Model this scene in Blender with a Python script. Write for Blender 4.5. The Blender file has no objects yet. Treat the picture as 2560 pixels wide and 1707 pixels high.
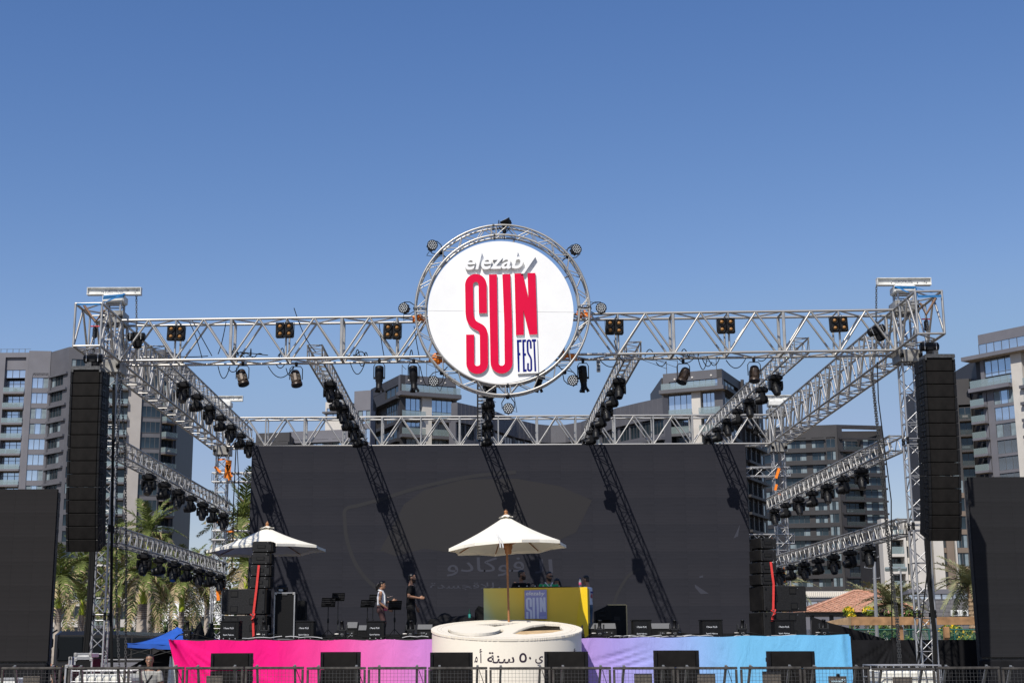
import bpy, bmesh, math, random
from mathutils import Vector as V, Matrix, Quaternion
random.seed(7)
scene = bpy.context.scene
col = scene.collection
PI = math.pi

# ---------------------------------------------------------------- camera, sky, sun, exposure
FPX, PPX, PPY = 3556.0, 1190.0, 853.5          # 50 mm lens, principal point in the photograph
EYE = 1.45
PITCH = math.atan(762.0 / FPX)
ROLL = 0.003
cam_d = bpy.data.cameras.new('camera')
cam_d.sensor_width = 36.0
cam_d.lens = 36.0 * FPX / 2560.0
cam_d.shift_x = (1280.0 - PPX) / 2560.0
cam_d.clip_start, cam_d.clip_end = 0.5, 6000.0
cam = bpy.data.objects.new('camera', cam_d)
col.objects.link(cam)
cam.matrix_world = (Matrix.Translation((0, 0, EYE)) @ Matrix.Rotation(PI / 2 + PITCH, 4, 'X')
                    @ Matrix.Rotation(-ROLL, 4, 'Z'))
scene.camera = cam

SUN_TRAVEL = V((0.47, 1.0, -1.22)).normalized()
world = bpy.data.worlds.new('World')
scene.world = world
world.use_nodes = True
wn, wl = world.node_tree.nodes, world.node_tree.links
wn.clear()
w_out = wn.new('ShaderNodeOutputWorld')
w_bg = wn.new('ShaderNodeBackground')
w_sky = wn.new('ShaderNodeTexSky')
w_sky.sky_type = 'NISHITA'
w_sky.sun_disc = False
w_sky.sun_elevation = math.asin(-SUN_TRAVEL.z)
w_sky.sun_rotation = math.atan2(-SUN_TRAVEL.x, -SUN_TRAVEL.y) % (2 * PI)
w_sky.altitude = 0.0
w_sky.air_density = 1.0
w_sky.dust_density = 0.4
w_sky.ozone_density = 2.2
w_bg.inputs['Strength'].default_value = 0.1
# tone of the sky: each channel of the sky texture through one gentle power curve, the same all over the sky
w_sep, w_com = wn.new('ShaderNodeSeparateColor'), wn.new('ShaderNodeCombineColor')
wl.new(w_sky.outputs[0], w_sep.inputs[0])
for ch, gain, pw_, k_, v0, v1, lo_ in (('Red', .0914, .45, 2.16, .22, .42, .88), ('Green', .0945, .15, 1.26, .36, .60, .79), ('Blue', .1124, -.15, .966, .63, .82, .82)):
    m1, m2, m3, m4, m5 = [wn.new('ShaderNodeMath') for _ in range(5)]
    for m_, op in ((m1, 'MULTIPLY'), (m2, 'POWER'), (m3, 'MULTIPLY'), (m4, 'MINIMUM'), (m5, 'MULTIPLY')): m_.operation = op
    wl.new(w_sep.outputs[ch], m1.inputs[0]); m1.inputs[1].default_value = gain
    wl.new(m1.outputs[0], m2.inputs[0]); m2.inputs[1].default_value = pw_
    wl.new(m2.outputs[0], m3.inputs[0]); m3.inputs[1].default_value = k_
    wl.new(m3.outputs[0], m4.inputs[0]); m4.inputs[1].default_value = 1.1
    wl.new(m4.outputs[0], m5.inputs[0]); wl.new(m1.outputs[0], m5.inputs[1])
    m6 = wn.new('ShaderNodeMath'); m6.operation = 'MULTIPLY'; m6.inputs[1].default_value = 10.0
    sm = wn.new('ShaderNodeMapRange'); sm.interpolation_type = 'SMOOTHSTEP'; sm.inputs['From Min'].default_value = v0; sm.inputs['From Max'].default_value = v1
    sm.inputs['To Min'].default_value = 1.0; sm.inputs['To Max'].default_value = lo_; wl.new(m5.outputs[0], sm.inputs['Value'])
    m7 = wn.new('ShaderNodeMath'); m7.operation = 'MULTIPLY'; wl.new(m5.outputs[0], m7.inputs[0]); wl.new(sm.outputs[0], m7.inputs[1])
    wl.new(m7.outputs[0], m6.inputs[0]); wl.new(m6.outputs[0], w_com.inputs[ch])
wl.new(w_com.outputs[0], w_bg.inputs['Color'])
wl.new(w_bg.outputs[0], w_out.inputs['Surface'])

sun_d = bpy.data.lights.new('sun', 'SUN')
sun_d.energy = 4.9
sun_d.angle = math.radians(0.53)
sun_d.color = (1.0, 0.95, 0.87)
sun = bpy.data.objects.new('sun', sun_d)
col.objects.link(sun)
sun.rotation_euler = SUN_TRAVEL.to_track_quat('-Z', 'Y').to_euler()

scene.view_settings.view_transform = 'Standard'
scene.view_settings.look = 'None'
scene.view_settings.exposure = 0.0
scene.view_settings.gamma = 1.0
scene.view_settings.use_curve_mapping = False

# ---------------------------------------------------------------- helpers
_sp, _cp = math.sin(PITCH), math.cos(PITCH)
_sr, _cr = math.sin(ROLL), math.cos(ROLL)
def ray(px, py):
    x, y = (px - PPX) / FPX, -(py - PPY) / FPX
    x, y = x * _cr + y * _sr, y * _cr - x * _sr
    return V((x, _cp - y * _sp, _sp + y * _cp))
def P(px, py, Y):
    """world point seen at a pixel of the photograph, on the frontal plane at distance Y"""
    d = ray(px, py)
    return V((0, 0, EYE)) + d * (Y / d.y)
def PZ(px, py, Z):
    d = ray(px, py)
    return V((0, 0, EYE)) + d * ((Z - EYE) / d.z)
def proj(p):
    d = V(p) - V((0, 0, EYE)); x, y, z = d.x, -d.y * _sp + d.z * _cp, d.y * _cp + d.z * _sp
    x, y = x / z, y / z
    x, y = x * _cr - y * _sr, y * _cr + x * _sr
    return PPX + FPX * x, PPY - FPX * y
def lerp(a, b, t): return a + (b - a) * t

ORIGIN, WORLD = {}, {}
class MB:
    def __init__(s): s.v, s.f, s.sm, s.mi = [], [], [], []
    def add(s, vs, fs, smooth=False, m=0):
        b = len(s.v); s.v += [V(p) for p in vs]
        for f in fs:
            s.f.append([b + i for i in f]); s.sm.append(smooth); s.mi.append(m)
        return s
    def box(s, c, size, rot=None, m=0):
        c = V(c); h = V(size) * 0.5
        vs = [V((x * h.x, y * h.y, z * h.z)) for z in (-1, 1) for y in (-1, 1) for x in (-1, 1)]
        if rot is not None: vs = [rot @ p for p in vs]
        return s.add([c + p for p in vs], [(0, 2, 3, 1), (4, 5, 7, 6), (0, 1, 5, 4), (2, 6, 7, 3), (0, 4, 6, 2), (1, 3, 7, 5)], False, m)
    def bbox(s, c, size, b=0.012, rot=None, m=0):
        """box with chamfered vertical/horizontal edges"""
        c = V(c); h = V(size) * 0.5; b = min(b, h.x * .8, h.y * .8, h.z * .8)
        rings = []
        for z, k in ((-h.z, b), (-h.z + b, 0), (h.z - b, 0), (h.z, b)):
            x, y = h.x - k, h.y - k; q = b - k * 0.0
            rings.append([V(p) for p in ((-x + q, -y, z), (x - q, -y, z), (x, -y + q, z), (x, y - q, z), (x - q, y, z), (-x + q, y, z), (-x, y - q, z), (-x, -y + q, z))])
        vs = [p for r in rings for p in r]
        if rot is not None: vs = [rot @ p for p in vs]
        fs = [tuple(reversed(range(8))), tuple(range(24, 32))]
        for k in range(3):
            for i in range(8):
                j = (i + 1) % 8; fs.append((k * 8 + i, k * 8 + j, k * 8 + 8 + j, k * 8 + 8 + i))
        return s.add([c + p for p in vs], fs, False, m)
    def loft(s, rings, cap=True, smooth=True, m=0, closed=True):
        n = len(rings[0]); vs = [p for r in rings for p in r]; fs = []
        for k in range(len(rings) - 1):
            for i in range(n if closed else n - 1):
                j = (i + 1) % n
                fs.append((k * n + i, k * n + j, (k + 1) * n + j, (k + 1) * n + i))
        s.add(vs, fs, smooth, m)
        if cap:
            s.add(rings[0], [tuple(reversed(range(n)))], False, m); s.add(rings[-1], [tuple(range(n))], False, m)
        return s
    def tube(s, a, b, r, n=8, r2=None, cap=True, m=0):
        a, b = V(a), V(b); d = b - a
        if d.length < 1e-6: return s
        q = d.to_track_quat('Z', 'Y'); r2 = r if r2 is None else r2
        e = [q @ V((math.cos(t), math.sin(t), 0)) for t in [2 * PI * (i + .5) / n for i in range(n)]]
        return s.loft([[a + x * r for x in e], [b + x * r2 for x in e]], cap, n > 5, m)
    def path(s, pts, r, n=6, closed=False, m=0, rs=None):
        pts = [V(p) for p in pts]; N = len(pts); rings = []
        up = None
        for i in range(N):
            if closed: t = pts[(i + 1) % N] - pts[i - 1]
            else: t = pts[min(i + 1, N - 1)] - pts[max(i - 1, 0)]
            t = t.normalized() if t.length > 1e-9 else V((0, 0, 1))
            if up is None:
                up = V((0, 1, 0)) if abs(t.y) < .9 else V((1, 0, 0))
            x = t.cross(up)
            x = x.normalized() if x.length > 1e-6 else t.orthogonal().normalized()
            y = x.cross(t).normalized(); up = y
            rr = rs[i] if rs else r
            rings.append([pts[i] + x * (rr * math.cos(2 * PI * k / n)) + y * (rr * math.sin(2 * PI * k / n)) for k in range(n)])
        if closed: rings.append(rings[0]); return s.loft(rings, False, True, m)
        return s.loft(rings, True, True, m)
    def lathe(s, c, prof, n=16, axis=None, cap=True, m=0):
        """prof: list of (radius, height along axis)"""
        c = V(c); q = Quaternion() if axis is None else V(axis).to_track_quat('Z', 'Y')
        return s.loft([[c + q @ V((r * math.cos(2 * PI * i / n), r * math.sin(2 * PI * i / n), h)) for i in range(n)] for r, h in prof], cap, True, m)
    def ball(s, c, r, n=12, k=8, rot=None, m=0):
        c = V(c); r = V((r, r, r)) if not hasattr(r, '__len__') else V(r); rings = []
        for j in range(k + 1):
            a = -PI / 2 + PI * j / k; rr = max(math.cos(a), 1e-3)
            ring = [V((r.x * rr * math.cos(2 * PI * i / n), r.y * rr * math.sin(2 * PI * i / n), r.z * math.sin(a))) for i in range(n)]
            rings.append([c + (rot @ p if rot is not None else p) for p in ring])
        return s.loft(rings, True, True, m)
    def prism(s, poly, d, m=0, m_side=None, smooth=False):
        """poly: 3-D outline of the front face; d: vector to the back face"""
        poly = [V(p) for p in poly]; d = V(d); n = len(poly)
        s.add(poly, [tuple(range(n))], False, m); s.add([p + d for p in poly], [tuple(reversed(range(n)))], False, m)
        vs = poly + [p + d for p in poly]
        s.add(vs, [(i, n + i, n + (i + 1) % n, (i + 1) % n) for i in range(n)], smooth, m if m_side is None else m_side)
        return s
    def quad(s, a, b, c, d, m=0, smooth=False): return s.add([a, b, c, d], [(0, 1, 2, 3)], smooth, m)
    def mesh(s, name, mats, off=V((0, 0, 0))):
        me = bpy.data.meshes.new(name)
        me.from_pydata([p - off for p in s.v], [], s.f)
        for m in (mats if isinstance(mats, (list, tuple)) else [mats]): me.materials.append(m)
        me.polygons.foreach_set('use_smooth', s.sm)
        me.polygons.foreach_set('material_index', s.mi)
        me.update()
        return me
    def build(s, name, mats, parent=None, loc=None):
        off = V((0, 0, 0)); o = None
        if parent is not None:
            off = ORIGIN[parent.name]
            o = bpy.data.objects.new(name, s.mesh(name, mats, off)); o.parent = parent
            ORIGIN[o.name] = off; WORLD[o.name] = Matrix.Translation(off)
            o.matrix_local = WORLD[parent.name].inverted() @ WORLD[o.name]
        else:
            off = V(loc) if loc is not None else V((0, 0, 0))
            o = bpy.data.objects.new(name, s.mesh(name, mats, off)); o.location = off
            ORIGIN[o.name] = off.copy(); WORLD[o.name] = Matrix.Translation(off)
        col.objects.link(o)
        return o

def tag(o, label=None, cat=None, group=None, kind=None):
    if label: o['label'] = label
    if cat: o['category'] = cat
    if group: o['group'] = group
    if kind: o['kind'] = kind
    return o
def thing(name, label, cat, loc=(0, 0, 0), group=None):
    o = bpy.data.objects.new(name, None); o.empty_display_size = .1
    o.location = loc; col.objects.link(o); ORIGIN[o.name] = V(loc); WORLD[o.name] = Matrix.Translation(V(loc))
    return tag(o, label, cat, group)
def inst(name, me, parent, matrix):
    """child object that shares mesh data; matrix is in world space"""
    o = bpy.data.objects.new(name, me); o.parent = parent
    o.matrix_local = WORLD[parent.name].inverted() @ matrix
    ORIGIN[o.name] = ORIGIN[parent.name]; WORLD[o.name] = matrix.copy()
    col.objects.link(o)
    return o
def copy_tree(o, parent=None):
    c = o.copy(); col.objects.link(c)
    if parent is not None: c.parent = parent
    ORIGIN[c.name] = ORIGIN[o.name]
    for ch in o.children: copy_tree(ch, c)
    return c

# ---------------------------------------------------------------- materials
MATS = {}
def mat(name, rgb, rough=.6, metal=0., noise=0., scale=8., bump=0., spec=.5, coord='Object', detail=4, rgb2=None, emit=None, trans=0.):
    m = bpy.data.materials.new(name); m.use_nodes = True
    nt = m.node_tree; b = nt.nodes['Principled BSDF']
    b.inputs['Base Color'].default_value = (*rgb, 1); b.inputs['Roughness'].default_value = rough
    b.inputs['Metallic'].default_value = metal; b.inputs['Specular IOR Level'].default_value = spec
    if trans: b.inputs['Transmission Weight'].default_value = trans
    if emit: b.inputs['Emission Color'].default_value = (*emit[0], 1); b.inputs['Emission Strength'].default_value = emit[1]
    if noise or bump:
        tc = nt.nodes.new('ShaderNodeTexCoord'); nz = nt.nodes.new('ShaderNodeTexNoise')
        nz.inputs['Scale'].default_value = scale; nz.inputs['Detail'].default_value = detail
        nt.links.new(tc.outputs[coord], nz.inputs['Vector'])
        if noise:
            rp = nt.nodes.new('ShaderNodeMapRange')
            rp.inputs['From Min'].default_value = .3; rp.inputs['From Max'].default_value = .7
            nt.links.new(nz.outputs['Fac'], rp.inputs['Value'])
            mx = nt.nodes.new('ShaderNodeMix'); mx.data_type = 'RGBA'
            c2 = rgb2 or tuple(c * (1 + noise) for c in rgb); c1 = rgb if rgb2 else tuple(c * (1 - noise) for c in rgb)
            mx.inputs['A'].default_value = (*c1, 1); mx.inputs['B'].default_value = (*c2, 1)
            nt.links.new(rp.outputs[0], mx.inputs['Factor']); nt.links.new(mx.outputs['Result'], b.inputs['Base Color'])
        if bump:
            bp = nt.nodes.new('ShaderNodeBump'); bp.inputs['Strength'].default_value = bump; bp.inputs['Distance'].default_value = .02
            nt.links.new(nz.outputs['Fac'], bp.inputs['Height']); nt.links.new(bp.outputs[0], b.inputs['Normal'])
    MATS[name] = m
    return m

ALU = mat('aluminium', (.44, .425, .40), .42, .65, .28, 3.0, 0, .5, 'Generated')
ALU2 = mat('aluminium_tower', (.40, .40, .405), .42, .65, .28, 3.0, 0, .5, 'Generated')
STEEL = mat('dark_steel', (.09, .09, .09), .5, .6, .4, 20)
GALV = mat('worn_galvanised', (.075, .068, .06), .5, .5, .45, 9)
BLK = mat('black_plastic', (.007, .007, .008), .45, 0, .3, 14, spec=.22)
BLKM = mat('black_metal', (.009, .009, .010), .42, .1, .3, 12, spec=.25)
CAB = mat('speaker_black_paint', (.0075, .0075, .008), .6, 0, .25, 40, .25, spec=.16)
GRILLE = mat('speaker_grille', (.0098, .0088, .0082), .7, 0, .4, 4, .3, spec=.12)
LENS = mat('lens_glass', (.01, .012, .018), .06, 0, spec=.9)
LEDLENS = mat('led_lens', (.45, .47, .48), .2, 0)
WHITE = mat('white_paint', (.82, .82, .81), .45, 0, .03, 2)
WHITEW = mat('weathered_white', (.66, .66, .63), .55, 0, .2, 6)
RED = mat('crimson_face', (.66, .0005, .045), .5, 0, .05, 3, spec=.15)
NAVY = mat('navy_face', (.002, .008, .17), .5, spec=.15)
BLUESTRAP = mat('blue_webbing', (.01, .13, .33), .7, 0, .25, 20)
REDSTRAP = mat('red_webbing', (.62, .035, .03), .7, 0, .2, 20)
ORANGE = mat('orange_webbing', (.85, .22, .01), .7, 0, .2, 12)
AMBER = mat('amber_lamp', (.30, .14, .035), .3)
CABLE = mat('rubber_cable', (.009, .009, .009), .7, spec=.15)
CANVAS = mat('cream_canvas', (.80, .76, .66), .85, 0, .05, 3, .15)
WOOD = mat('varnished_wood', (.30, .13, .045), .45, 0, .3, 9)
PINE = mat('raw_pine', (.55, .38, .20), .6, 0, .2, 5)
CREAM = mat('cream_board', (.80, .735, .62), .55, 0, .02, 2)
DRAPE = mat('black_drape', (.008, .008, .0095), .85, 0, .35, 3, .3, spec=.2)
DECK = mat('stage_deck', (.02, .02, .02), .7, 0, .3, 5)

# ---------------------------------------------------------------- small builders
_unit = {}
def unit_tube(m, n=8):
    if (m.name, n) not in _unit:
        _unit[(m.name, n)] = MB().tube((0, 0, 0), (0, 0, 1), 1, n).mesh('tube', m)
    return _unit[(m.name, n)]
def rod(name, a, b, r, m, parent, n=8):
    a, b = V(a), V(b); d = b - a
    M = Matrix.Translation(a) @ d.to_track_quat('Z', 'Y').to_matrix().to_4x4() @ Matrix.Diagonal((r, r, d.length, 1))
    return inst(name, unit_tube(m, n), parent, M)
def wpattern(n_sec):
    """bays of a truss face: diagonals (t0, side0, t1, side1) and posts"""
    dg, ps = [], []
    for k in range(n_sec):
        t = k / n_sec; q = 1 / n_sec
        g = .035 * q
        for a, b in ((g, .25), (.25, .5), (.5, .75), (.75, 1 - g)):
            up = a in (g, .5)
            dg.append((t + a * q, 0 if up else 1, t + b * q, 1 if up else 0))
        ps += [t + g * q, t + .5 * q, t + (1 - g) * q]
    return dg, ps
def box_truss(root, S, E, n_sec, rc, rb, m, one_mesh=False, ext=0.0):
    """S, E: four corners at the two ends, in order bottom-front, top-front, top-back, bottom-back"""
    S, E = [V(p) for p in S], [V(p) for p in E]
    for a, b in zip(S, E): rod('chord', a, b, rc, m, root, 10)
    dg, ps = wpattern(n_sec); mb = MB() if one_mesh else None
    def br(a, b, r):
        if one_mesh: mb.tube(a, b, r, 5, cap=False)
        else: rod('brace', a, b, r, m, root, 8)
    for fi, (i, j) in enumerate(((0, 1), (3, 2), (0, 3), (1, 2))):
        for t0, s0, t1, s1 in dg:
            a = lerp(S[i if s0 == 0 else j], E[i if s0 == 0 else j], t0); b = lerp(S[i if s1 == 0 else j], E[i if s1 == 0 else j], t1)
            br(a, b, rb if fi < 2 else rb * .8)
        for t in ps: br(lerp(S[i], E[i], t), lerp(S[j], E[j], t), rb if fi < 2 else rb * .8)
    for T in (S, E):
        for i, j in ((0, 1), (1, 2), (2, 3), (3, 0)): br(T[i], T[j], rb * 1.05)
    if one_mesh: tag(mb.build('bracing', m, root), kind='stuff')
def sq_truss(root, S, E, pitch, rc, rb, m, one_mesh=True, posts=False):
    """small square truss with plain zigzag lacing"""
    S, E = [V(p) for p in S], [V(p) for p in E]
    for a, b in zip(S, E): rod('chord', a, b, rc, m, root, 8)
    L = (E[0] - S[0]).length; n = max(2, int(L / pitch)); mb = MB()
    def br(a, b, r, nn=5):
        if one_mesh: mb.tube(a, b, r, nn, cap=False)
        else: rod('brace', a, b, r, m, root, 6)
    for fi, (i, j) in enumerate(((0, 1), (1, 2), (2, 3), (3, 0))):
        for k in range(n):
            a, b = (i, j) if (k + fi) % 2 == 0 else (j, i)
            br(lerp(S[a], E[a], (k + .08) / n), lerp(S[b], E[b], (k + .92) / n), rb)
            if posts or k % 6 == 0: br(lerp(S[i], E[i], k / n), lerp(S[j], E[j], k / n), rb)
        br(E[i], E[j], rb)
        br(S[i], S[j], rb)
    if one_mesh: tag(mb.build('lacing', m, root), kind='stuff')
def chain(mb, a, b, link=.055, r=.007, w=.018):
    a, b = V(a), V(b); d = b - a; n = max(2, int(d.length / link)); q = d.to_track_quat('Z', 'Y')
    for k in range(n):
        c = lerp(a, b, (k + .5) / n); h = d.length / n * .68
        ax = q @ (V((1, 0, 0)) if k % 2 else V((0, 1, 0))); u = d.normalized()
        for sg in (-1, 1): mb.tube(c - u * h + ax * w * sg, c + u * h + ax * w * sg, r, 4, cap=False)
        for sg in (-1, 1): mb.tube(c + u * h * sg - ax * w, c + u * h * sg + ax * w, r, 4, cap=False)
def sag(a, b, drop, n=10):
    a, b = V(a), V(b)
    return [lerp(a, b, t) - V((0, 0, drop * 4 * t * (1 - t))) for t in [k / n for k in range(n + 1)]]
_txt = {}
def text_mesh(body, m, extrude=0., shear=0., offset=0., res=6, key=None):
    k = (body, m.name, extrude, shear, offset)
    if k in _txt: return _txt[k]
    cu = bpy.data.curves.new('lettering', 'FONT'); cu.body = body; cu.extrude = extrude; cu.shear = shear; cu.offset = offset
    cu.resolution_u = res
    ob = bpy.data.objects.new('lettering', cu); col.objects.link(ob)
    me = bpy.data.meshes.new_from_object(ob.evaluated_get(bpy.context.evaluated_depsgraph_get()))
    bpy.data.objects.remove(ob); bpy.data.curves.remove(cu)
    me.materials.clear(); me.materials.append(m)
    xs = [v.co.x for v in me.vertices]; ys = [v.co.y for v in me.vertices]
    _txt[k] = (me, min(xs), max(xs), min(ys), max(ys))
    return _txt[k]
def put_text(name, body, m, parent, x0, x1, z0, y, z1=None, extrude=0., shear=0., offset=0., mirror=False, rot=0.):
    """lettering standing on a frontal plane at depth y, from x0 to x1, baseline box from z0 (to z1)"""
    me, a, b, c, d = text_mesh(body, m, extrude, shear, offset)
    sx = (x1 - x0) / (b - a); sz = sx if z1 is None else (z1 - z0) / (d - c)
    M = (Matrix.Translation((x0, y, z0)) @ Matrix.Rotation(rot, 4, 'Y') @ Matrix.Rotation(PI / 2, 4, 'X') @ Matrix.Diagonal((sx, sz, 1, 1)) @ Matrix.Translation((-a, -c, 0)))
    if mirror:
        M = Matrix.Translation((x0 + x1, 0, 0)) @ Matrix.Diagonal((-1, 1, 1, 1)) @ M
    return inst(name, me, parent, M)
ORD = ['first', 'second', 'third', 'fourth', 'fifth', 'sixth', 'seventh', 'eighth', 'ninth', 'tenth', 'eleventh', 'twelfth', 'thirteenth', 'fourteenth', 'fifteenth', 'sixteenth', 'seventeenth', 'eighteenth']
# ================================================================ ground
g = MB().quad(V((-3000, -400, 0)), V((3000, -400, 0)), V((3000, 4500, 0)), V((-3000, 4500, 0)))
GROUND = mat('sandy_paving', (.135, .118, .095), .9, 0, .25, .6, .2, coord='Object')
tag(g.build('ground', GROUND), 'pale sandy paved ground', kind='structure')

# ================================================================ roof grid
XL, XLo, XR, XRo = -8.45, -9.05, 9.95, 10.55
YF, YFb, YB, YBb = 33.0, 33.6, 47.75, 48.35
YO = 31.27
TH = .98
def zb(x, y):      # underside of the roof grid, slightly out of level
    u = (x - XL) / (XR - XL); v = (y - YF) / (YB - YF)
    return lerp(lerp(8.08, 8.28, u), lerp(8.08, 8.13, u), v)
def corner(x, y, top): return V((x, y, zb(x, y) + (TH if top else 0)))
def cross_truss(name, label, y0, y1):
    r = thing(name, label, 'truss', corner(XL, y0, 0), 'roof grid trusses')
    S = [corner(XL, y0, 0), corner(XL, y0, 1), corner(XL, y1, 1), corner(XL, y1, 0)]
    E = [corner(XR, y0, 0), corner(XR, y0, 1), corner(XR, y1, 1), corner(XR, y1, 0)]
    box_truss(r, S, E, 7, .032, .025, ALU)
    return r
cross_truss('roof_truss', 'long silver box truss across the front of the stage roof behind the round sign', YF, YFb)
cross_truss('roof_truss', 'long silver box truss across the back of the roof above the big dark screen', YB, YBb)
def side_truss(label, xi, xo):
    r = thing('roof_truss', label, 'truss', corner(xi, YO, 0), 'roof grid trusses')
    S = [corner(xi, YO, 0), corner(xi, YO, 1), corner(xo, YO, 1), corner(xo, YO, 0)]
    E = [corner(xi, YBb, 0), corner(xi, YBb, 1), corner(xo, YBb, 1), corner(xo, YBb, 0)]
    box_truss(r, S, E, 7, .032, .025, ALU)
    return r
side_truss('silver box truss running from front to back along the left side of the roof', XL, XLo)
side_truss('silver box truss running from front to back along the right side of the roof', XR, XRo)

SLV = mat('sleeve_grey', (.30, .29, .27), .5, .4, .35, 5)
# ---------------------------------------------------------------- towers
def tower(label, cx, cy, ztop, w=.36, beam=1.3, sleeve_z=None, textflip=False, cables=None, bz=None):
    r = thing('truss_tower', label, 'tower', (cx, cy, 0), 'roof support towers')
    h = w / 2; cs = [(-h, -h), (h, -h), (h, h), (-h, h)]
    zs = [0.15]
    while zs[-1] < ztop - .3: zs.append(min(zs[-1] + 2.0, ztop))
    for x, y in cs: rod('leg', (cx + x, cy + y, 0.1), (cx + x, cy + y, ztop), .026, ALU2, r, 10)
    for zi in range(len(zs) - 1):
        z0, z1 = zs[zi], zs[zi + 1]; n = max(1, round((z1 - z0 - .1) / .39))
        for f in range(4):
            a, b = cs[f], cs[(f + 1) % 4]
            A = lambda c, z: V((cx + c[0], cy + c[1], z))
            rod('rung', A(a, z0 + .04), A(b, z0 + .04), .014, ALU2, r, 6); rod('rung', A(a, z1 - .09), A(b, z1 - .09), .014, ALU2, r, 6)
            for k in range(n):
                p, q = (a, b) if (k + f) % 2 else (b, a)
                t0, t1 = lerp(z0 + .04, z1 - .09, k / n), lerp(z0 + .04, z1 - .09, (k + 1) / n)
                rod('brace', A(p, t0 + .02), A(q, t1 - .02), .0125, ALU2, r, 6)
                if k % 2: rod('rung', A(a, t0), A(b, t0), .012, ALU2, r, 6)
    for z in zs[1:-1]:
        for x, y in cs:
            cpl = MB().lathe((cx + x, cy + y, z - .09), [(.028, 0), (.036, .02), (.036, .06), (.03, .075), (.03, .105), (.036, .12), (.036, .16), (.028, .18)], 10)
            cpl.build('coupler', BLKM, r)
    MB().bbox((cx, cy, .06), (1.1, 1.1, .1)).build('base_plate', STEEL, r)
    # sleeve block that rides on the tower inside the roof corner
    if sleeve_z:
        for zz in (sleeve_z - .12, sleeve_z + TH + .1):
            s = MB()
            for x in (-.26, .26): s.bbox((cx + x, cy, zz), (.05, .58, .3))
            for y in (-.26, .26): s.bbox((cx, cy + y, zz), (.46, .05, .3))
            s.build('sleeve_block', SLV, r)
            rl = MB()
            for x in (-.22, .22):
                for y in (-.3, .3): rl.lathe((cx + x - .04, cy + y, zz), [(.05, 0), (.05, .08)], 10, (1, 0, 0))
            rl.build('guide_roller', BLK, r)
    # head block and lifting beam
    k = beam / 1.3
    MB().bbox((cx, cy, bz - .19 * k), (.52 * k, .44, .2 * k), .03).build('head_block', WHITEW, r)
    by = cy - .1
    b = MB(); L = beam
    b.box((cx, by, bz + .082 * k), (L, .16, .016)); b.box((cx, by, bz - .082 * k), (L, .16, .016)); b.box((cx, by, bz), (L - .01, .03, .148 * k))
    for x in (-L / 2 + .01, L / 2 - .01): b.box((cx + x, by, bz), (.014, .15, .146 * k))
    bo = b.build('lifting_beam', WHITEW, r)
    put_text('lettering', 'EUROTRUSS', mat('faded_print', (.10, .11, .16), .7), bo, cx - .22 * k, cx + .19 * k, bz - .035 * k, by - .0185, bz + .035 * k)
    hl = MB()
    for x, rr in ((-.3, .012), (-.26, .012), (.33, .014), (.5, .012), (.54, .012), (.2, .01)): hl.lathe((cx + x * k, by - .022, bz + random.uniform(-.03, .05)), [(rr, 0), (rr, .006)], 10, (0, 1, 0))
    hl.build('bolt', STEEL, bo)
    return r, bz
tl, bzl = tower('left front truss tower below the lower white beam top and left speaker array', -8.69, 33.3, P(286, 757, 33.3).z, sleeve_z=8.08, bz=P(286, 729, 33.2).z)
tr, bzr = tower('right front truss tower with white beam top beside right speaker array', 10.30, 33.3, P(2260, 733, 33.3).z, sleeve_z=8.28, bz=P(2250, 705, 33.2).z)
tower('left back truss tower with orange straps left of the big screen', -8.62, 48.05, P(570, 1018, 48).z, sleeve_z=8.08, bz=P(570, 997, 48).z)
tower('right back truss tower beside the right edge of the big screen', 10.24, 48.05, P(1945, 1016, 48).z, sleeve_z=8.12, bz=P(1945, 995, 48).z)

# blue slings round the two front towers
def sling(label, pts_list, w=.05):
    mb = MB()
    for pts in pts_list:
        pts = [V(p) for p in pts]
        for a, b in zip(pts, pts[1:]):
            u = (b - a).normalized(); n = u.cross(V((0, 1, 0))); n = n.normalized() * w * .5 if n.length > .05 else V((0, 0, w / 2))
            t = V((0, .006, 0))
            mb.prism([a - n, b - n, b + n, a + n], t)
    return tag(mb.build('ratchet_sling', BLUESTRAP, None, pts_list[0][0]), label, 'strap')
def slx(pl, Y): return [P(x, y, yy) for x, y, yy in pl]
sling('blue webbing sling wrapped round left front tower head and truss end',
      [slx([(192, 760, 31.22), (250, 760, 31.22), (270, 752, 32.0), (305, 737, 32.9), (312, 734, 33.02)], 0), slx([(258, 741, 32.98), (312, 737, 32.98)], 0),
       slx([(257, 746, 32.99), (310, 742, 32.99)], 0), slx([(236, 751, 31.6), (257, 742, 32.9)], 0)])
sling('blue webbing sling wrapped round right front tower head and truss end',
      [slx([(2354, 740, 31.2), (2294, 741, 31.2), (2270, 730, 32.3), (2238, 716, 33.0)], 0), slx([(2237, 717, 33.0), (2290, 718, 33.0), (2294, 739, 31.25)], 0),
       slx([(2236, 720, 33.01), (2286, 720, 33.01)], 0), slx([(2290, 719, 32.9), (2330, 732, 31.8)], 0)])

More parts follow.
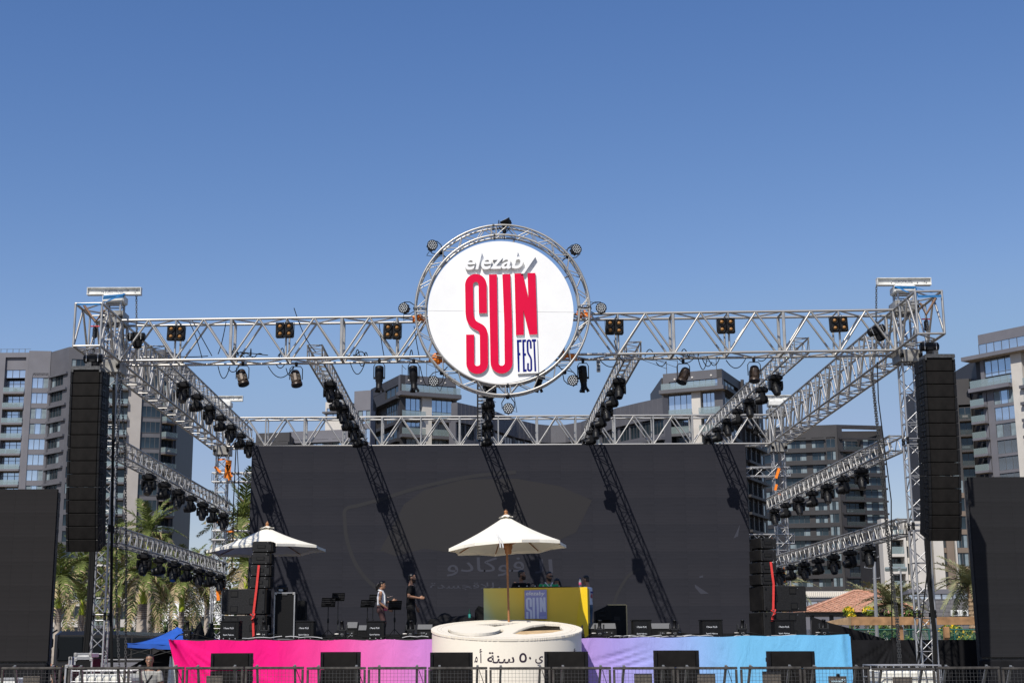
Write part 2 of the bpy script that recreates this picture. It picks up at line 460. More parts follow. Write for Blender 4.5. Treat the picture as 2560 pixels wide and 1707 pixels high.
# hoists, their chains
def hoist(label, p, chain_to=None, tail=None, rz=0., big=1.):
    p = V(p); r = thing('chain_hoist', label, 'hoist', p, 'electric chain hoists')
    R = Matrix.Rotation(rz, 3, 'Y'); k = big
    b = MB(); b.lathe(p + R @ V((-.21 * k, 0, 0)), [(.07 * k, 0), (.10 * k, .02 * k), (.10 * k, .15 * k), (.085 * k, .16 * k), (.085 * k, .25 * k), (.1 * k, .26 * k), (.1 * k, .4 * k), (.07 * k, .42 * k)], 14, R @ V((1, 0, 0)))
    b.bbox(p + R @ V((0, 0, .0)), (.16 * k, .19 * k, .2 * k), .02, R)
    b.build('motor_housing', BLK, r)
    MB().bbox(p + R @ V((.03, 0, -.17 * k)), (.2 * k, .16 * k, .22 * k), .04, R).build('chain_bag', DRAPE, r)
    f = MB()
    for x in (-.13, .13): f.box(p + R @ V((x * k, -.1 * k, .02)), (.012, .012, .2 * k), R)
    f.build('guard_rail', ALU2, r)
    h = MB(); h.path([p + V((0, 0, .1 * k)), p + V((0, 0, .16 * k)), p + V((.03, 0, .2 * k)), p + V((0, 0, .235 * k)), p + V((-.03, 0, .2 * k))], .012, 6)
    h.build('hook', STEEL, r)
    if chain_to is not None:
        c = MB(); chain(c, p + V((0, 0, .1 * k)), chain_to); c.build('chain', STEEL, r)
    if tail is not None:
        c = MB(); chain(c, p + V((.1, -.02, -.1 * k)), tail); c.build('chain', STEEL, r)
    return r
hoist('black chain hoist inside the truss beside the left front tower', P(341, 842, 33.25), P(341, 737, 33.25), P(358, 905, 33.25))
hoist('black chain hoist tilted inside the truss left of the right front tower', P(2191, 826, 33.2), P(2191, 713, 33.2), P(2176, 915, 33.2), -.35)
hoist('black chain hoist lying above the top of the left hanging speaker array', P(233, 897, 31.55), P(236, 812, 31.6), None, 0, 1.0)
hoist('black chain hoist lying above the top of the right hanging speaker array', P(2323, 867, 31.55), P(2316, 790, 31.6), None, 0, 1.0)
hoist('small black hoist inside the back truss near its right end', P(1891, 1072, 48.0), P(1891, 1005, 48.0), None, .4, .8)
# bridles that carry the array hoists
for s, lab, pts in ((1, 'brown sling bridle above the left array hoist', [(210, 763), (238, 805), (262, 775)]), (-1, 'brown sling bridle above the right array hoist', [(2300, 757), (2315, 787), (2340, 745)])):
    b = MB(); b.path([P(pts[0][0], pts[0][1], 31.7), P(pts[1][0], pts[1][1], 31.7), P(pts[2][0], pts[2][1], 31.7)], .03, 6)
    q = P(pts[1][0], pts[1][1] + 14, 31.7)
    o = tag(b.build('sling_bridle', mat('brown_sling' + str(s), (.2, .12, .08), .8), None, q), lab, 'sling')
    MB().bbox(q - V((0, 0, .12)), (.1, .1, .26), .03).build('chain_hook', BLKM, o)
    MB().lathe(q + V((-.1, 0, .03)), [(.015, 0), (.015, .2)], 8, (1, 0, 0)).build('shackle_pin', REDSTRAP, o)

# long hand chains and loose ropes beside the towers
def hang_chain(label, pts, m=STEEL, link=.06):
    mb = MB()
    for a, b in zip(pts, pts[1:]): chain(mb, a, b, link, .008, .02)
    return tag(mb.build('hanging_chain', m, None, pts[-1]), label, 'chain')
hang_chain('long steel chain hanging nearest the left front tower', [P(300, 930, 33.1), P(292, 1150, 33.1), P(291, 1500, 33.1), P(298, 1668, 33.1)])
hang_chain('long steel chain hanging a little right of the left front tower', [P(303, 945, 33.2), P(313, 1150, 33.2), P(316, 1400, 33.2), P(314, 1660, 33.2)])
hang_chain('thick doubled steel chain hanging left of the right front tower', [P(2178, 925, 33.2), P(2200, 1150, 33.2), P(2218, 1350, 33.2), P(2240, 1540, 33.2), P(2250, 1690, 33.2)])
hang_chain('second strand of steel chain beside the right front tower', [P(2180, 925, 33.25), P(2204, 1150, 33.25), P(2224, 1380, 33.25), P(2244, 1540, 33.25), P(2254, 1690, 33.25)])
def rope(name, label, pts, r=.014, cat='cable', m=CABLE, group=None):
    mb = MB(); mb.path(pts, r, 6); return tag(mb.build(name, m, None, pts[-1]), label, cat, group)
rope('power_cable', 'thin black cable running down beside the chain at the right front tower', [P(2193, 905, 33.2), P(2196, 1000, 33.2), P(2228, 1250, 33.2), P(2229, 1500, 33.2), P(2232, 1705, 33.2)])
rope('power_cable', 'black cable hanging at the left back tower', [P(590, 1120, 47.7), P(584, 1250, 47.7), P(580, 1420, 47.7)], .018)
rope('power_cable', 'second black cable hanging at the left back tower beside the screen', [P(593, 1120, 47.7), P(597, 1200, 47.7), P(592, 1330, 47.7)], .014)
# thick cable looms taped to the front towers
lo = MB()
for dx in (-5, 0, 4): lo.path([P(232 + dx, 1370, 33.05), P(226 + dx, 1500, 33.02), P(214 + dx, 1640, 33.0), P(210 + dx, 1760, 33.0)], .035, 6)
for dx in (0, 3): lo.path([P(283 + dx, 960, 33.05), P(279 + dx, 1250, 33.02), P(276 + dx, 1550, 33.02), P(279 + dx, 1720, 33.0)], .02, 6)
tag(lo.build('cable_loom', CABLE, None, P(214, 1700, 33)), 'thick black cable loom taped to the left leg of the left front tower', 'cable')
lo = MB()
for dx in (0, 5, 9): lo.path([P(2314 + dx, 1345, 33.05), P(2322 + dx * .6, 1460, 33.02), P(2334 + dx * .7, 1580, 33.0), P(2340 + dx * .5, 1760, 33.0)], .034 - dx * .002, 6)
lo.path([P(2322, 1400, 33.0), P(2310, 1500, 33), P(2300, 1600, 32.9), P(2285, 1720, 32.8)], .016, 6)
tag(lo.build('cable_loom', CABLE, None, P(2340, 1700, 33)), 'thick black cable loom down the right leg of the right front tower', 'cable')

# ---------------------------------------------------------------- light trusses and moving heads
mh_v = {}
def mh_meshes():
    """parts of a hanging moving head, origin at the clamp; two poses of the yoke"""
    base = MB(); base.bbox((0, 0, -.12), (.34, .26, .12), .025); base.box((-.09, -.132, -.12), (.12, .006, .035)); base.box((.0, 0, -.04), (.16, .06, .05))
    base.box((.1, -.134, -.115), (.03, .01, .03))
    clamp = MB()
    clamp.box((0, 0, -.05), (.26, .04, .03))
    for x in (-.11, .11): clamp.tube((x, -.04, .0), (x, .04, .0), .034, 8); clamp.box((x, 0, -.03), (.03, .05, .06))
    yoke = MB(); yoke.lathe((0, 0, -.18), [(.09, -.02), (.1, .0)], 14)
    yoke.bbox((0, 0, -.225), (.33, .13, .06), .02)
    for x in (-.155, .155):
        rings = []
        for z, w, t in ((-.2, .13, .045), (-.3, .15, .05), (-.39, .14, .05), (-.45, .07, .04)):
            rings.append([V((x - t / 2, -w / 2, z)), V((x + t / 2, -w / 2, z)), V((x + t / 2, w / 2, z)), V((x - t / 2, w / 2, z))])
        yoke.loft(list(reversed(rings)), True, False)
    def head(direction):
        d = V(direction).normalized(); c = V((0, 0, -.385)); h = MB()
        h.lathe(c - d * .16, [(.05, 0), (.095, .015), (.118, .07), (.128, .15), (.128, .2), (.118, .26), (.1, .33), (.092, .36)], 10, d)
        for a in range(5): 
            s = .015 + .035 * a; h.lathe(c - d * (.12 - s), [(.125, 0), (.131, .004), (.131, .014), (.125, .018)], 10, d)
        l = MB(); l.lathe(c + d * .185, [(.09, 0), (.09, .02), (.07, .024)], 16, d)
        t = MB(); t.lathe(c + d * .02, [(.125, 0), (.137, .006), (.137, .022), (.125, .028)], 16, d)
        return h, l, t
    return base, clamp, yoke, head
_b, _c, _y, _h = mh_meshes()
GLOSSB = mat('gloss_black', (.02, .02, .022), .12, .2)
MHM = {'base': _b.mesh('base', BLK), 'clamp': _c.mesh('clamp', ALU2), 'yoke': _y.mesh('yoke', BLK)}
for key, d in (('down', (0, -.55, -1)), ('side', (0, .95, -.2)), ('tilt', (0, -.25, -1))):
    a, b, c = _h(d); MHM[key] = (a.mesh('head', BLK), b.mesh('lens', LENS), c.mesh('trim_ring', GLOSSB))
def moving_head(p, label, group, pose, rz, pan):
    r = thing('moving_head_light', label, 'stage light', p, group)
    B = Matrix.Translation(p) @ Matrix.Rotation(rz, 4, 'Z'); Pn = B @ Matrix.Rotation(pan, 4, 'Z')
    inst('base', MHM['base'], r, B); inst('clamp', MHM['clamp'], r, B); inst('yoke', MHM['yoke'], r, Pn)
    h = inst('head', MHM[pose][0], r, Pn); inst('lens', MHM[pose][1], h, Pn); inst('trim_ring', MHM[pose][2], h, Pn)
    return r
WT = .355
def light_truss(name, label, xc, z0, y0, y1, drop=None):
    r = thing(name, label, 'truss', (xc, y0, z0), 'lighting trusses running front to back')
    h = WT / 2
    sq_truss(r, [(xc - h, y0, z0), (xc - h, y0, z0 + WT), (xc + h, y0, z0 + WT), (xc + h, y0, z0)],
             [(xc - h, y1, z0), (xc - h, y1, z0 + WT), (xc + h, y1, z0 + WT), (xc + h, y1, z0)], .3, .025, .012, ALU)
    return r
HY = [36.55 + 1.83 * k for k in range(7)]
upper = [('far left', -7.75, 8.27, -1), ('second from left', -3.93, 8.28, -1), ('middle', .22, 8.30, 0), ('second from right', 3.84, 8.34, 1), ('far right', 7.93, 8.42, 1)]
wraps = MB()
for nm, x, z, sd in upper:
    light_truss('lighting_truss', f'slim silver truss carrying moving heads, the {nm} of the five under the roof', x, z, 33.9, 47.6)
    for k, y in enumerate(HY):
        off = -.11 if sd > 0 else (.12 if sd < 0 else .13)
        pan = 0 if k % 2 == 0 else (PI / 2 if sd >= 0 else PI / 2)
        moving_head((x + off, y, z - .02), f'black moving head light, {ORD[k]} from front on the {nm} roof truss', 'moving heads under the roof trusses',
                    'down' if k % 2 == 0 else 'side', .08 * math.sin(k * 3 + x), pan + .12 * math.sin(k * 5 + x))
        for q in range(7):
            a = random.uniform(0, 6.28); c = V((x + off + random.uniform(-.1, .1), y + random.uniform(-.15, .15), z + random.uniform(-.02, .06)))
            wraps.path([c, c + V((.1 * math.cos(a), .08 * math.sin(a), .05)), c + V((.15 * math.cos(a + 1), .1 * math.sin(a), -.05))], .009, 4)
XML, XMR = -8.51, 9.97
sides = [('left middle height', -8.53, 5.87, 33.6, -1), ('left lowest', -8.56, 3.85, 33.6, -1), ('right middle height', 10.02, 5.97, 33.6, 1), ('right lowest', 10.09, 4.0, 33.6, 1)]
for nm, x, z, y0, sd in sides:
    light_truss('lighting_truss', f'slim silver side truss at {nm}, running back from the front tower', x, z, y0, 48.3)
    for k, y in enumerate(HY):
        moving_head((x + (-.1 if sd > 0 else .1), y, z - .02), f'black moving head light, {ORD[k]} from front on the {nm} side truss', 'moving heads on the side trusses',
                    'down' if k % 2 == 0 else 'side', .08 * math.sin(k * 3 + x), (0 if k % 2 == 0 else PI / 2) + .15 * math.sin(k * 4 + x))
        for q in range(7):
            a = random.uniform(0, 6.28); c = V((x - sd * .1 + random.uniform(-.1, .1), y + random.uniform(-.15, .15), z + random.uniform(-.02, .06)))
            wraps.path([c, c + V((.1 * math.cos(a), .08 * math.sin(a), .05)), c + V((.15 * math.cos(a + 1), .1 * math.sin(a), -.05))], .009, 4)
tag(wraps.build('cable_ties', mat('pale_cable', (.42, .42, .42), .5)), 'pale looped data cables tied to the clamps along the lighting trusses', 'cables', kind='stuff')
def loops(name, label, lst, Y, r=.011):
    mb = MB()
    for x0, y0, x1, y1, dr in lst: mb.path(sag(P(x0, y0, Y), P(x1, y1, Y), dr, 10), r, 5)
    return tag(mb.build(name, CABLE), label, 'cables', kind='stuff')
loops('hanging_cables', 'thin black cables drooping in loops below the front roof truss',
      [(545, 915, 575, 915, .30), (570, 920, 598, 915, .12), (670, 915, 735, 915, .28), (690, 910, 712, 910, .1), (715, 920, 735, 915, .2), (875, 905, 912, 908, .28), (898, 905, 912, 905, .1), (1050, 915, 1075, 960, .2),
       (470, 800, 505, 895, -.1), (480, 800, 530, 890, .0), (565, 805, 545, 885, .1), (735, 770, 790, 880, .15), (948, 810, 960, 890, .05), (1035, 815, 1050, 900, .05), (1500, 900, 1550, 905, .14), (1690, 890, 1735, 895, .14),
       (1745, 895, 1768, 895, .28), (1768, 890, 1800, 892, .22), (1815, 900, 1865, 895, .22), (1895, 900, 1925, 880, .1), (1535, 850, 1560, 905, .1), (1640, 905, 1665, 905, .1), (1755, 895, 1780, 905, .15),
       (430, 890, 520, 890, .02), (600, 880, 670, 888, .0), (760, 895, 860, 895, .0), (880, 895, 980, 900, .03), (1700, 885, 1800, 885, -.05)], 33.35)
cl = MB()
for i in range(26):
    x0 = random.choice([590, 612, 640, 690, 905, 1008, 1740, 1770, 1655]) + random.uniform(-25, 25)
    cl.path(sag(P(x0, 893 + random.uniform(-6, 6), 33.3), P(x0 + random.uniform(-30, 30), 890 + random.uniform(-4, 4), 33.35), random.uniform(-.22, .1), 8), .012, 5)
tag(cl.build('cable_bundles', CABLE), 'tangled black cables lying on the bottom chords of the front truss', 'cables', kind='stuff')
# ================================================================ round sign
SX, SZ = .62, 9.13
RY0, RY1 = 32.22, 32.50
ring = thing('sign_ring', 'silver circular truss framing the white sign disc', 'truss', (SX, 32.4, SZ - 2))
def circ(cx, cz, r, y, n=72): return [V((cx + r * math.cos(2 * PI * k / n), y, cz + r * math.sin(2 * PI * k / n))) for k in range(n)]
for R_ in (2.03, 1.79):
    for y in (RY0, RY1): MB().path(circ(SX, SZ, R_, y), .026, 8, True).build('chord', ALU, ring)
N = 46
def rp(a, R_, y): return V((SX + R_ * math.cos(a), y, SZ + R_ * math.sin(a)))
for k in range(N):
    a, b = 2 * PI * k / N, 2 * PI * (k + 1) / N
    o, i = (2.03, 1.79) if k % 2 else (1.79, 2.03)
    for y in (RY0, RY1): rod('brace', rp(a, o, y), rp(b, i, y), .011, ALU, ring, 6)
    y0, y1 = (RY0, RY1) if k % 2 else (RY1, RY0)
    for R_ in (2.03, 1.79): rod('brace', rp(a, R_, y0), rp(b, R_, y1), .010, ALU, ring, 6)
for a in (0.02, PI / 2 + .1, PI, -PI / 2 + .06):
    for da in (-.03, .03):
        for y in (RY0, RY1): rod('brace', rp(a + da, 1.79, y), rp(a + da, 2.03, y), .014, ALU, ring, 6)
    for R_ in (2.03, 1.79):
        for y in (RY0, RY1): MB().tube(rp(a - .012, R_, y), rp(a + .012, R_, y), .036, 8).build('coupler', STEEL, ring)
disc_root = thing('round_sign', 'big round white sign reading elezaby SUN FEST in raised letters', 'sign', (SX - .05, 32.5, SZ - 1.72))
DC = V((SX - .045, 32.2, SZ - .07))
for half in (0, 1):
    pts = []
    for k in range(49):
        a = PI * k / 48 + (PI if half else 0); pts.append(DC + V((1.695 * math.cos(a), 0, 1.695 * math.sin(a) + (.003 if not half else -.003))))
    R = Matrix.Rotation(.014, 3, 'Y'); pts = [DC + R @ (p - DC) for p in pts]
    MB().prism(list(reversed(pts)), (0, .06, 0)).build('sign_board', WHITE, disc_root)
br = MB()
for a in (.5, 1.4, 2.4, 3.4, 4.1, 5.3): br.tube(DC + V((1.6 * math.cos(a), .05, 1.6 * math.sin(a))), rp(a, 1.79, RY1), .02, 6); 
for z in (-.9, -.3, .4, .95): br.box(DC + V((0, .36, z)), (2.9 if abs(z) < .6 else 2.4, .05, .05))
br.build('mounting_frame', ALU2, disc_root)

# letter outlines in the pixels of an enlarged crop (x 980 + u/3.136, y 520 + v/3.136)
def stroke(path, w):
    L, Rr = [], []; n = len(path)
    for i, (x, y) in enumerate(path):
        a, b = path[max(i - 1, 0)], path[min(i + 1, n - 1)]
        dx, dy = b[0] - a[0], b[1] - a[1]; l = math.hypot(dx, dy); nx, ny = -dy / l, dx / l
        L.append((x + nx * w / 2, y + ny * w / 2)); Rr.append((x - nx * w / 2, y - ny * w / 2))
    return L + Rr[::-1]
def arc(cx, cy, rx, ry, a0, a1, n=14): return [(cx + rx * math.cos(math.radians(a0 + (a1 - a0) * k / n)), cy + ry * math.sin(math.radians(a0 + (a1 - a0) * k / n))) for k in range(n + 1)]
def bez(p0, p1, p2, p3, n=10):
    return [tuple((1 - t) ** 3 * p0[i] + 3 * (1 - t) ** 2 * t * p1[i] + 3 * (1 - t) * t * t * p2[i] + t ** 3 * p3[i] for i in (0, 1)) for t in [k / n for k in range(n + 1)]]
GL = {}
GL['S'] = stroke([(713, 825), (711, 700)] + arc(657, 602, 53, 54, 0, -180) + [(606, 720)] + bez((607, 800), (608, 900), (642, 912), (676, 930))[0:] + bez((680, 932), (718, 950), (720, 975), (720, 1030))[1:] + [(721, 1130)] + arc(668, 1218, 54, 50, 0, 180) + [(613, 1120), (612, 991)], 63)
GL['U'] = stroke([(791, 520), (797, 900)] + [(803, 1195)] + arc(859, 1212, 55, 54, 180, 0) + [(911, 900), (896, 518)], 62)
GL['N'] = [(960, 513), (1025, 511), (1069, 706), (1062, 510), (1124, 508), (1140, 990), (1077, 993), (1030, 800), (1034, 994), (972, 996)]
GF = {}
GF['F'] = [(978, 1033), (1015, 1031), (1015, 1049), (995, 1050), (997, 1135), (1006, 1135), (1006, 1153), (998, 1153), (1000, 1282), (987, 1283)]
GF['E'] = [(1021, 1031), (1050, 1030), (1050, 1047), (1036, 1048), (1038, 1138), (1050, 1138), (1050, 1156), (1039, 1156), (1041, 1264), (1055, 1263), (1055, 1281), (1027, 1282)]
GF['S'] = stroke([(1089, 1100), (1087, 1058)] + arc(1074, 1048, 12, 11, 0, -180, 8) + [(1062, 1080)] + bez((1064, 1120), (1066, 1150), (1088, 1160), (1091, 1190), 8) + [(1092, 1255)] + arc(1079, 1262, 13, 11, 0, 180, 8) + [(1066, 1215)], 14)
GF['T'] = [(1096, 1028), (1129, 1027), (1129, 1045), (1120, 1045), (1131, 1278), (1117, 1279), (1107, 1046), (1096, 1046)]
PLATE = [(976, 1022), (1138, 1017), (1147, 1292), (985, 1300)]
def sgn(u, v, Y): return P(980 + u / 3.136, 520 + v / 3.136, Y)
YD = 32.2
for k in 'SUN':
    o = MB().prism([sgn(u, v, YD - .055) for u, v in GL[k]], (0, .05, 0)).build('letter', WHITE, disc_root)
    MB().prism([sgn(u, v, YD - .060) for u, v in GL[k]], (0, .005, 0)).build('letter_face', RED, o)
o = MB().prism([sgn(u, v, YD - .055) for u, v in PLATE], (0, .05, 0)).build('letter_plate', WHITE, disc_root)
for k in 'FEST':
    MB().prism([sgn(u, v, YD - .062) for u, v in GF[k]], (0, .006, 0)).build('letter', NAVY, o)
a, b = sgn(572, 486, YD), sgn(1125, 470, YD)
word = 'elezaby'; EXT = .085; SHR = .24; OFS = .016
full = text_mesh(word, WHITE, EXT, SHR, OFS); A, B = sgn(570, 478, YD - .1), sgn(1128, 478, YD - .1); k_ = (B.x - A.x) / (full[2] - full[1])
for i, ch in enumerate(word):
    adv = text_mesh(word[:i + 1], WHITE, EXT, SHR, OFS)[2] - text_mesh(ch, WHITE, EXT, SHR, OFS)[2]; me = text_mesh(ch, WHITE, EXT, SHR, OFS)[0]
    x = A.x + (adv - full[1]) * k_
    M = (Matrix.Translation((x, YD - .085 * k_, A.z + (x - A.x) * .022)) @ Matrix.Rotation(PI / 2, 4, 'X') @ Matrix.Diagonal((k_, k_ * 1.06, 1 if False else k_, 1)))
    inst('letter', me, disc_root, M)

# par cans clamped round the ring
pm = MB(); pm.lathe((0, 0, 0), [(.075, -.17), (.10, -.15), (.115, -.05), (.125, 0), (.128, .02), (.115, .02), (.112, .012)], 18, (0, -1, 0))
for k in range(8): pm.box((.11 * math.cos(k * PI / 4), .09, .11 * math.sin(k * PI / 4)), (.02, .1, .02))
PAR_B = pm.mesh('housing', BLKM)
pm = MB(); pm.lathe((0, 0, 0), [(.112, .011), (.112, .014)], 18, (0, -1, 0)); PAR_F = pm.mesh('faceplate', GLOSSB)
pm = MB()
for R_, n in ((0, 1), (.045, 6), (.09, 12)):
    for k in range(n): pm.lathe((R_ * math.cos(2 * PI * k / n), 0, R_ * math.sin(2 * PI * k / n)), [(.017, .013), (.017, .019), (.009, .022)], 8, (0, -1, 0))
PAR_L = pm.mesh('led_lenses', LEDLENS)
def par(px, py, label, ang, face=(0, -1, -.12), Y=32.3):
    p = P(px, py, Y); r = thing('par_light', label, 'stage light', p, 'par lights round the sign ring')
    q = V(face).normalized().to_track_quat('-Y', 'Z').to_matrix().to_4x4(); M = Matrix.Translation(p) @ q
    inst('housing', PAR_B, r, M); inst('faceplate', PAR_F, r, M); inst('led_lenses', PAR_L, r, M)
    d = V((SX, Y, SZ)) - p; d.y = 0; d.normalize(); s = V((d.z, 0, -d.x))
    y = MB(); c = p + d * .27
    y.path([p + s * .14, p + s * .145 + d * .14, c + s * .06, c - s * .06, p - s * .145 + d * .14, p - s * .14], .011, 6)
    y.build('bracket', BLKM, r)
    k = MB(); k.bbox(c + V((0, .02, 0)), (.09, .09, .09), .02); k.tube(c, c + d * .2, .012, 6); k.build('clamp', BLKM, r)
    w = MB(); w.path([p + V((0, .12, 0)), p + s * .2 + V((0, .1, -.08)), p + d * .25 + s * .15, p + d * .38], .008, 5); w.build('power_lead', CABLE, r)
par(1081, 613, 'round black LED par light at upper left of the sign ring', 0, (.2, -1, .05))
par(1441, 623, 'round black LED par light at upper right of the sign ring', 0, (.35, -1, .1))
par(1009, 770, 'round black LED par light left of the sign ring at mid height', 0, (-.35, -1, 0))
par(1503, 770, 'round black LED par light right of the sign ring at mid height', 0, (-.15, -1, .05))
par(1084, 953, 'round black LED par light at lower left of the sign ring', 0, (0, -1, -.1))
par(1432, 951, 'round black LED par light at lower right of the sign ring', 0, (-.2, -1, .0))
par(1271, 1021, 'round black LED par light hanging under the bottom of the sign ring', 0, (0, -1, .05))
par(1262, 551, 'black par light on top of the sign ring facing upward', 0, (-.5, -.3, 1))
# orange soft slings at the crossings
for px, py, lab, sx in ((1050, 797, 'orange sling tying the sign ring to the truss at left', 1), (1460, 790, 'orange sling tying the sign ring to the truss at right', 1), (1092, 897, 'bright orange bundled sling at lower left of the sign ring', 1.1), (1425, 890, 'orange sling at lower right of the sign ring', 1)):
    p = P(px, py, 32.62); mb = MB()
    for k in range(6):
        a = k * .5; mb.path([p + V((-.16 * sx, random.uniform(-.1, .1), random.uniform(-.08, .1))), p + V((0, -.1, random.uniform(-.09, .1))), p + V((.15 * sx, random.uniform(-.1, .1), random.uniform(-.1, .08)))], .03, 5)
    if sx > 1: mb.ball(p, (.13, .1, .15), 7, 5)
    tag(mb.build('orange_sling', ORANGE, None, p), lab, 'sling')

# ---------------------------------------------------------------- fixtures on the front truss
bl = MB()
for x in (-.105, .105): bl.bbox((x, 0, 0), (.2, .12, .36), .012)
bl.box((0, .02, .0), (.02, .08, .3))
BL_B = bl.mesh('housing', BLKM)
bl = MB()
for x in (-.105, .105):
    for z in (-.09, .09): bl.lathe((x, -.06, z), [(.08, 0), (.08, .025), (.066, .025), (.06, .0)], 16, (0, -1, 0), cap=False)
BL_R = bl.mesh('lamp_ring', BLK)
bl = MB()
for x in (-.105, .105):
    for z in (-.09, .09): bl.lathe((x, -.055, z), [(.062, 0.0), (.04, .012), (.02, .018)], 14, (0, -1, 0))
BL_L = bl.mesh('lamp_reflector', mat('silver_reflector', (.035, .026, .015), .3, .3))
bl = MB()
for x in (-.105, .105):
    for z in (-.09, .09): bl.lathe((x, -.07, z), [(.04, 0.0), (.032, .012), (.012, .02)], 12, (0, -1, 0))
BL_A = bl.mesh('lamp', AMBER)
for i, (px, py) in enumerate(((440, 833), (712, 826), (981, 829), (1536, 818), (1815, 815), (2097, 811))):
    p = P(px, py, 32.9)
    r = thing('blinder_light', f'square black four lamp blinder light, {ORD[i]} from left on the front truss', 'stage light', p, 'four lamp blinders on the front truss')
    M = Matrix.Translation(p) @ Matrix.Rotation([.03, -.02, .04, .02, -.02, -.05][i], 4, 'Y')
    for n_, me in (('housing', BL_B), ('lamp_ring', BL_R), ('lamp_reflector', BL_L), ('lamp', BL_A)): inst(n_, me, r, M)
    b = MB(); b.path([p + V((-.21, .03, -.15)), p + V((-.22, .05, .2)), p + V((.22, .05, .2)), p + V((.21, .03, -.15))], .01, 5); b.path([p + V((0, .05, .2)), p + V((.05, 0, .27)), p + V((.1, .05, .2))], .007, 5)
    b.box(p + V((0, -.065, -.15)), (.05, .004, .05)); b.build('bracket', BLKM, r)
# hanging spotlights
def spot(px, py, label, kind, lean, Y=33.3):
    p = P(px, py, Y); r = thing('spotlight', label, 'stage light', p + V((0, 0, .2)), 'spotlights under the front truss')
    R = Matrix.Rotation(lean, 3, 'Y') @ Matrix.Rotation(-.25 if kind == 'fresnel' else -.1, 3, 'X'); ax = R @ V((0, 0, -1))
    if kind == 'profile':
        b = MB(); b.lathe(p + R @ V((0, 0, .3)), [(.06, 0), (.10, .02), (.105, .05), (.105, .26), (.09, .29), (.09, .38), (.078, .40), (.075, .52), (.085, .53), (.085, .57)], 14, ax)
        b.box(p + R @ V((0, 0, .0)), (.24, .03, .05), R); b.bbox(p + R @ V((0, .02, .12)), (.2, .18, .2), .03, R)
        b.build('housing', BLK, r)
        c = MB()
        for k in range(4):
            a = k * PI / 2 + .4; e = R @ V((math.cos(a), math.sin(a), 0)); f = R @ V((-math.sin(a), math.cos(a), 0)); t = p + ax * .26
            c.prism([t + e * .07 + f * .06, t + e * .07 - f * .06, t + e * .11 - f * .07 + ax * .07, t + e * .11 + f * .07 + ax * .07], e * .004)
        c.build('barn_door', BLKM, r); zt = .36; hw = .13
        MB().lathe(p + ax * .265, [(.07, 0), (.07, .004)], 12, ax).build('lens', LENS, r)
    else:
        BR = MATS.get('bronze_housing') or mat('bronze_housing', (.035, .022, .014), .4, .3, .5, 8)
        b = MB(); b.lathe(p + R @ V((0, 0, .2)), [(.06, 0), (.105, .02), (.11, .06), (.115, .30), (.135, .31), (.135, .38)], 10, ax)
        for k in range(6): b.box(p + R @ V((0, 0, .1 - k * .035)), (.23, .2, .008), R)
        b.box(p + R @ V((.0, -.1, .02)), (.06, .04, .2), R); b.build('housing', BR, r); zt = .3; hw = .15
        MB().lathe(p + ax * .185, [(.12, 0), (.12, .004)], 14, ax).build('lens', LENS, r)
        MB().lathe(p + R @ V((0, 0, .2)), [(.05, -.01), (.085, -.005), (.095, .01)], 12, ax).build('end_cap', BLKM, r)
    y = MB(); y.path([p + V((-hw, 0, -.02)), p + V((-hw, 0, zt * .8)), p + V((-hw * .7, 0, zt)), p + V((hw * .7, 0, zt)), p + V((hw, 0, zt * .8)), p + V((hw, 0, -.02))], .011, 6); y.build('bracket', BLKM, r)
    c = MB(); c.bbox(p + V((0, 0, zt + .06)), (.07, .07, .1), .015); c.tube(p + V((0, 0, zt)), p + V((0, 0, zt + .1)), .012, 6); c.build('clamp', BLKM, r)
spot(606, 945, 'bronze and black spotlight leaning right, leftmost under the front truss', 'fresnel', -.28)
spot(740, 947, 'bronze and black spotlight leaning right, second from left under the front truss', 'fresnel', -.2)
spot(948, 945, 'straight black profile spotlight, left one of the pair left of the sign', 'profile', .0)
spot(1034, 945, 'straight black profile spotlight just left of the round sign', 'profile', -.06)
spot(1348, 945, 'black profile spotlight half hidden behind the lower right of the sign', 'profile', .12)
spot(1458, 945, 'straight black profile spotlight just right of the round sign', 'profile', -.06)
spot(1709, 940, 'bronze spotlight leaning left under the right half of the front truss', 'fresnel', .42)
spot(1886, 936, 'bronze spotlight nearly upright, rightmost under the front truss', 'fresnel', .08)
p = P(1496, 915, 33.3); r = thing('traffic_light_lamp', 'small strip of lamps with blue end hanging right of the sign', 'stage light', p)
MB().bbox(p, (.09, .07, .29), .01).build('housing', WHITEW, r)
b = MB()
for z in (-.09, 0, .09): b.lathe(p + V((0, -.035, z)), [(.036, 0), (.036, .012)], 10, (0, -1, 0))
b.build('lamp', LENS, r)

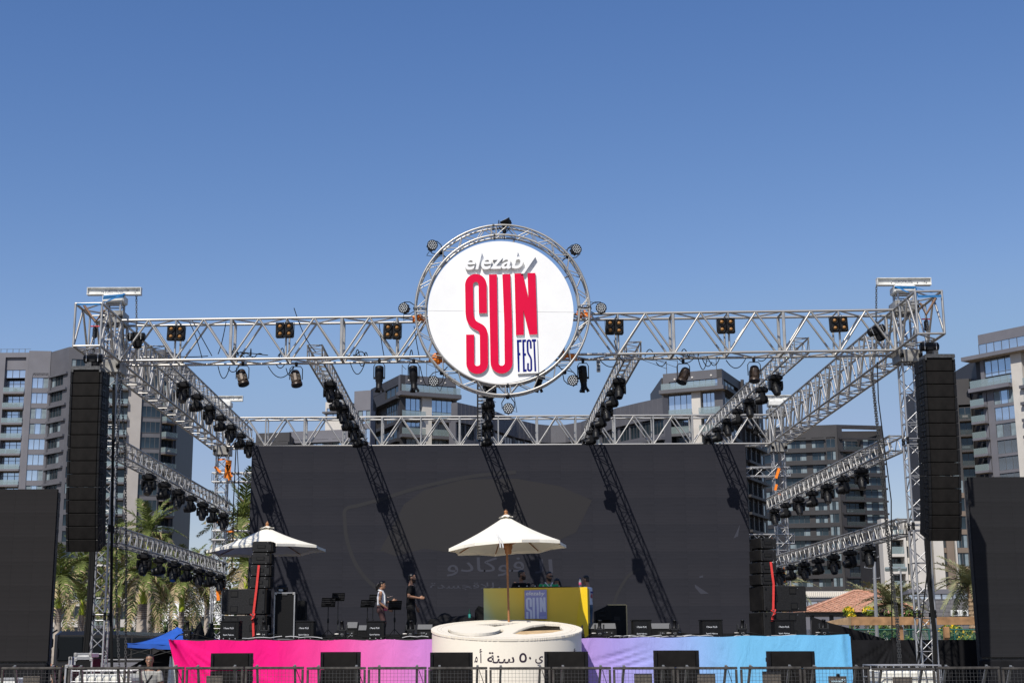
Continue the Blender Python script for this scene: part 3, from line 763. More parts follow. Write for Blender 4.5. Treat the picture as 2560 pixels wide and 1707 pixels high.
# ---------------------------------------------------------------- hanging line arrays
def line_array(label, x0, x1, ztop, Yf, side, n=14):
    w = x1 - x0; xc = (x0 + x1) / 2; d = .68; h = .288
    r = thing('line_array', label, 'speaker array', (xc, Yf, ztop), 'line arrays hanging at the front corners')
    f = MB(); f.bbox((xc - side * .02, Yf + .2, ztop + .05), (w * .93, .5, .09), .01)
    for x in (x0 + .05, x1 - .05): f.box((x, Yf + .2, ztop - .01), (.04, .5, .06))
    f.box((xc, Yf + .2, ztop + .15), (.1, .1, .14)); f.build('rigging_frame', STEEL, r)
    box = MB()
    prof = [(-w / 2, 0), (-w / 2, .12), (-w / 2 + .012, d), (w / 2 - .012, d), (w / 2, .12), (w / 2, 0)]
    z0, z1 = -h + .008, -.008
    box.loft([[V((x, y, z0)) for x, y in prof], [V((x, y, z1)) for x, y in prof]], True, False)
    bm = box.mesh('cabinet', CAB)
    gm = MB().bbox((0, -.008, -h / 2), (w - .13, .02, h - .016), .006).mesh('grille', GRILLE)
    fm = []
    for sg in (-1, 1):
        fl = MB()
        fl.bbox((sg * (w / 2 - .028), .0, -h / 2), (.052, .05, h - .012), .008); fl.box((sg * (w / 2 + .006), .08, -h * .2), (.012, .03, .06)); fl.box((sg * (w / 2 + .006), .08, -h * .8), (.012, .03, .06))
        fl.box((sg * (w / 2 - .005), .3, -h / 2), (.014, .04, h * .9))
        fl.box((sg * (w / 2 - .0), .16, -h * .5), (.02, .3, .03)); fm.append(fl.mesh('rigging_plate', BLKM))
    hm = MB().box((side * (w / 2 - .006), .27, -h * .5), (.016, .09, .08)).mesh('handle_pocket', mat('deep_black' + str(side), (.003, .003, .003), .9))
    p = V((xc, Yf, ztop)); tilt = .05
    angs = [0, 0, .005, .005, .005, .005, .005, .01, .012, .02, .03, .04, .055, .07]
    for k in range(n):
        tilt += angs[k]
        M = Matrix.Translation(p) @ Matrix.Rotation(tilt, 4, 'X')
        c = inst('cabinet', bm, r, M); inst('grille', gm, c, M); inst('rigging_plate', fm[0], c, M); inst('rigging_plate', fm[1], c, M); inst('handle_pocket', hm, c, M)
        p = p + (Matrix.Rotation(tilt, 3, 'X') @ V((0, 0, -h)))
        # keep the front edges hinged
    return r
zt = P(217, 926, 31.25).z
line_array('tall black line array speaker hanging at the left front corner', P(177, 926, 31.25).x, P(257, 926, 31.25).x, zt, 31.25, 1)
zt = P(2346, 896, 31.0).z
line_array('tall black line array speaker hanging at the right front corner', P(2307, 896, 31.0).x, P(2387, 896, 31.0).x, zt, 31.0, -1)
# ================================================================ stage
SZT = 1.63                                     # stage floor height
YS = 34.0
def wz(px, py, Y): return P(px, py, Y)
SXL, SXR = P(428, 1597, YS).x, P(2118, 1592, YS).x
st = thing('stage', 'long low concert stage with black deck', 'stage', ((SXL + SXR) / 2, 41, 0))
MB().box(((SXL + SXR) / 2, 41.3, SZT - .06), (SXR - SXL - .04, 14.4, .12)).build('deck', DECK, st)
mb = MB()
x = SXL + .3
while x < SXR:
    for y in (34.4, 37, 40, 43, 46): mb.tube((x, y, 0), (x, y, SZT - .12), .03, 6)
    x += 2.0
tag(mb.build('scaffold_legs', STEEL, st), kind='stuff')

def gradient_mat(name, stops, axis='X', rough=.8, lo=0., hi=1., bump=0., wave=None):
    """print colours running along object axis; stops: (pos, rgb)"""
    m = bpy.data.materials.new(name); m.use_nodes = True; nt = m.node_tree; b = nt.nodes['Principled BSDF']
    b.inputs['Roughness'].default_value = rough; b.inputs['Specular IOR Level'].default_value = .25
    tc = nt.nodes.new('ShaderNodeTexCoord'); sx = nt.nodes.new('ShaderNodeSeparateXYZ'); mr = nt.nodes.new('ShaderNodeMapRange')
    mr.inputs['From Min'].default_value = lo; mr.inputs['From Max'].default_value = hi
    rp = nt.nodes.new('ShaderNodeValToRGB'); e = rp.color_ramp.elements
    e[0].position, e[0].color = stops[0][0], (*stops[0][1], 1); e[1].position, e[1].color = stops[-1][0], (*stops[-1][1], 1)
    for p_, c in stops[1:-1]:
        q = e.new(p_); q.color = (*c, 1)
    nt.links.new(tc.outputs['Object'], sx.inputs[0]); nt.links.new(sx.outputs[axis], mr.inputs['Value'])
    nt.links.new(mr.outputs[0], rp.inputs[0]); nt.links.new(rp.outputs[0], b.inputs['Base Color'])
    nz = nt.nodes.new('ShaderNodeTexNoise'); nz.inputs['Scale'].default_value = 60; bp = nt.nodes.new('ShaderNodeBump')
    bp.inputs['Strength'].default_value = .25; bp.inputs['Distance'].default_value = .01
    nt.links.new(tc.outputs['Object'], nz.inputs['Vector']); nt.links.new(nz.outputs['Fac'], bp.inputs['Height']); nt.links.new(bp.outputs[0], b.inputs['Normal'])
    n3 = nt.nodes.new('ShaderNodeTexNoise'); n3.inputs['Scale'].default_value = 1.6; n3.inputs['Detail'].default_value = 5; n3.inputs['Distortion'].default_value = 1.2
    mp3 = nt.nodes.new('ShaderNodeMapping'); mp3.inputs['Scale'].default_value = (1.6, 1, .7); mp3.inputs['Rotation'].default_value = (0, .5, 0)
    b3 = nt.nodes.new('ShaderNodeBump'); b3.inputs['Strength'].default_value = .28; b3.inputs['Distance'].default_value = .12
    nt.links.new(tc.outputs['Object'], mp3.inputs[0]); nt.links.new(mp3.outputs[0], n3.inputs['Vector']); nt.links.new(n3.outputs['Fac'], b3.inputs['Height']); nt.links.new(b3.outputs[0], bp.inputs['Normal'])
    return m
def cloth(x0, x1, zt_f, zb_, y, fold, nx=120, nz=26):
    """hanging cloth sheet with folds; fold(u, w) gives the depth offset, zt_f(u) the top edge"""
    mb = MB(); vs = []; fs = []
    for j in range(nz + 1):
        for i in range(nx + 1):
            u, w = i / nx, j / nz; zt_ = zt_f(u)
            vs.append(V((lerp(x0, x1, u), y + fold(u, w), lerp(zt_, zb_, w))))
    for j in range(nz):
        for i in range(nx): a = j * (nx + 1) + i; fs.append((a, a + nx + 1, a + nx + 2, a + 1))
    return mb.add(vs, fs, True)
XD0, XD1 = P(1083, 1597, YS).x, P(1456, 1597, YS).x
PINKS = [(0, (.80, .0, .17)), (.40, (.82, .004, .20)), (.62, (.78, .06, .30)), (.8, (.68, .16, .46)), (1, (.50, .21, .56))]
BLUES = [(0, (.40, .26, .60)), (.12, (.36, .29, .66)), (.35, (.29, .38, .72)), (.6, (.16, .45, .71)), (1, (.14, .43, .70))]
def foldL(u, w):
    X = u * 6.2; d = 0
    d += -.05 * math.exp(-((X - .15 - w * .5) / .12) ** 2)
    for k, (a, s) in enumerate(((.55, .9), (1.0, 1.5), (1.6, 2.2), (2.3, 3.2))):
        d += -.07 * math.exp(-((X - .12 - w * 1.66 * a) / (.06 + .10 * w * a)) ** 2) * (1 - .25 * k)
    d += .012 * math.sin(X * 4.1 + 1) * w + .008 * math.sin(X * 9 + w * 2)
    return d
def topL(u): return SZT - .02 + .012 * math.sin(u * 40) + (.01 if random.random() < .1 else 0) + .02 * (u < .02)
mb = cloth(SXL - .05, XD0 + .03, topL, .02, YS - .06, foldL, 200, 30)
# the cloth wraps slanting round the left end: pinch its lower corner
for p in mb.v:
    if p.x < SXL + 1.2: p.x += .28 * (1 - (p.x - SXL + .05) / 1.25) * min(1, (SZT - p.z) / 1.0)
tag(mb.build('stage_skirt', gradient_mat('pink_print', PINKS, lo=SXL, hi=XD0)), 'hot pink fabric skirt fading to lilac on the left half of the stage front', 'stage skirt')
def foldR(u, w):
    X = u * 6.2; d = 0
    for k, (a, s) in enumerate(((.25, 1), (.55, 1), (.95, 1))):
        d += .05 * math.exp(-((w * 1.66 - .55 - k * .16 - (X - .3) * -.28) / .035) ** 2) * math.exp(-((X - .8 - k * .2) / .5) ** 2)
    d += -.05 * math.exp(-((X - 6.0 - w * .1) / .08) ** 2) + .01 * math.sin(X * 3 + 2) * w + .006 * math.sin(X * 8 + w)
    return d
mb = cloth(XD1 - .03, SXR + .03, lambda u: SZT + .0 + .07 * u + .010 * math.sin(u * 33), .02, YS - .06, foldR, 200, 30)
tag(mb.build('stage_skirt', gradient_mat('blue_print', BLUES, lo=XD1, hi=SXR)), 'fabric skirt fading from lilac to sky blue on the right half of the stage front', 'stage skirt')
mb = MB(); mb.quad((SXR + .03, YS - .05, 1.69), (SXR + .09, YS + 3, 1.66), (SXR + .12, YS + 3, 0), (SXR + .05, YS - .05, 0))
mb.prism([(SXR + .0, YS - .07, 1.69), (SXR + .05, YS - .09, 1.66), (SXR + .07, YS - .075, .0), (SXR - .02, YS - .07, .0)], (0, .02, 0))
tag(mb.build('stage_skirt', gradient_mat('blue_end_print', [(0, (.14, .43, .70)), (1, (.12, .38, .66))], lo=0, hi=1)), 'sky blue end flap of the stage skirt wrapped round the right corner', 'stage skirt')
mb = MB(); mb.add([P(430, 1612, 33.97), P(429, 1707, 34.6), P(446, 1720, 34.0), P(440, 1680, 33.98)], [(0, 1, 2, 3)])
mb.add([P(425, 1640, 35), P(417, 1720, 35), P(432, 1720, 34.62), P(428, 1640, 34.3)], [(0, 1, 2, 3)])
tag(mb.build('stage_skirt', WHITEW), 'white lining of the pink skirt showing at the left end of the stage', 'stage skirt')

# ---------------------------------------------------------------- big LED screen
YL = 47.25
def led_material(name, base, lighter, stripe=.12, ghost=True):
    m = bpy.data.materials.new(name); m.use_nodes = True; nt = m.node_tree; b = nt.nodes['Principled BSDF']
    b.inputs['Roughness'].default_value = .85; b.inputs['Specular IOR Level'].default_value = .04
    tc = nt.nodes.new('ShaderNodeTexCoord'); nz = nt.nodes.new('ShaderNodeTexNoise'); nz.inputs['Scale'].default_value = .35; nz.inputs['Detail'].default_value = 3
    mp = nt.nodes.new('ShaderNodeMapping'); mp.inputs['Scale'].default_value = (.8, 1, 60)
    n2 = nt.nodes.new('ShaderNodeTexNoise'); n2.inputs['Scale'].default_value = .6; n2.inputs['Detail'].default_value = 2
    nt.links.new(tc.outputs['Object'], nz.inputs['Vector']); nt.links.new(tc.outputs['Object'], mp.inputs[0]); nt.links.new(mp.outputs[0], n2.inputs['Vector'])
    mx = nt.nodes.new('ShaderNodeMix'); mx.data_type = 'RGBA'; mx.inputs['A'].default_value = (*base, 1); mx.inputs['B'].default_value = (*lighter, 1)
    r = nt.nodes.new('ShaderNodeMapRange'); r.inputs['From Min'].default_value = .35; r.inputs['From Max'].default_value = .65
    nt.links.new(nz.outputs['Fac'], r.inputs['Value']); nt.links.new(r.outputs[0], mx.inputs['Factor'])
    hs = nt.nodes.new('ShaderNodeMix'); hs.data_type = 'RGBA'; hs.blend_type = 'MULTIPLY'; hs.inputs['Factor'].default_value = 1
    r2 = nt.nodes.new('ShaderNodeMapRange'); r2.inputs['From Min'].default_value = .3; r2.inputs['From Max'].default_value = .7; r2.inputs['To Min'].default_value = 1 - stripe; r2.inputs['To Max'].default_value = 1 + stripe
    nt.links.new(n2.outputs['Fac'], r2.inputs['Value']); nt.links.new(mx.outputs['Result'], hs.inputs['A']); nt.links.new(r2.outputs[0], hs.inputs['B'])
    nt.links.new(hs.outputs['Result'], b.inputs['Base Color'])
    return m
LED = led_material('led_panel', (.0250, .0258, .0325), (.0320, .0318, .0385))
LEDG = mat('led_ghost_light', (.043, .045, .060), .75, spec=.2)  # faint glow of the displayed picture, put into a lighter base colour
LEDW = mat('led_ghost_brown', (.0270, .0268, .0300), .75, spec=.2)
x0, x1 = P(630, 1114, YL).x, P(1863, 1111, YL).x
zt_, zb_ = P(1246, 1112, YL).z, SZT + .22
scr = thing('led_screen', 'huge dark LED video wall at the back of the stage striped by truss shadows', 'video screen', ((x0 + x1) / 2, YL, zb_))
nxp, nzp = 16, 7; pw, ph = (x1 - x0) / nxp, (zt_ - zb_) / nzp
pm_ = MB().box((0, 0, 0), (pw - .0012, .08, ph - .0012)).mesh('led_panel', LED)
for i in range(nxp):
    for j in range(nzp):
        inst('led_panel', pm_, scr, Matrix.Translation((x0 + pw * (i + .5), YL + .04 + random.uniform(-.0015, .0015), zb_ + ph * (j + .5))))
MB().box(((x0 + x1) / 2, YL + .16, (zt_ + zb_) / 2), (x1 - x0 - .1, .14, zt_ - zb_ - .1)).build('rear_frame', BLKM, scr)
yg = YL - .004
AR1 = '\uFEED\uFEA9\uFE8E\uFEDB\uFEEE\uFED3'      # visual order, left to right: waw dal alef kaf waw feh
def arab(body, xa, xb, ya, yb, m, par):
    A, B = P(xa, yb, yg), P(xb, ya, yg)
    put_text('ghost_lettering', body, m, par, A.x, B.x, A.z, yg, B.z, offset=.006)
arab(AR1, 1117, 1310, 1392, 1440, LEDG, scr)
arab('\uFEDF\uFE8D', 1338, 1382, 1397, 1432, LEDG, scr)
arab('\uFE93\uFEAA\uFEB4\uFEA0\uFED7\uFEFC\uFEDF', 1075, 1235, 1455, 1474, LEDG, scr)
arab('\uFEF0\uFEE0\uFEED', 1245, 1330, 1456, 1474, LEDG, scr)
# faint swirl outline of the picture on the screen
sw = MB()
def ghost_path(pts, w, m_, n=40):
    pl = []
    for k in range(len(pts) - 1):
        p0, p1, p2, p3 = pts[max(k - 1, 0)], pts[k], pts[k + 1], pts[min(k + 2, len(pts) - 1)]
        for t in [q / 8 for q in range(8)]:
            pl.append(tuple(.5 * ((2 * p1[i]) + (-p0[i] + p2[i]) * t + (2 * p0[i] - 5 * p1[i] + 4 * p2[i] - p3[i]) * t * t + (-p0[i] + 3 * p1[i] - 3 * p2[i] + p3[i]) * t ** 3) for i in (0, 1)))
    pl.append(pts[-1])
    o = stroke(pl, w); n_ = len(pl)
    vs = [P(x, y, yg) for x, y in o]
    sw.add(vs, [(i, i + 1, 2 * n_ - 2 - i, 2 * n_ - 1 - i) for i in range(n_ - 1)], False)
ghost_path([(1290, 1180), (1180, 1190), (1060, 1215), (960, 1245), (900, 1262), (865, 1272), (862, 1300), (868, 1350), (890, 1410), (930, 1460), (1000, 1510)], 9, LEDW)
ghost_path([(1300, 1560), (1440, 1560), (1520, 1530), (1545, 1480), (1570, 1440), (1600, 1420)], 7, LEDW)
sw.build('ghost_outline', LEDW, scr)
gb = MB()
gb.add([P(x, y, YL - .002) for x, y in ((985, 1310), (1010, 1260), (1060, 1225), (1160, 1198), (1290, 1196), (1400, 1215), (1480, 1250), (1440, 1330), (1330, 1380), (1180, 1390), (1060, 1370), (990, 1390), (950, 1375))], [tuple(range(13))])
gb.build('ghost_shape', mat('led_ghost_dark', (.0265, .0255, .0278), .75, spec=.2), scr)
gb = MB()
for pl in (((1737, 1460), (1772, 1483), (1752, 1484), (1738, 1468)), ((1748, 1440), (1758, 1437), (1757, 1443), (1749, 1444)), ((1834, 1345), (1850, 1310), (1845, 1340))):
    gb.add([P(x, y, yg) for x, y in pl], [tuple(range(len(pl)))])
gb.build('ghost_glint', LEDG, scr)
MB().box(((x0 + x1) / 2, YL + .1, SZT + .11), (x1 - x0, .3, .22)).build('base_drape', DRAPE, scr)

# short support trusses beside the screen
def stub(label, x0, x1, z, y, h=.3):
    r = thing('support_truss', label, 'truss', (x0, y, z))
    sq_truss(r, [(x0, y, z), (x0, y, z + h), (x0, y + .3, z + h), (x0, y + .3, z)], [(x1, y, z), (x1, y, z + h), (x1, y + .3, z + h), (x1, y + .3, z)], .33, .024, .011, ALU2, one_mesh=False)
stub('short horizontal truss joining the left back tower to the screen, upper one', P(530, 1200, 47.8).x, P(640, 1200, 47.8).x, P(580, 1204, 47.8).z, 47.75)
stub('short horizontal truss joining the left back tower to the screen, lower one', P(530, 1345, 47.8).x, P(640, 1345, 47.8).x, P(580, 1349, 47.8).z, 47.75)
stub('short horizontal truss joining the right back tower to the screen, upper one', P(1855, 1185, 47.8).x, P(1975, 1185, 47.8).x, P(1900, 1190, 47.8).z, 47.75)
stub('short horizontal truss joining the right back tower to the screen, lower one', P(1855, 1350, 47.8).x, P(1985, 1350, 47.8).x, P(1900, 1358, 47.8).z, 47.75)
def strapbits(label, segs, Y=47.6):
    mb = MB()
    for a, b, w in segs:
        A, B = P(*a, Y), P(*b, Y); u = (B - A).normalized(); n = V((-u.z, 0, u.x)) * w / 2
        mb.prism([A - n, B - n, B + n, A + n], (0, .02, 0))
    tag(mb.build('orange_sling', ORANGE, None, P(*segs[0][0], Y)), label, 'sling')
strapbits('bunched orange webbing on the left back tower above the upper stub truss', [((536, 1166), (552, 1180), .08), ((567, 1195), (572, 1150), .2), ((564, 1178), (580, 1192), .1), ((570, 1160), (575, 1200), .12), ((544, 1149), (563, 1147), .05)])
strapbits('orange webbing halfway down the left back tower', [((540, 1298), (558, 1322), .06), ((541, 1302), (560, 1308), .06), ((566, 1328), (584, 1328), .05)])
strapbits('orange webbing low on the left back tower behind the speaker stack', [((534, 1454), (546, 1470), .07), ((543, 1468), (546, 1500), .1), ((558, 1450), (560, 1475), .1), ((545, 1478), (553, 1485), .06)])
strapbits('orange webbing on the right back tower', [((1940, 1195), (1948, 1170), .09), ((1942, 1210), (1938, 1225), .08), ((1948, 1230), (1950, 1238), .08), ((1928, 1345), (1932, 1350), .08), ((1958, 1410), (1962, 1455), .07)])

# ---------------------------------------------------------------- speaker boxes
def rot_z(a): return Matrix.Rotation(a, 3, 'Z')
CABS = mat('side_fill_paint', (.017, .017, .018), .6, 0, .25, 30, .25, spec=.2)
POCKET = mat('handle_pocket', (.004, .004, .004), .8)
def side_box(px0, px1, py0, py1, Y, depth, label, group, face=1, handles=((.5, .45),), rz=0., hs=(.2, .09), name='speaker_box', gw=.09):
    """speaker cabinet seen from its side; face=+1: grille towards +x"""
    A, B = P(px0, py1, Y), P(px1, py0, Y); w, h = B.x - A.x, B.z - A.z; c = V(((A.x + B.x) / 2, Y + depth / 2, A.z))
    r = thing(name, label, 'speaker', c, group); R = rot_z(rz); mid = c + V((0, 0, h / 2))
    MB().bbox(mid, (w, depth, h - .008), .014, R).build('cabinet', CABS, r)
    MB().bbox(mid + R @ V((face * (w / 2 + .02), 0, 0)), (.045, depth * .94, h - .03), .008, R).build('grille', GRILLE, r)
    for u, v in handles:
        q = mid + R @ V(((u - .5) * w, -depth / 2, (v - .5) * h)); k = MB()
        k.bbox(q + R @ V((0, -.002, 0)), (hs[0] * 1.25, .012, hs[1] * 1.4), .004, R); o = k.build('handle_frame', BLK, r)
        MB().box(q + R @ V((0, -.0095, 0)), (hs[0], .004, hs[1]), R).build('handle_recess', POCKET, o)
    for v in (.12, .88): MB().bbox(mid + R @ V((face * (w / 2 - .05), -depth / 2 - .008, (v - .5) * h)), (.04, .02, .05), .004, R).build('rigging_latch', BLKM, r)
    sc = MB()
    for u in (.06, .8):
        for v in (.1, .9): sc.lathe(mid + R @ V(((u - .5) * w, -depth / 2 - .002, (v - .5) * h)), [(.008, 0), (.008, .003)], 6, R @ V((0, -1, 0)))
    tag(sc.build('screws', ALU2, r), kind='stuff')
YP = 36.0
for i, (a, b, c, d) in enumerate(((630, 679, 1352, 1380), (628, 675, 1381, 1410), (626, 674, 1411, 1440), (623, 672, 1441, 1470))):
    side_box(a, b, c, d, YP, .5, f'small black speaker box, {ORD[i]} from top of the left stage stack', 'small boxes of the side fill stacks', 1, ((.48, .5),), .0, (.17, .06))
for i, (c, d) in enumerate(((1471, 1535), (1537, 1600))):
    side_box(553, 663, c, d, YP, .8, ('upper' if i == 0 else 'lower') + ' large black subwoofer under the left stage stack', 'large subwoofers of the side fill stacks', 1, ((.29, .8), (.29, .2), (.73, .5)), 0, (.15, .12), 'subwoofer_box')
for i, (c, d) in enumerate(((1343, 1371), (1373, 1402), (1404, 1433), (1434, 1462))):
    side_box(1893, 1935, c, d, YP, .55, f'small black speaker box, {ORD[i]} from top of the right stage stack', 'small boxes of the side fill stacks', -1, ((.44, .5),), .30, (.17, .06))
for i, (c, d) in enumerate(((1463, 1527), (1529, 1597))):
    side_box(1898, 2010, c, d, YP, .8, ('upper' if i == 0 else 'lower') + ' large black subwoofer under the right stage stack', 'large subwoofers of the side fill stacks', -1, ((.68, .8), (.24, .5), (.7, .2)), .24, (.15, .12), 'subwoofer_box')
def strap2(label, pts, Y, w=.055):
    mb = MB(); pts = [P(x, y, Y) for x, y in pts]
    for a, b in zip(pts, pts[1:]):
        u = (b - a).normalized(); n = V((-u.z, 0, u.x)) * w / 2; mb.prism([a - n, b - n, b + n, a + n], (0, .008, 0))
    o = tag(mb.build('ratchet_strap', REDSTRAP, None, pts[0]), label, 'strap')
    q = pts[-2]; MB().bbox(q + V((0, -.02, .03)), (.09, .06, .16), .015).build('ratchet', STEEL, o)
    MB().path([q + V((-.06, -.04, .1)), q + V((.05, -.05, .02)), q + V((-.03, -.04, -.05)), q + V((.06, -.03, .12))], .022, 5).build('loose_end', REDSTRAP, o)
strap2('long red ratchet strap down the front of the left stage stack', [(647, 1412), (641, 1470), (632, 1545), (634, 1595)], YP - .06)
strap2('faded red ratchet strap down the front of the right stage stack', [(1927, 1404), (1934, 1460), (1933, 1535), (1930, 1556)], YP - .2)

# flight case left of stage, cases and clutter at the back
A, B = P(683, 1597, 36.5), P(738, 1480, 36.5); r = thing('rack_case', 'tall black rack case with silver edges right of the left speaker stack', 'flight case', ((A.x + B.x) / 2, 36.8, SZT))
w, h = B.x - A.x, B.z - SZT; c = V(((A.x + B.x) / 2, 36.8, SZT + h / 2))
MB().bbox(c, (w - .02, .6, h - .02), .01).build('body', CAB, r)
for x in (-1, 1):
    MB().box(c + V((x * (w / 2 - .012), -.3, 0)), (.03, .03, h)).build('edge_trim', ALU2, r)
for z in (-1, 1): MB().box(c + V((0, -.3, z * (h / 2 - .012))), (w - .06, .03, .025)).build('edge_trim', ALU2, r)
for x in (-1, 1): MB().bbox(c + V((x * (w / 2 - .03), -.31, h / 2 - .03)), (.07, .03, .07), .01).build('corner_cap', ALU, r)
MB().bbox(c + V((0, -.31, h / 2 - .05)), (.14, .02, .05), .008).build('latch', STEEL, r)
pt = V((c.x - .1, 36.75, SZT + h)); r = thing('spare_lamp', 'black lamp lying on top of the tall rack case', 'stage light', pt)
MB().bbox(pt + V((0, 0, .1)), (.28, .25, .17), .05).build('housing', BLK, r); MB().path([pt + V((-.13, -.05, .05)), pt + V((-.12, -.05, .2)), pt + V((.12, -.05, .2)), pt + V((.13, -.05, .05))], .012, 6).build('bracket', BLKM, r)
MB().box(pt + V((-.02, -.13, .06)), (.1, .006, .05)).build('sticker', WHITEW, r)
def plain_case(name, label, cat, x0_, x1_, y0_, y1_, Y, d=.5, m=CAB, trim=None):
    A, B = P(x0_, y1_, Y), P(x1_, y0_, Y); zb2 = max(SZT, A.z) if y1_ < 1590 else SZT
    c = V(((A.x + B.x) / 2, Y + d / 2, (zb2 + B.z) / 2)); r = thing(name, label, cat, (c.x, c.y, zb2)); w, h = B.x - A.x, B.z - zb2
    MB().bbox(c, (w, d, h), .015).build('body', m, r)
    MB().box(c + V((0, -d / 2 - .004, h * .1)), (w * .3, .012, h * .12)).build('handle', BLKM, r)
    if trim:
        MB().box(c + V((w / 2, -d / 2, 0)), (.03, .03, h)).build('edge_trim', trim, r); MB().box(c + V((0, -d / 2, h / 2)), (w - .03, .03, .03)).build('edge_trim', trim, r)
    return r
plain_case('amplifier_case', 'black amplifier case beside the rack case at stage left', 'flight case', 735, 763, 1500, 1600, 38.2)
plain_case('equipment_case', 'open dark case with gilt edge behind the wedges right of the yellow booth', 'flight case', 1520, 1566, 1511, 1600, 39.0, .5, CAB, mat('gilt_edge', (.45, .36, .2), .4, .5))
plain_case('monitor_subwoofer', 'black monitor box right of the yellow booth carrying a tilted speaker', 'speaker', 1490, 1553, 1549, 1600, 37.5, .6)
plain_case('road_case', 'low black road case lying behind the drum shaped planter at left', 'flight case', 1074, 1110, 1546, 1600, 38.4, .6)
A = P(1489, 1549, 37.3); B = P(1527, 1512, 37.3); r = thing('drum_fill_speaker', 'tilted black monitor speaker standing on the box right of the booth', 'speaker', (A.x, 37.3, A.z))
MB().prism([A, V((B.x, 37.3, A.z)), V((B.x, 37.3, B.z - .02)), V((B.x - .06, 37.3, B.z)), V((A.x + .0, 37.3, A.z + .22))], (0, .5, 0)).build('cabinet', CAB, r)
for z in (.10, .22): MB().bbox(V((lerp(A.x, B.x, .45), 37.295, A.z + z)), (.16, .02, .05), .008).build('handle_recess', POCKET, r)
A = P(1187, 1551, 38.); B = P(1209, 1513, 38.); r = thing('wedge_monitor', 'black monitor speaker standing on end left of the yellow booth', 'speaker', (A.x, 38., A.z))
MB().prism([V((A.x, 38., SZT)), V((B.x + .1, 38., SZT)), V((B.x + .1, 38., B.z - .1)), V((A.x + .1, 38., B.z)), V((A.x, 38., B.z - .13))], (0, .45, 0)).build('cabinet', CAB, r)
MB().bbox(V((A.x + .16, 37.995, SZT + .35)), (.12, .02, .05), .008).build('handle_recess', POCKET, r)
p = P(1128, 1540, 38.4); r = thing('drape_bundle', 'heap of black cloth on the stage behind the cream drum', 'cloth', p)
mb = MB(); 
for k in range(7): mb.ball(p + V((random.uniform(-.5, .4), random.uniform(-.1, .2), random.uniform(-.3, -.12))), (random.uniform(.2, .4), .25, random.uniform(.12, .3)), 8, 6)
mb.build('cloth', DRAPE, r)
p = P(1174, 1546, 37.5); r = thing('glass_bottle', 'green label bottle on the case behind the cream drum', 'bottle', p)
MB().lathe(p, [(.035, 0), (.035, .14), (.014, .2), (.014, .25)], 10).build('glass', mat('green_glass', (.01, .05, .03), .15), r)
MB().lathe(p + V((0, 0, .03)), [(.0365, 0), (.0365, .09)], 10, cap=False).build('bottle_label', mat('teal_label', (.05, .35, .30), .5), r)

# wedges along the front edge
WEDGE_TOP = mat('wedge_grille', (.125, .125, .125), .75, 0, .12, 90)
def wedge(label, px0, px1, py0, py1, Y=35.5, lip=.38, conn=True):
    A, B = P(px0, 1597, Y), P(px1, py0, Y); w = B.x - A.x; c = (A.x + B.x) / 2; r = thing('floor_wedge', label, 'speaker', (c, Y, SZT), 'floor wedge monitors along the stage front')
    h = B.z - SZT; h1 = h * (1 - lip)
    prof = [(0, 0), (0, h1), (.22, h), (.5, h * .75), (.5, 0)]
    mb = MB(); mb.loft([[V((x, Y + y, SZT + z)) for y, z in prof] for x in (A.x, B.x)], True, False); mb.build('cabinet', CAB, r)
    MB().prism([V((A.x + .015, Y - .006, SZT + h1 + .01)), V((B.x - .015, Y - .006, SZT + h1 + .01)), V((B.x - .015, Y + .205, SZT + h - .005)), V((A.x + .015, Y + .205, SZT + h - .005))], (0, -.012, .008)).build('grille', WEDGE_TOP, r)
    if conn:
        q = MB(); q.bbox((B.x - .2, Y - .004, SZT + h1 * .45), (.26, .012, h1 * .7), .004); o = q.build('connector_panel', POCKET, r)
        k = MB()
        for i in range(7): k.lathe((B.x - .2 + random.uniform(-.09, .09), Y - .01, SZT + h1 * (.45 + random.uniform(-.25, .25))), [(.016, 0), (.016, .012)], 8, (0, -1, 0))
        tag(k.build('sockets', ALU2, o), kind='stuff')
wedge('grey topped floor wedge left of the woman, larger of two side by side', 865, 894, 1554, 1597, 35.9)
wedge('short grey topped floor wedge touching the third lettered box', 894, 917, 1562, 1597, 35.3, .4, False)
wedge('grey topped floor wedge at the left edge of the cream drum', 1042, 1082, 1560, 1597)
wedge('grey topped floor wedge at the right edge of the cream drum', 1467, 1541, 1557, 1597, 35.6, .4, True)
wedge('grey topped floor wedge right of the fourth lettered box', 1629, 1678, 1557, 1597, 35.6, .4, True)

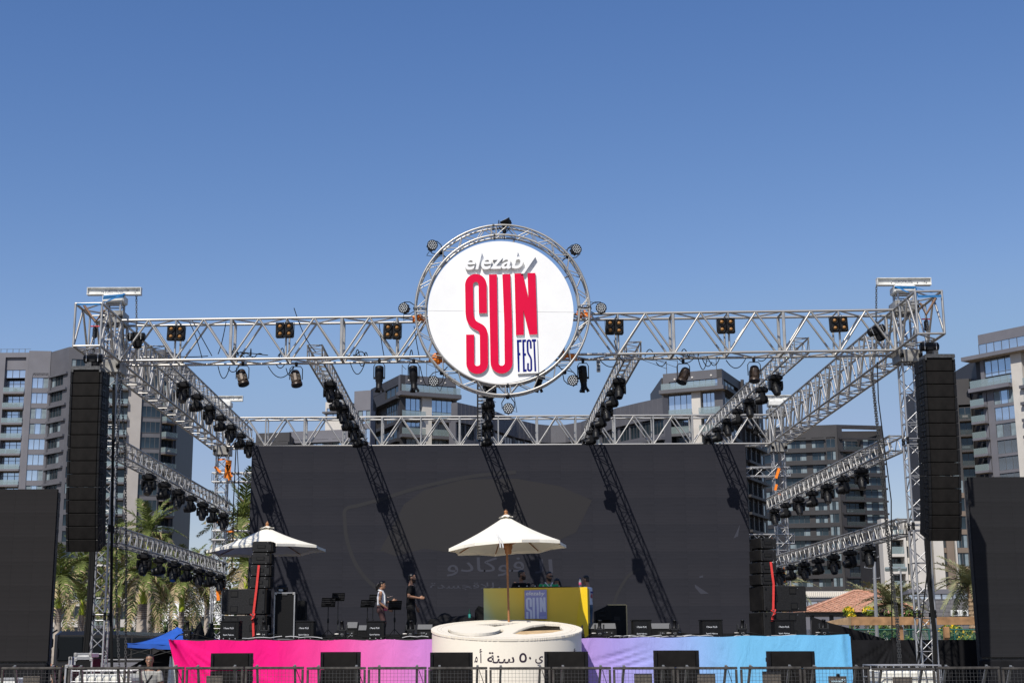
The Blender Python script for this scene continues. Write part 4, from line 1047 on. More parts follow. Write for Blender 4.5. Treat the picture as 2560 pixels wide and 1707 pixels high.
# flame machines: boxes with lettering
PRINTW = mat('white_print', (.75, .77, .8), .5)
for i, (a, b) in enumerate(((549, 598), (738, 785), (916, 961), (1584, 1628), (1757, 1806), (1939, 1985))):
    py = 1552 if i < 3 else 1549; Y = 34.35; A, B = P(a, 1596, Y), P(b, py, Y); w, h = B.x - A.x, B.z - SZT; c = V(((A.x + B.x) / 2, Y + .25, SZT + h / 2))
    r = thing('flame_machine', f'black box lettered I Flamer PLUS on the stage edge, {ORD[i]} from left', 'effect machine', (c.x, c.y, SZT), 'flame machines along the stage edge')
    sx = .12 if i < 3 else -.0
    MB().bbox(c + V((0, 0, -.01)), (w, .5, h - .02), .012).build('housing', CAB, r)
    MB().bbox(c + V((-.02, -.252, 0)), (w * .72, .012, h * .86), .006).build('front_panel', BLK, r)
    l = MB(); l.bbox(c + V((0, 0, h / 2)), (w * 1.06, .52, .03), .008); l.build('lid', BLK, r)
    put_text('lettering', 'I Flamer PLUS', PRINTW, r, c.x - w * .30, c.x + w * .22, c.z + h * .08, c.y - .2605, c.z + h * .17)
    put_text('lettering', 'Spark Fabrica', PRINTW, r, c.x - w * .32, c.x + w * .24, c.z - h * .30, c.y - .2605, c.z - h * .2)
    for x in (-.3, .02, .32): MB().lathe((c.x + w * x, c.y - .25, SZT + .022), [(.014, 0), (.014, .01)], 8, (0, -1, 0)).build('foot_screw', ALU2, r)
# CO2 jets
for i, (px, nx) in enumerate(((466, -.02), (659, -.03), (855, -.03), (1026, .01), (1500, .02), (1688, .02), (1858, .03), (2062, .03))):
    Y = 34.3; A = P(px, 1596, Y); r = thing('confetti_jet', f'small black jet nozzle with heart logo on the stage edge, {ORD[i]} from left', 'effect machine', (A.x, Y, SZT), 'small jet nozzles along the stage edge')
    c = V((A.x, Y, SZT))
    MB().bbox(c + V((0, .1, .11)), (.17, .2, .2), .01).build('housing', BLK, r)
    t = MB(); t.lathe(c + V((-.0, .12, .2)), [(.05, 0), (.055, .05), (.042, .06), (.042, .2), (.048, .205), (.048, .23), (.03, .23), (.03, .05)], 12, (nx * 3, -.15, 1), cap=False); t.build('nozzle', BLKM, r)
    b = MB()
    for x in (-.1, .1): b.bbox(c + V((x, .1, .26)), (.03, .14, .14), .006)
    b.box(c + V((0, .1, .21)), (.24, .14, .02)); b.build('yoke_bracket', mat('bracket_grey', (.05, .05, .05), .4, .4) if 'bracket_grey' not in MATS else MATS['bracket_grey'], r)
    hp = MB(); hp.path([c + V((0, -.005, .07)), c + V((-.03, -.005, .1)), c + V((-.032, -.005, .12)), c + V((-.015, -.005, .128)), c + V((0, -.005, .11)), c + V((.015, -.005, .128)), c + V((.032, -.005, .12)), c + V((.03, -.005, .1))], .005, 4, True)
    hp.build('heart_logo', ALU2, r)
    hs = MB(); hs.path([c + V((.085, .1, .12)), c + V((.2, .05, .12)), c + V((.32, .0, .1)), c + V((.5, .1, .03)), c + V((.7, .3, .015))], .013, 6); hs.path([c + V((-.085, .1, .12)), c + V((-.2, .1, .11)), c + V((-.3, .15, .03))], .013, 6); hs.build('gas_hose', CABLE, r)
    f = MB(); f.lathe(c + V((.085, .1, .12)), [(.016, 0), (.02, .01), (.02, .06), (.014, .07), (.014, .13)], 8, (1, 0, 0)); f.lathe(c + V((-.085, .1, .12)), [(.016, 0), (.02, .05), (.014, .1)], 8, (-1, 0, 0)); f.build('hose_fitting', ALU, r)
cb = MB()
for i in range(38):
    x = random.uniform(SXL + .3, SXR - .3)
    if XD0 < x < XD1: continue
    L = random.uniform(.3, 1.1); y = random.uniform(34.05, 34.3)
    cb.path([V((x + L * t, y + .06 * math.sin(9 * t + i), SZT + .012 + .03 * abs(math.sin(5 * t + i)) + .03 * math.sin(2 * t + i) ** 2)) for t in [k / 7 for k in range(8)]], .011, 5, m=i % 3 % 2)
tag(cb.build('stage_cables', [CABLE, MATS['pale_cable']]), 'black and pale cables snaking along the stage front edge', 'cables', kind='stuff')
def bottle(label, px, py, Y, cap=NAVY):
    p = P(px, py, Y); r = thing('water_bottle', label, 'bottle', p)
    MB().lathe(p, [(.03, 0), (.033, .01), (.033, .13), (.03, .14), (.033, .15), (.014, .19), (.014, .205)], 10).build('bottle_body', mat('clear_plastic', (.75, .82, .88), .1, trans=.7) if 'clear_plastic' not in MATS else MATS['clear_plastic'], r)
    MB().lathe(p + V((0, 0, .205)), [(.016, 0), (.016, .022)], 8).build('cap', cap, r)
    MB().lathe(p + V((0, 0, .05)), [(.0338, 0), (.0338, .07)], 10, cap=False).build('bottle_label', mat('pink_label', (.8, .15, .3), .4) if 'pink_label' not in MATS else MATS['pink_label'], r)

# ---------------------------------------------------------------- music stands
for i, (a, b, c, d, Y) in enumerate(((803, 838, 1494, 1516, 38.5), (829, 861, 1482, 1501, 40.), (901, 936, 1499, 1517, 38.), (922, 942, 1486, 1504, 40.), (970, 1003, 1501, 1523, 38.))):
    A, B = P(a, d, Y), P(b, c, Y); r = thing('music_stand', 'black perforated music stand on stage, ' + ('first', 'second', 'third', 'fourth', 'fifth')[i] + ' from left', 'music stand', ((A.x + B.x) / 2, Y, SZT), 'music stands on stage')
    w, h = B.x - A.x, B.z - A.z; cx_ = (A.x + B.x) / 2
    pts = [V((A.x, Y, A.z)), V((B.x, Y, A.z)), V((B.x + .03, Y - .13, B.z)), V((A.x + .03, Y - .13, B.z))]
    desk = MB().prism(pts, (0, .006, 0)).build('desk', BLKM, r)
    hd = MB(); 
    for u in range(11):
        for v in range(4):
            if 2 < u < 8 and v == 0: continue
            q = lerp(lerp(pts[0], pts[1], (u + 1) / 12), lerp(pts[3], pts[2], (u + 1) / 12), (v + 1.2) / 5.2); hd.lathe(q, [(.009, .001), (.009, .003)], 6, (0, -1, .0))
    tag(hd.build('perforations', mat('hole_grey', (.05, .05, .055), .8) if 'hole_grey' not in MATS else MATS['hole_grey'], desk), kind='stuff')
    MB().box((cx_, Y - .03, A.z - .005), (w, .07, .01)).build('ledge', BLKM, r)
    MB().tube((cx_, Y + .04, SZT + .2), (cx_, Y + .04, A.z + .06), .012, 8).build('shaft', BLKM, r)
    MB().lathe((cx_, Y + .04, SZT + .45), [(.022, 0), (.026, .02), (.026, .1), (.02, .12)], 8).build('collar', BLK, r)
    for k in range(3):
        t = k * 2.09 + .5; MB().tube((cx_, Y + .04, SZT + .28), (cx_ + .28 * math.cos(t), Y + .04 + .28 * math.sin(t), SZT + .01), .009, 6).build('leg', BLKM, r)

# ---------------------------------------------------------------- umbrellas
def umbrella(label, apex, rim_pts, Y, foot=None, tail=False):
    """rim_pts: eight rim corners as world points, going round"""
    r = thing('parasol', label, 'umbrella', foot if foot is not None else apex, 'cream parasols on the stage')
    n = len(rim_pts); c = MB(); S = 6; rings = []
    ctr = sum(rim_pts, V()) / n
    sub = []
    for k in range(n):
        for t in (0, .5):
            a, b = rim_pts[k], rim_pts[(k + 1) % n]; p = lerp(a, b, t)
            if t: p = lerp(p, ctr, .045) + V((0, 0, .02))
            sub.append(p)
    def cr(p, t):   # slightly concave canopy
        return lerp(apex, p, t) + V((0, 0, -.045 * math.sin(PI * t)))
    N_ = len(sub)
    for j in range(S + 1): rings.append([cr(p, max(.03, j / S)) for p in sub])
    c.loft(rings, False, True)
    c.loft([[p - V((0, 0, .006)) for p in rr] for rr in reversed(rings)], False, True)
    lip = [p - V((0, 0, .07)) + (p - ctr).normalized() * .004 for p in rings[-1]]
    c.loft([rings[-1], lip], False, False)
    c.build('canopy', CANVAS, r)
    v = MB(); vr = [[lerp(apex, p, t) + V((0, 0, .055 - .10 * t)) for p in sub] for t in (.03, .10, .13)]
    for i, p in enumerate(vr[2]):
        if i % 2: vr[2][i] = p + V((0, 0, .03))
    v.loft(vr, False, True); v.build('vent_cap', CANVAS, r)
    f = MB(); f.lathe(apex + V((0, 0, .02)), [(.05, 0), (.055, .03), (.03, .05), (.05, .075), (.045, .1), (.02, .115), (.024, .135), (.005, .15)], 12); f.build('finial', WOOD, r)
    axis = (apex - ctr).normalized(); hub = ctr - axis * .02
    h = MB(); h.lathe(hub - axis * .16, [(.05, 0), (.085, .03), (.085, .1), (.11, .14), (.11, .26), (.06, .3)], 10, axis); h.build('hub', WOOD, r)
    for p in rim_pts:
        rb = MB(); m_ = lerp(apex, p, .45) + V((0, 0, -.09)); rb.path([lerp(apex, p, t) - V((0, 0, .03 + .045 * math.sin(PI * t))) for t in (.04, .2, .4, .6, .8, .97)], .013, 6); rb.build('rib', WOOD, r)
        sb = MB(); sb.tube(hub + V((0, 0, .02)), m_, .013, 6); sb.build('strut', WOOD, r)
    if foot is not None:
        po = MB(); po.tube(foot, apex - axis * .03, .026, 10); po.build('pole', WOOD, r)
        MB().lathe(foot, [(.034, 0), (.034, .12)], 10, axis).build('pole_ferrule', mat('brass_ferrule', (.45, .28, .1), .4, .6) if 'brass_ferrule' not in MATS else MATS['brass_ferrule'], r)
    if tail:
        t = MB(); a = P(1239, 1329, Y - 1.45); 
        for dx in (0, 6): t.path([a, P(1247 + dx, 1350, Y - 1.46), P(1250 + dx, 1358, Y - 1.45), P(1251 + dx * 1.2, 1368, Y - 1.43)], .018, 5)
        t.build('tie_ribbon', WHITE, r)
def rim(cx, cz, Y, r, tilt, phase=.0, n=8, tiltx=0.):
    return [V((cx + r * math.cos(2 * PI * k / n + phase), Y + r * math.sin(2 * PI * k / n + phase), cz + tilt * math.cos(2 * PI * k / n + phase) + tiltx * math.sin(2 * PI * k / n + phase))) for k in range(n)]
Y = 34.4; ap = P(1265, 1289, Y); cz = P(1268, 1366, Y).z; cxx = P(1270, 1366, Y).x
umbrella('cream parasol with brown wooden pole beside the yellow booth at stage centre', ap, rim(cxx, cz, Y, P(1418, 1360, Y).x - cxx + .02, .07, .2, tiltx=-.06), Y, V((P(1273, 1570, Y).x, Y, SZT)), True)
Y = 39.6; ap = P(668, 1318, Y); cz = P(668, 1374, Y).z; cxx = P(667, 1372, Y).x
umbrella('cream parasol behind the left stage speaker stack', ap, rim(cxx, cz, Y, P(816, 1366, Y).x - cxx, .06, .30, tiltx=-.05), Y, V((cxx + .05, Y, SZT)), False)

# ---------------------------------------------------------------- DJ booth
YJ = 35.45
booth = thing('dj_booth', 'yellow printed DJ booth with SUN FEST placard', 'booth', P(1335, 1600, YJ))
def booth_mat():
    m = bpy.data.materials.new('booth_print'); m.use_nodes = True; nt = m.node_tree; b = nt.nodes['Principled BSDF']; b.inputs['Roughness'].default_value = .5
    tc = nt.nodes.new('ShaderNodeTexCoord'); mp = nt.nodes.new('ShaderNodeMapping'); sx = nt.nodes.new('ShaderNodeSeparateXYZ')
    mp.inputs['Rotation'].default_value = (0, math.radians(24), 0)
    rp = nt.nodes.new('ShaderNodeValToRGB'); mr = nt.nodes.new('ShaderNodeMapRange'); mr.inputs['From Min'].default_value = -1.35; mr.inputs['From Max'].default_value = 1.2
    e = rp.color_ramp.elements; e[0].position = 0.0; e[0].color = (.40, .68, .82, 1); e[1].position = 1; e[1].color = (.82, .54, .03, 1)
    for p_, c in ((.13, (.44, .62, .50)), (.30, (.66, .58, .14)), (.6, (.82, .56, .05))):
        q = e.new(p_); q.color = (*c, 1)
    nt.links.new(tc.outputs['Object'], mp.inputs[0]); nt.links.new(mp.outputs[0], sx.inputs[0]); nt.links.new(sx.outputs['X'], mr.inputs['Value']); nt.links.new(mr.outputs[0], rp.inputs[0]); nt.links.new(rp.outputs[0], b.inputs['Base Color'])
    return m
YEL = mat('yellow_print', (.83, .56, .005), .5)
fp = [P(1210, 1600, YJ), P(1441, 1600, YJ), P(1468, 1466, YJ), P(1209, 1470, YJ)]
MB().prism([P(1210, 1605, YJ), P(1452, 1605, YJ), P(1456, 1467, YJ), P(1209, 1470, YJ)], (0, .04, 0)).build('front_panel', booth_mat(), booth)
yp = [(1468, 1466.5), (1471, 1592), (1462, 1592), (1457, 1560), (1441, 1575), (1442, 1553), (1444, 1530), (1447, 1505), (1451, 1485), (1456, 1466.8)]
MB().prism([P(x, y, YJ - .012) for x, y in yp], (0, .05, 0)).build('side_panel', YEL, booth)  # sunlit strip of the front as its own panel, shadow edge as outline
a, b = P(1468, 1468, YJ), P(1471, 1592, YJ); MB().prism([a, b, b + V((.12, .9, 0)), a + V((.12, .9, 0))], (-.03, 0, 0)).build('side_return', YEL, booth)
MB().box(((P(1210, 1470, YJ).x + P(1456, 1467, YJ).x) / 2, YJ + .42, P(1300, 1470, YJ).z - .05), (P(1456, 1467, YJ).x - P(1210, 1470, YJ).x - .06, .72, .04)).build('table_top', CAB, booth)
MB().prism([P(1209.5, 1559, YJ - .006), P(1234, 1568, YJ - .006), P(1240, 1605, YJ - .006), P(1209.5, 1605, YJ - .006)], (0, .004, 0)).build('sunlit_blue_corner', mat('sunlit_blue_print', (.42, .66, .72), .5), booth)  # print's pale blue end, with a sunlit triangle painted in as a patch
# placard with the same lettering
YPc = YJ - .06
x0p, x1p, y0p, y1p = 1311.5, 1367, 1474, 1550
pl = MB().prism([P(1312, 1546, YPc), P(1367.5, 1546, YPc), P(1366.5, 1473, YPc), P(1311.5, 1475, YPc)], (0, .05, 0)).build('placard', gradient_mat('placard_print', [(0, (.32, .33, .62)), (.55, (.28, .35, .68)), (1, (.42, .26, .45))], 'X', lo=P(1311, 1500, YPc).x, hi=P(1367, 1500, YPc).x), booth)
A, B = P(1315, 1488, YPc - .004), P(1362, 1477.5, YPc - .004)
put_text('lettering', 'elezaby', WHITE, pl, A.x, B.x, A.z - .02, YPc - .004, B.z, shear=.2, offset=.01)
PALE = mat('pale_letter', (.62, .66, .82), .5)
def lg(u, v): return P(1314.5 + (u - 570) * .0882, 1492.5 + (v - 512) * .0755, YPc - .005)
for k in 'SUN':
    pts = [lg(u, v) for u, v in GL[k]]; zc = P(1340, 1545.7, YPc).z
    for p in pts: p.z = max(p.z, zc)
    MB().prism(pts, (0, .004, 0)).build('lettering', PALE, pl)
A, B = P(1350.5, 1545.5, YPc - .004), P(1364.5, 1540, YPc - .004); put_text('lettering', 'FEST', PALE, pl, A.x, B.x, A.z, YPc - .005, B.z)
bottle('small water bottle with pink label standing on the DJ booth', 1450.5, 1467.5, YJ + .25)
p = P(1333, 1468, YJ + .4); r = thing('headphones', 'black headphones standing on the DJ booth', 'headphones', p)
MB().path([p + V((.085 * math.cos(t), 0, .02 + .085 * math.sin(t))) for t in [PI * k / 10 for k in range(11)]], .011, 6).build('headband', BLK, r)
for s in (-1, 1): MB().ball(p + V((.085 * s, 0, .025)), (.025, .04, .045), 8, 6).build('ear_cup', BLK, r)
r = thing('dj_mixer', 'black mixer lying on the DJ booth', 'mixer', P(1300, 1470, YJ + .4))
q = P(1262, 1470, YJ + .4); MB().bbox(q + V((.9, 0, .0)), (1.5, .4, .07), .01).build('case', BLK, r)
for k in range(6): MB().lathe(q + V((.35 + .2 * k, -.1, .035)), [(.02, 0), (.018, .03)], 8).build('knob', ALU2, r)

# ---------------------------------------------------------------- cream drum (thick disc with swirl cut-outs, Arabic cut out of its side)
YDR = 33.1; RD = (P(1453, 1580, YDR).x - P(1080, 1580, YDR).x) / 2
dc = V(((P(1453, 1580, YDR).x + P(1080, 1580, YDR).x) / 2, YDR, P(1266, 1571, YDR).z))
TILT = .135
drum = thing('drum_display', 'big cream drum shaped display with sloping top and cut out swirls', 'display', (dc.x, dc.y, 0))
def top(x, y, dz=0.): return V((dc.x + x, dc.y + y, dc.z + y * TILT + dz))
mb = MB(); n = 96; ring1 = [top(RD * math.cos(2 * PI * k / n), RD * math.sin(2 * PI * k / n), -.02) for k in range(n)]
ring2 = [V((p.x, p.y, .02)) for p in ring1]
mb.loft([ring2, ring1], False, True); mb.build('side_wall', CREAM, drum)
# the top board, cut by two swirl openings: built in the plane of the board as an ngon with slits by polar strips
OPEN = [[(1284, 1580), (1296, 1573), (1309, 1568), (1330, 1562), (1362, 1558), (1398, 1560), (1399, 1566), (1408, 1574), (1380, 1580), (1345, 1583), (1308, 1585), (1280, 1583)],
        [(1165, 1568), (1190, 1560.5), (1240, 1557), (1305, 1555), (1275, 1560.5), (1240, 1565), (1200, 1569)]]
def inside(x, y):
    """swirl openings of the board, outlines as seen in the photograph"""
    px, py = proj(top(RD * x, RD * y))
    for pl in OPEN:
        c = False; n_ = len(pl)
        for i in range(n_):
            (x0, y0), (x1, y1) = pl[i], pl[i - 1]
            if (y0 > py) != (y1 > py) and px < (x1 - x0) * (py - y0) / (y1 - y0) + x0: c = not c
        if c: return True
    e = ((px - 1190) / 69) ** 2 + ((py - 1575.5) / 14.0) ** 2 < 1 and py > 1572
    return e
NB = 150; mb = MB(); idx = {}
def vtx(i, j):
    if (i, j) not in idx:
        x, y = -1 + 2 * i / NB, -1 + 2 * j / NB; l = math.hypot(x, y)
        if l > 1: x, y = x / l, y / l
        idx[(i, j)] = len(mb.v); mb.v.append(top(RD * 1.012 * x, RD * 1.012 * y))
    return idx[(i, j)]
bd = []
for i in range(NB):
    for j in range(NB):
        x, y = -1 + 2 * (i + .5) / NB, -1 + 2 * (j + .5) / NB
        if math.hypot(x, y) < 1.0 and not inside(x, y):
            mb.f.append([vtx(i, j), vtx(i + 1, j), vtx(i + 1, j + 1), vtx(i, j + 1)]); mb.sm.append(False); mb.mi.append(0)
o = mb.build('top_board', CREAM, drum)
sd = o.modifiers.new('thickness', 'SOLIDIFY'); sd.thickness = .05; sd.offset = -1
mb = MB()
for rr in (.93, .88): mb.path([top(RD * rr * math.cos(2 * PI * k / 64), RD * rr * math.sin(2 * PI * k / 64), .0) for k in range(64)], .004, 4, True)
mb.build('groove_line', mat('groove_shadow', (.55, .48, .38), .7), drum)
def bpt(px, py, dz=0.):
    """point of the sloping board under a pixel"""
    d = ray(px, py); o_ = V((0, 0, EYE)); t = (dc.z - dc.y * TILT - o_.z + TILT * o_.y) / (d.z - TILT * d.y); return o_ + d * t + V((0, 0, dz))
ell = [(1187 + 63 * math.cos(2 * PI * k / 40), 1573.0 + 10.5 * math.sin(2 * PI * k / 40)) for k in range(40)]
MB().prism([bpt(x, y, .012) for x, y in ell], (0, .0, -.06)).build('raised_disc', CREAM, drum)
MB().prism([bpt(x, y, -.014) for x, y in ((1278, 1586), (1300, 1576), (1345, 1573.5), (1409, 1572), (1411, 1576), (1380, 1582), (1340, 1586))], (0, 0, -.03)).build('inner_brace', PINE, drum)
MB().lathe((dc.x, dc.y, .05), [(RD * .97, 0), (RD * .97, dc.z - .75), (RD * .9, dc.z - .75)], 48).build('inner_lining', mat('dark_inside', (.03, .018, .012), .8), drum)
# lettering cut out of the side: dark inlays bent round the wall
HOLE = mat('cut_out_dark', (.018, .006, .02), .6)
def side_text(body, px0, px1, py0, py1):
    me, a, b, c, d = text_mesh(body, HOLE, 0, 0, .012)
    m2 = me.copy(); pts = []
    for v in m2.vertices:
        u = (v.co.x - a) / (b - a); w = (v.co.y - c) / (d - c)
        px, py = lerp(px0, px1, u), lerp(py1, py0, w)
        # meet the cylinder wall
        dr = ray(px, py); o_ = V((0, 0, EYE)); R_ = RD + .004
        A = dr.x ** 2 + dr.y ** 2; Bq = 2 * (dr.x * (o_.x - dc.x) + dr.y * (o_.y - dc.y)); Cq = (o_.x - dc.x) ** 2 + (o_.y - dc.y) ** 2 - R_ * R_
        dis = max(Bq * Bq - 4 * A * Cq, 0); t = (-Bq - math.sqrt(dis)) / (2 * A); v.co = o_ + dr * t
    inst('lettering', m2, drum, Matrix.Identity(4)); return m2
for body, a, b, c, d in (('\uFEE3', 1186, 1194, 1640, 1655), ('\uFE83', 1198, 1206, 1621, 1656), ('\uFE94\uFEE8\uFEB3', 1218, 1286, 1629, 1657), ('\u0665', 1298, 1317, 1631, 1655), ('\u0660', 1322, 1328, 1640, 1648), ('\uFEF1', 1338, 1358, 1639, 1663), ('\u0674', 1434, 1440, 1620, 1628)):
    side_text(body, a, b, c, d)
# ================================================================ side LED screens
def side_screen(label, X0, X1, Y, ztop, zbot, mats, nx, nz):
    r = thing('led_screen', label, 'video screen', ((X0 + X1) / 2, Y, 0)); pw, ph = (X1 - X0) / nx, (ztop - zbot) / nz
    me = MB().box((0, 0, 0), (pw - .0012, .1, ph - .0012)).mesh('led_panel', mats)
    for i in range(nx):
        for j in range(nz): inst('led_panel', me, r, Matrix.Translation((X0 + pw * (i + .5), Y + .05 + random.uniform(-.001, .001), zbot + ph * (j + .5))))
    MB().box(((X0 + X1) / 2, Y + .3, ztop / 2), (X1 - X0 - .1, .3, ztop - .1)).build('rear_frame', STEEL, r)
    MB().bbox(((X0 + X1) / 2, Y + .12, zbot / 2 - .02), (X1 - X0 - .02, .3, zbot - .06), .04).build('base_skirt', DRAPE, r)
    return r
LED2 = led_material('side_led_panel', (.0215, .0205, .0212), (.0265, .025, .026), .1)
LED3 = led_material('right_led_panel', (.0205, .0205, .0222), (.0255, .0255, .0278), .1)
xr = P(144, 1222, 34.3).x
side_screen('dark LED screen at the far left edge beside the hanging speakers', xr - 4, xr, 34.3, P(143, 1222, 34.3).z, P(100, 1652, 34.3).z, LED2, 8, 7)
xl = P(2420, 1193, 34.2).x
side_screen('dark LED screen at the far right edge with a hanging speaker shadow on it', xl, xl + 4, 34.2, P(2420, 1192, 34.2).z, P(2448, 1642, 34.2).z, LED3, 8, 7)

# ================================================================ front fill speakers
for i, (a, b, t) in enumerate(((525, 631, 1631), (800, 901, 1628), (1075, 1182, 1629), (1362, 1470, 1627), (1637, 1747, 1624), (1922, 2036, 1626))):
    Y = 25.3; A, B = P(a, 1700, Y), P(b, t, Y); w = B.x - A.x; h = .30; xc = (A.x + B.x) / 2
    side = 1 if i < 3 else -1
    for k in range(2):
        z1 = B.z - k * h; c = V((xc, Y, z1 - h))
        r = thing('front_fill_speaker', ('upper' if k == 0 else 'lower') + f' black speaker of the {ORD[i]} stack from left behind the barricade', 'speaker', c, 'front fill speakers behind the barricade')
        prof = [(-w / 2, 0), (-w / 2, .12), (-w / 2 + .06, .45), (w / 2 - .06, .45), (w / 2, .12), (w / 2, 0)]
        MB().loft([[V((xc + x, Y + y, z1 - h + .004)) for x, y in prof], [V((xc + x, Y + y, z1 - .004)) for x, y in prof]], True, False).build('cabinet', CAB, r)
        MB().bbox((xc, Y - .008, z1 - h / 2), (w - .13, .02, h - .02), .006).build('grille', GRILLE, r)
        for sg in (-1, 1): MB().bbox((xc + sg * (w / 2 - .028), Y - .006, z1 - h / 2), (.05, .05, h - .04), .008).build('rigging_plate', BLKM, r)
        MB().box((xc + side * (w / 2 - .03), Y + .27, z1 - h / 2), (.02, .07, .07)).build('handle_pocket', POCKET, r)
    zz = B.z - 2 * h; r = thing('front_subwoofer', f'black subwoofer carrying the {ORD[i]} front speaker stack from left', 'speaker', (xc, Y, 0), 'subwoofers under the front fill speakers')
    MB().bbox((xc, Y + .35, zz / 2), (w + .1, .75, zz - .005), .015).build('cabinet', CAB, r); MB().bbox((xc, Y - .03, zz / 2), (w - .02, .03, zz - .1), .006).build('grille', GRILLE, r)

# ================================================================ crowd barricade
YBR = 23.7
EDG = [(-160, 0), (3, 153), (170, 315), (318, 461), (464, 609), (612, 760), (766, 915), (919, 1067), (1070, 1219), (1223, 1377), (1380, 1528), (1532, 1687), (1691, 1844), (1850, 2004), (2008, 2174), (2179, 2338), (2341, 2500), (2504, 2660)]
wire = None
for i, (a, b) in enumerate(EDG):
    top_y = 1666 + (3 if a > 2170 and a < 2340 else 0) + random.uniform(-.7, .7)
    xa, xb = P(a, 1680, YBR).x, P(b, 1680, YBR).x; zt = P(a, top_y, YBR).z; w = xb - xa; xc = (xa + xb) / 2
    r = thing('crowd_barrier', f'worn metal crowd barrier with wire mesh, {ORD[i]} panel from left', 'barrier', (xc, YBR, 0), 'crowd barriers in front of the stage')
    fr = .038
    MB().bbox((xc, YBR, zt - fr / 2), (w - .006, .045, fr), .006).build('top_rail', GALV, r)
    for s in (-1, 1): MB().bbox((xc + s * (w / 2 - .022), YBR, (zt - fr) / 2), (.036, .042, zt - fr - .01), .006).build('upright', GALV, r)
    MB().bbox((xc, YBR, .06), (w - .09, .04, .04), .006).build('bottom_rail', GALV, r)
    for u in (.16, .80):
        x = xa + w * u; p = MB(); p.prism([V((x - .018 + .03, YBR + .07, zt + .01)), V((x + .018 + .03, YBR + .07, zt + .01)), V((x + .018 - .01, YBR + .75, .05)), V((x - .018 - .01, YBR + .75, .05))], (0, .04, .02)); p.build('back_brace', mat('brace_grey', (.17, .175, .17), .5, .4, .3, 12) if 'brace_grey' not in MATS else MATS['brace_grey'], r)
        MB().bbox((x + .03, YBR + .03, zt - .015), (.05, .07, .05), .008).build('bracket', GALV, r)
    MB().tube((xa + w * .86, YBR + .08, zt - .05), (xa + w * 1.02, YBR + .3, zt - .5), .006, 5).build('stay_cable', CABLE, r)
    mb = MB(); z = zt - fr - .005; n = 0
    while z > .1:
        mb.tube((xa + .03, YBR, z), (xb - .03, YBR, z), .0026, 4, cap=False); z -= .058
    x = xa + .08
    while x < xb - .05: mb.tube((x, YBR - .004, .08), (x, YBR - .004, zt - fr), .0026, 4, cap=False); x += .058
    tag(mb.build('wire_mesh', STEEL, r), kind='stuff')
    MB().bbox((xc, YBR + .4, .015), (w - .02, .9, .02), .004).build('foot_plate', STEEL, r)
PLT = mat('brown_plate', (.105, .09, .075), .6, .2, .25, 10)
for i, (a, b, t) in enumerate(((56, 100, 1689), (515, 557, 1688), (1586, 1630, 1683), (1744, 1788, 1683), (1907, 1952, 1677), (2072, 2116, 1689), (2233, 2280, 1691))):
    A, B = P(a, 1720, YBR + .06), P(b, t, YBR + .06); r = thing('barrier_step', f'brown ridged metal plate behind the barrier mesh, {ORD[i]} from left', 'plate', ((A.x + B.x) / 2, YBR + .06, 0), 'ridged plates behind the barrier mesh')
    MB().bbox(((A.x + B.x) / 2, YBR + .06, B.z / 2), (B.x - A.x, .012, B.z), .003).build('plate', PLT, r)
    m_ = MB()
    for k in range(5): m_.box((A.x + (B.x - A.x) * (k + .5) / 5, YBR + .052, B.z / 2), (.008, .006, B.z * .96))
    tag(m_.build('ridges', PLT, r), kind='stuff')
    if i == 5:
        a_, b_ = P(2076, 1704, YBR + .045), P(2113, 1696, YBR + .045)
        put_text('lettering', 'Master', mat('blue_white_print', (.55, .75, .85), .5), r, a_.x, b_.x, a_.z, YBR + .045, b_.z, offset=.01, mirror=True)
        MB().bbox(P(2095, 1687, YBR + .05), (.06, .03, .05), .01).build('clip', BLK, r)
# ================================================================ water ballast tanks
def ibc(label, px0, px1, py, Y):
    A, B = P(px0, 1700, Y), P(px1, py, Y); w = B.x - A.x; c = V(((A.x + B.x) / 2, Y + .55, 0)); z1 = B.z; z0 = .14
    r = thing('water_tank', label, 'tank', c, 'caged water ballast tanks')
    MB().bbox(c + V((0, 0, (z0 + z1 - .06) / 2)), (w - .08, 1.0, z1 - .08 - z0), .07).build('tank_body', mat('translucent_plastic', (.72, .70, .62), .5, 0, .08, 3) if 'translucent_plastic' not in MATS else MATS['translucent_plastic'], r)
    MB().lathe(c + V((0, 0, z1 - .08)), [(.1, 0), (.1, .04), (.08, .05)], 14).build('filler_cap', BLK, r)
    for f in ('h', 'v'):
        m_ = MB()
        if f == 'h':
            for k in range(5):
                z = lerp(z0 + .05, z1, k / 4)
                for s in (-1, 1): m_.tube(c + V((-w / 2, s * .53, z)), c + V((w / 2, s * .53, z)), .012, 6); m_.tube(c + V((s * w / 2, -.53, z)), c + V((s * w / 2, .53, z)), .012, 6)
        else:
            for k in range(9):
                x = lerp(-w / 2, w / 2, k / 8)
                for s in (-1, 1): m_.tube(c + V((x, s * .53, z0)), c + V((x, s * .53, z1)), .010, 6)
        tag(m_.build('cage', ALU2, r), kind='stuff')
    MB().bbox(c + V((0, 0, .07)), (w + .02, 1.1, .12), .01).build('pallet', STEEL, r)
ibc('white caged water tank at the foot of the right front tower', 2198, 2353, 1662, 27.4)
ibc('white caged water tank behind the barrier at the left front tower', 178, 330, 1676, 28.5)
